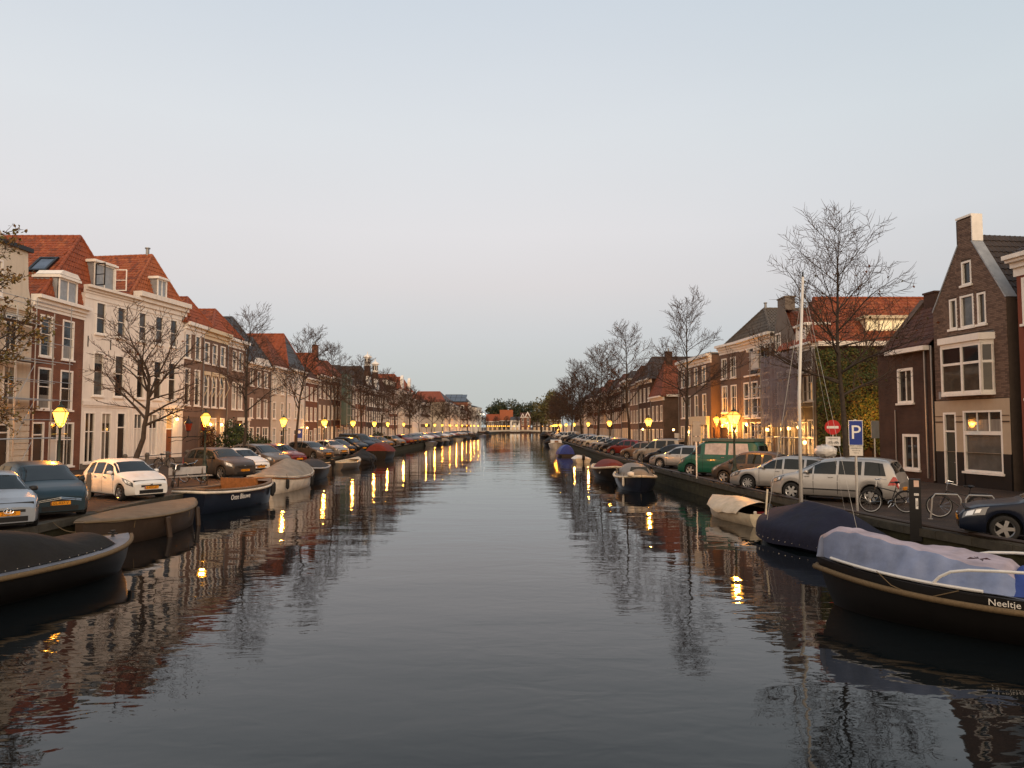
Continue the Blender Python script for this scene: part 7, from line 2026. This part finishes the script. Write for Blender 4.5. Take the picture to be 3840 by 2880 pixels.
# unlit red wall lanterns on scroll brackets
for i, (x, y) in enumerate([(-24.0, 55.0), (-23.9, 57.6)]):
    r = empty('bracket_lantern', (x, y, QZ+2.35)); tag(r, 'unlit red glass lantern on a scrolled bracket, %s of the pair by the brown door' % ('left' if i == 0 else 'right'), 'lantern', 'unlit red bracket lanterns')
    m = MB()
    for k in range(6):
        a, b = k*pi/3, (k+1)*pi/3
        m.quad((.17*cos(a), .17*sin(a), .1), (.17*cos(b), .17*sin(b), .1), (.30*cos(b), .30*sin(b), .62), (.30*cos(a), .30*sin(a), .62))
    m.build('red_glass', mat('red_lantern_glass', (.22, .03, .012), .2, var=.2, coat=.6), r)
    m = MB(); m.lathe([(.33, .62), (.30, .68), (.14, .85), (.08, .92), (.04, 1.05), (.06, 1.1), (.01, 1.2)], 6); m.lathe([(.04, 0), (.17, .06), (.18, .1)], 6); m.build('lantern_roof', M_BLACK, r)
    m = MB(); m.tube([(0, 0, .02), (0, 0, -.3), (-.25, .1, -.42), (-.7, .25, -.38), (-1.7, .5, -.42)], .035, 6); m.tube([(-.3, .12, -.45), (-.5, .18, -.65), (-1.0, .3, -.62), (-1.6, .48, -.8)], .022, 5); m.build('scroll_bracket', M_BLACK, r)

# ---------------------------------------------------------------- bridge
r = empty('bridge', (2, 327, 0)); tag(r, 'low pale arched footbridge across the far end of the canal', 'bridge')
m = MB(); P0 = []
for i in range(25):
    x = -16+32*i/24; z = 1.55+.55*(1-(x/16)**2); P0.append((x, z+.12))
m.grid([[(x, -1.6, z), (x, 1.6, z)] for x, z in P0]); m.grid([[(x, -1.6, z-.62), (x, -1.6, z)] for x, z in P0], flip=False); m.grid([[(x, 1.6, z-.62), (x, -1.6, z-.62)] for x, z in P0])
m.build('deck', mat('bridge_white', (.55, .50, .43), .6), r)
m = MB()
for sx in (-1, 1): m.box(sx*15.5-1.8, sx*15.5+1.8, -1.9, 1.9, -1, 1.45)
m.build('abutment', M_BRICK_D, r)
m = MB()
for x in (-6, 6): m.box(x-.4, x+.4, -1.4, 1.4, -1, 1.55)
m.build('pier', M_BRICK_D, r)
for sy in (-1.55, 1.55):
    m = MB(); m.tube([(x, sy, z+.95) for x, z in P0], .03, 5)
    for x, z in P0[::3]: m.tube([(x, sy, z), (x, sy, z+.95)], .022, 4)
    m.build('railing', mat('railing_dark', (.05, .035, .03), .5), r)

# ---------------------------------------------------------------- signs
M_SBLUE = mat('sign_blue', (.012, .035, .22), .35, var=0); M_SWHITE = mat('sign_white', (.72, .70, .66), .4, var=.04); M_SRED = mat('sign_red', (.45, .02, .02), .35, var=0); M_SGREY = mat('sign_back_grey', (.22, .23, .23), .45, .5, var=.1)
def facing(x, y, extra=0.0): return atan2(-x, y)+extra    # local -y looks back at the camera side
r = empty('parking_sign', (10.5, 22.7, QZ), facing(10.5, 22.7, .18)); tag(r, 'blue parking sign with white P on a grey pole at the quay edge', 'sign')
m = MB(); m.tube([(0, 0, -.1), (0, 0, 2.95)], .038, 8); m.build('pole', M_STEEL, r)
m = MB(); m.box(-.20, .20, -.06, -.045, 2.15, 2.92); m.build('sign_panel', M_SWHITE, r)
m = MB(); m.box(-.185, .185, -.064, -.0605, 2.17, 2.90); m.build('blue_field', M_SBLUE, r)
text('letter', 'P', .60, M_SWHITE, r, (0, -.068, 2.535), (radians(90), 0, 0), .002)
m = MB(); m.box(-.19, .19, -.06, -.045, 1.84, 2.13); m.build('sub_panel', mat('sign_cream', (.6, .56, .5), .45, var=.05), r)
for i, t_ in enumerate(('vergunninghouders', 'ma t/m za', '9-21 h')): text('lettering', t_, .055, M_BLACK, r, (0, -.062, 2.075-.075*i), (radians(90), 0, 0), .001, sx=.75 if i == 0 else 1)
r = empty('no_entry_sign', (14.35, 33.2, QZ), facing(14.35, 33.2)); tag(r, 'round red no-entry sign with white plate below, left of the lime trunk', 'sign')
m = MB(); m.tube([(0, 0, 0), (0, 0, 2.95)], .03, 8); m.build('pole', M_STEEL, r)
def disc(m, rad, y0, y1, z, n=28): m.prism([(rad*cos(2*pi*k/n), z+rad*sin(2*pi*k/n)) for k in range(n)], y0, y1)
m = MB(); disc(m, .33, -.055, -.04, 2.7); m.build('sign_disc', M_SRED, r)
m = MB(); m.box(-.24, .24, -.060, -.0555, 2.645, 2.755); m.build('white_bar', M_SWHITE, r)
m = MB(); m.box(-.30, .30, -.055, -.04, 1.88, 2.28); m.build('sub_panel', M_SWHITE, r)
text('lettering', 'uitgezonderd', .075, M_BLACK, r, (0, -.057, 2.20), (radians(90), 0, 0), .001)
m = MB()   # small bicycle and moped pictograms
for x in (-.17, -.05, .08, .19):
    m.tube([(x+.045*cos(k*pi/5), -.058, 2.0+.045*sin(k*pi/5)) for k in range(10)], .008, 4, closed=True)
m.tube([(-.17, -.058, 2.0), (-.13, -.058, 2.07), (-.07, -.058, 2.07), (-.05, -.058, 2.0)], .008, 4); m.tube([(.08, -.058, 2.02), (.12, -.058, 2.06), (.17, -.058, 2.06), (.19, -.058, 2.0)], .012, 4)
m.build('pictogram', M_BLACK, r)
r = empty('traffic_sign', (16.6, 34.0, QZ), facing(16.6, 34.0, 1.0)); tag(r, 'grey back of a traffic sign on a pole before the ivy wall', 'sign')
m = MB(); m.tube([(0, 0, 0), (0, 0, 3.0)], .035, 8); m.build('pole', M_STEEL, r)
m = MB(); m.box(-.3, .3, -.05, -.03, 2.2, 3.0); m.build('sign_panel', M_SGREY, r)
r = empty('traffic_sign', (9.6, 38.7, QZ), facing(9.6, 38.7, .5)); tag(r, 'pale sign back on a slim pole at the quay edge by the camper van', 'sign')
m = MB(); m.tube([(0, 0, -.1), (0, 0, 3.0)], .035, 8); m.build('pole', M_SWHITE, r)
m = MB(); m.box(-.22, .22, -.05, -.035, 2.25, 3.0); m.build('sign_panel', M_SGREY, r)
m = MB(); m.box(-.22, .22, -.05, -.035, 1.95, 2.2); m.build('sub_panel', M_SGREY, r)
r = empty('notice_board', (-21.5, 75, QZ), .3); tag(r, 'small blue street notice on a post far along the left quay', 'sign')
m = MB(); m.box(-.3, .3, -.03, .03, 1.6, 2.5); m.build('sign_panel', M_SBLUE, r)
m = MB(); disc(m, .16, -.04, -.031, 2.2); m.build('white_disc', M_SWHITE, r); m = MB(); m.tube([(0, .03, 0), (0, .03, 2.5)], .03, 6); m.build('pole', M_STEEL, r)
# black square mooring post with stickers
r = empty('quay_post', (10.75, 19.9, QZ), facing(10.75, 19.9)); tag(r, 'square black timber quay post with white stickers', 'post')
m = MB(); m.box(-.14, .14, -.14, .14, -.3, 1.33); m.build('post', M_BLACK, r)
m = MB(); m.box(-.02, .10, -.144, -.1405, 1.13, 1.30); m.build('square_sticker', mat('sticker_pink', (.6, .42, .33), .5), r)
m = MB(); m.box(-.02, .09, -.144, -.1405, .90, .96); m.build('small_sticker', M_SWHITE, r); text('lettering', 'nr 12', .04, M_BLACK, r, (.035, -.146, .93), (radians(90), 0, 0), .001)
m = MB(); m.box(.01, .07, -.144, -.1405, .55, .83); m.build('long_sticker', M_SWHITE, r); text('lettering', 'ligplaats', .05, M_BLACK, r, (.04, -.146, .69), (radians(90), radians(-90), 0), .001)
M_BAG = mat('plastic_bag', (.62, .60, .57), .3, var=.15, bump=.4, bscale=9)
m = MB(); Rr = random.Random(4)
for i in range(9):
    row = []
    for j in range(14):
        a = pi*i/8; b_ = 2*pi*j/13; k = 1+.12*sin(5*b_+i)+.10*sin(9*b_-2*i) if j < 13 else 1+.12*sin(i)+.10*sin(-2*i)
        row.append((.95*sin(a)*cos(b_)*k, .5*sin(a)*sin(b_)*k, .27-.33*cos(a)*k))
    m.grid([row]) if False else None
    if i: m.grid([prev, row])
    prev = row
o = m.build('plastic_sheet', M_BAG, None, True); o.location = (12.75, 30.2, QZ+1.53); o.scale = (.45, .6, .75); o.rotation_euler = (0, 0, radians(-30)); tag(o, 'crumpled white plastic sheet bundle resting on the roof rails', 'plastic sheet')

# ---------------------------------------------------------------- bicycles
def bike(x, y, rz, label, frame=M_BLACK, basket=None, crate=False, lean=.12, group='parked bicycles', rimm=None):
    r = empty('bicycle', (x, y, QZ), rz); tag(r, label, 'bicycle', group); r.rotation_euler = (lean, 0, rz)
    for wx, nm in ((.53, 'wheel'), (-.53, 'wheel')):
        m = MB(); m.tube([(.345*cos(2*pi*k/26), 0, .345*sin(2*pi*k/26)) for k in range(26)], .019, 6, closed=True)
        w = m.build(nm, M_BLACKR, r, loc=(wx, 0, .365))
        m = MB(); m.tube([(.32*cos(2*pi*k/26), 0, .32*sin(2*pi*k/26)) for k in range(26)], .013, 5, closed=True); m.build('rim', rimm or M_CHROME, w)
        m = MB()
        for k in range(14): a = 2*pi*k/14; m.tube([(.02*cos(a+.5), 0, .02*sin(a+.5)), (.315*cos(a), 0, .315*sin(a))], .003, 3, cap=False)
        m.lathe([(.025, -.03), (.025, .03)], 8); m.build('spokes', M_CHROME, w)
        m = MB(); m.tube([(wx+.315*cos(radians(a)), 0, .365+.315*sin(radians(a))) for a in (range(20, 170, 12) if wx < 0 else range(40, 150, 12))], .022, 5); m.build('mudguard', M_BLACK, r)
    m = MB()
    bb, seat, head, hb = (-.08, 0, .30), (-.26, 0, .78), (.34, 0, .82), (.38, 0, .66)
    m.tube([bb, seat], .018, 6); m.tube([bb, hb], .019, 6); m.tube([(-.22, 0, .68), head], .017, 6); m.tube([head, hb, (.44, 0, .5), (.53, 0, .365)], .018, 6)
    m.tube([(-.53, .03, .365), bb], .012, 5); m.tube([(-.53, .03, .365), (-.24, .02, .7)], .012, 5); m.tube([(-.53, -.03, .365), (-.24, -.02, .7)], .012, 5)
    m.build('frame', frame, r)
    m = MB(); m.tube([(.33, 0, .82), (.31, 0, 1.02)], .014, 6); m.tube([(.10, -.28, 1.04), (.26, -.25, 1.08), (.33, 0, 1.04), (.26, .25, 1.08), (.10, .28, 1.04)], .013, 6); m.build('handlebar', M_CHROME, r)
    m = MB(); m.lathe([(.02, 0), (.07, .02), (.10, .05), (.06, .08)], 10, (-.30, 0, .92)); m.tube([(-.26, 0, .78), (-.29, 0, .94)], .014, 6); m.box(-.32, -.1, -.03, .03, .945, .985); m.build('saddle', M_BLACK, r)
    m = MB(); m.tube([(-.72, .07, .76), (-.3, .07, .76)], .009, 4); m.tube([(-.72, -.07, .76), (-.3, -.07, .76)], .009, 4); m.tube([(-.53, .06, .37), (-.6, .07, .76)], .008, 4); m.tube([(-.72, -.07, .76), (-.72, .07, .76)], .009, 4); m.build('carrier', M_BLACK, r)
    m = MB(); m.tube([(-.08+.09*cos(k*pi/6), .04, .30+.09*sin(k*pi/6)) for k in range(12)], .008, 4, closed=True); m.tube([(-.08, .05, .3), (.03, .09, .18)], .01, 4); m.tube([(-.08, -.05, .3), (-.19, -.09, .42)], .01, 4); m.build('crank', M_CHROME, r)
    if basket:
        m = MB(); m.prism([(.40, .80), (.72, .80), (.80, 1.12), (.36, 1.12)], -.22, .22); m.build('basket', basket, r)
    if crate:
        m = MB(); m.box(-.78, -.38, -.2, .2, .78, 1.03); m.build('crate', M_BLACK, r)
    return r
bike(11.9, 23.6, radians(172), 'old bicycle with pale rear wheel leaning beside the square black post', lean=.08, rimm=M_STEEL)
bike(13.3, 22.2, radians(160), 'bicycle locked behind the tubular rack right of the black post', lean=-.1, rimm=M_STEEL)
bike(-14.75, 24.9, radians(-38), 'bicycle with black basket between the teal and the white car', basket=M_BLACK, lean=.1)
bike(-15.35, 25.4, radians(-45), 'bicycle with yellow-green bag behind the basket bicycle', crate=True, lean=.15)
bike(-15.9, 32.6, radians(-55), 'black bicycle in front of the low posts by the white house', lean=.1)
bike(-15.3, 33.6, radians(-65), 'bicycle with black crate next to the white bench', crate=True, lean=-.12)
bike(-15.5, 36.3, radians(-20), 'bicycle lying against the bench end before the off-roader', lean=.3)
bike(-22.7, 48.5, radians(70), 'bicycle propped on the rail before the white house', lean=.1)
# bicycle rack hoops
for i, (x, y) in enumerate([(12.75, 21.9), (13.5, 21.5)]):
    r = empty('bicycle_rack', (x, y, QZ), radians(-25)); tag(r, 'galvanised tubular bicycle hoop right of the black post, %s' % ('left hoop' if i == 0 else 'right hoop'), 'rack', 'bicycle hoops')
    m = MB(); m.tube([(-.42, 0, 0), (-.36, 0, .62), (-.28, 0, .74), (.28, 0, .74), (.36, 0, .62), (.42+.1*i, 0, 0)], .024, 7); m.build('hoop', M_STEEL, r)
    m = MB(); m.box(-.48, -.36, -.06, .06, 0, .012); m.build('foot_plate', M_STEEL, r); m = MB(); m.box(.36, .5, -.06, .06, 0, .012); m.build('foot_plate', M_STEEL, r)
# bench
r = empty('bench', (-15.05, 34.6, QZ), radians(58)); tag(r, 'weathered white bench with solid back board beside the bicycles', 'bench')
m = MB(); m.box(-.95, .95, .02, .06, .52, .86); m.build('backrest', mat('bench_white', (.40, .385, .37), .6, var=.2), r)
for i in range(3):
    m = MB(); m.box(-1.0, 1.0, -.42+.14*i, -.30+.14*i, .42, .46); m.build('seat_board', mat('grey_board', (.30, .27, .24), .7, var=.2), r)
for x in (-.75, .75):
    m = MB(); m.tube([(x, .06, .9), (x, .0, .45), (x, .12, 0)], .035, 5); m.tube([(x, 0, .42), (x, -.42, .42), (x, -.36, 0)], .035, 5); m.build('leg', M_DWOOD, r)
# low posts with iron bars before the white house
GP = 'stone stoop posts with iron bars'
ys_ = [46.5, 49.2, 52.0, 55.0, 57.8, 60.6, 63.2]
for i, y in enumerate(ys_):
    x = -24.2+.06*i
    r = empty('stoop_post', (x, y, QZ)); tag(r, 'dark stone stoop post before the left house fronts, %s from the camera' % ORD[i], 'post', GP)
    m = MB(); m.lathe([(.16, 0), (.16, .10), (.13, .12), (.12, .82), (.15, .86), (.15, .92), (.08, 1.02)], 10); m.build('shaft', M_KERB, r, True)
    if i < len(ys_)-1:
        m = MB(); m.tube([(0, 0, .80), (.06, ys_[i+1]-y, .80)], .03, 6); m.build('iron_bar', M_BLACK, r)
# short wooden bollards
for i, (x, y, h) in enumerate([(-16.4, 27.0, 1.1), (-15.9, 28.0, 1.0), (9.75, 56, .9)]):
    m = MB(); m.lathe([(.09, 0), (.09, h-.08), (.05, h)], 8); o = m.build('bollard', M_KERB, None, loc=(x, y, QZ)); tag(o, ['grey stone bollard behind the parked bicycles', 'second grey bollard nearer the white hatchback', 'short bollard at the right quay edge by the beige van'][i], 'bollard')
m = MB(); m.tube([(10.9, 27.7, QZ+.62), (13.3, 25.9, QZ+.62)], .025, 6)
r = m.build('tree_guard', M_BLACK); tag(r, 'low black iron guard rail around the lime tree foot', 'rail')
for (x, y) in ((10.9, 27.7), (12.1, 26.8), (13.3, 25.9)):
    m = MB(); m.tube([(x, y, QZ), (x, y, QZ+.62)], .025, 6); m.build('upright', M_BLACK, r)
# mooring lines and a bow rope to the quay
for i, (a, b_, lb) in enumerate([((-11.2, 19.2, .8), (-12.9, 21.0, QZ+.05), 'mooring line from the dark launch to the left quay'), ((-12.9, 30.4, .95), (-13.6, 28.6, QZ+.05), 'long mooring line from the navy sloop to the left quay'), ((8.6, 30.2, .5), (10.1, 31.5, QZ), 'mooring line from the cream motor boat to the right quay')]):
    o = rope(None, (a, b_), sag=.08); tag(o, lb, 'rope')

# ---------------------------------------------------------------- scaffolding
def net_mat(name, col, alpha):
    m = mat(name, col, .9, 0, var=.15, scale=1.2, bump=.3, bscale=4); m.node_tree.nodes['Principled BSDF'].inputs['Alpha'].default_value = alpha; return m
M_NET = net_mat('grey_netting', (.20, .17, .19), .62); M_NETG = net_mat('green_netting', (.07, .115, .085), .82)
def scaffold(name, label, p0, p1, H, depth=1.0, bays=4, lift=2.0, net=None, net_z=(2.6, 8.2), braces=True, board_from=1, netW=None):
    e = Vector((p1[0]-p0[0], p1[1]-p0[1])); W = e.length; r = empty(name, (p0[0], p0[1], QZ), atan2(e.y, e.x)); tag(r, label, 'scaffold')
    for i in range(bays+1):
        x = W*i/bays
        for y in (0, depth):
            m = MB(); m.tube([(x, y, 0), (x, y, H+.6*((i+int(y)) % 2))], .028, 6); m.build('pole', M_STEEL, r)
    z = lift; k = 0
    while z < H+.1:
        for y in (0, depth):
            m = MB(); m.tube([(-.2, y-.05, z), (W+.2, y-.05, z)], .025, 6); m.build('ledger', M_STEEL, r)
            m = MB(); m.tube([(-.2, y-.05, z+1.0), (W+.2, y-.05, z+1.0)], .02, 5); m.build('guard_rail', M_STEEL, r)
        if k >= board_from:
            for j in range(3):
                m = MB(); m.box(0, W, .1+.28*j, .34+.28*j, z+.03, z+.07); m.build('board', M_TEAK, r)
        if braces:
            for i in range(0, bays, 2):
                m = MB(); m.tube([(W*i/bays, -.06, z-lift), (W*(i+1)/bays, -.06, z)], .02, 5); m.build('brace', M_STEEL, r)
        z += lift; k += 1
    if net:
        Rr = random.Random(int(W*100)); P = []
        for i in range(25):
            row = []
            for j in range(19):
                x = (netW or W)*i/24; zz = net_z[0]+(net_z[1]-net_z[0])*j/18
                row.append((x, -.09-.07*abs(sin(pi*x/(W/bays)))*abs(sin(pi*(zz)/lift))-.02*sin(7*x+3*zz), zz))
            P.append(row)
        m = MB(); m.grid(P, flip=False); m.build('netting', net, r, True)
    return r
scaffold('scaffold', 'tubular scaffold in front of the cream rusticated house at the left edge', (-26.4, 36.2), (-26.4, 42.4), 9.0, -1.0, 4, 2.1)
scaffold('scaffold', 'scaffold with grey netting over the narrow grey house and corner house', (18.25, 53.9), (18.25, 47.1), 7.9, .9, 4, 2.0, M_NET, (2.7, 7.7))
scaffold('scaffold', 'light ladder scaffold beside the shored brown house', (18.1, 56.2), (18.25, 54.2), 8.6, .8, 1, 1.4)
scaffold('scaffold', 'scaffold wrapped in green netting on the red brick house, left bank', (-24.4, 105.5), (-24.4, 112.5), 10.0, -.9, 3, 2.2, M_NETG, (3.0, 10.6))
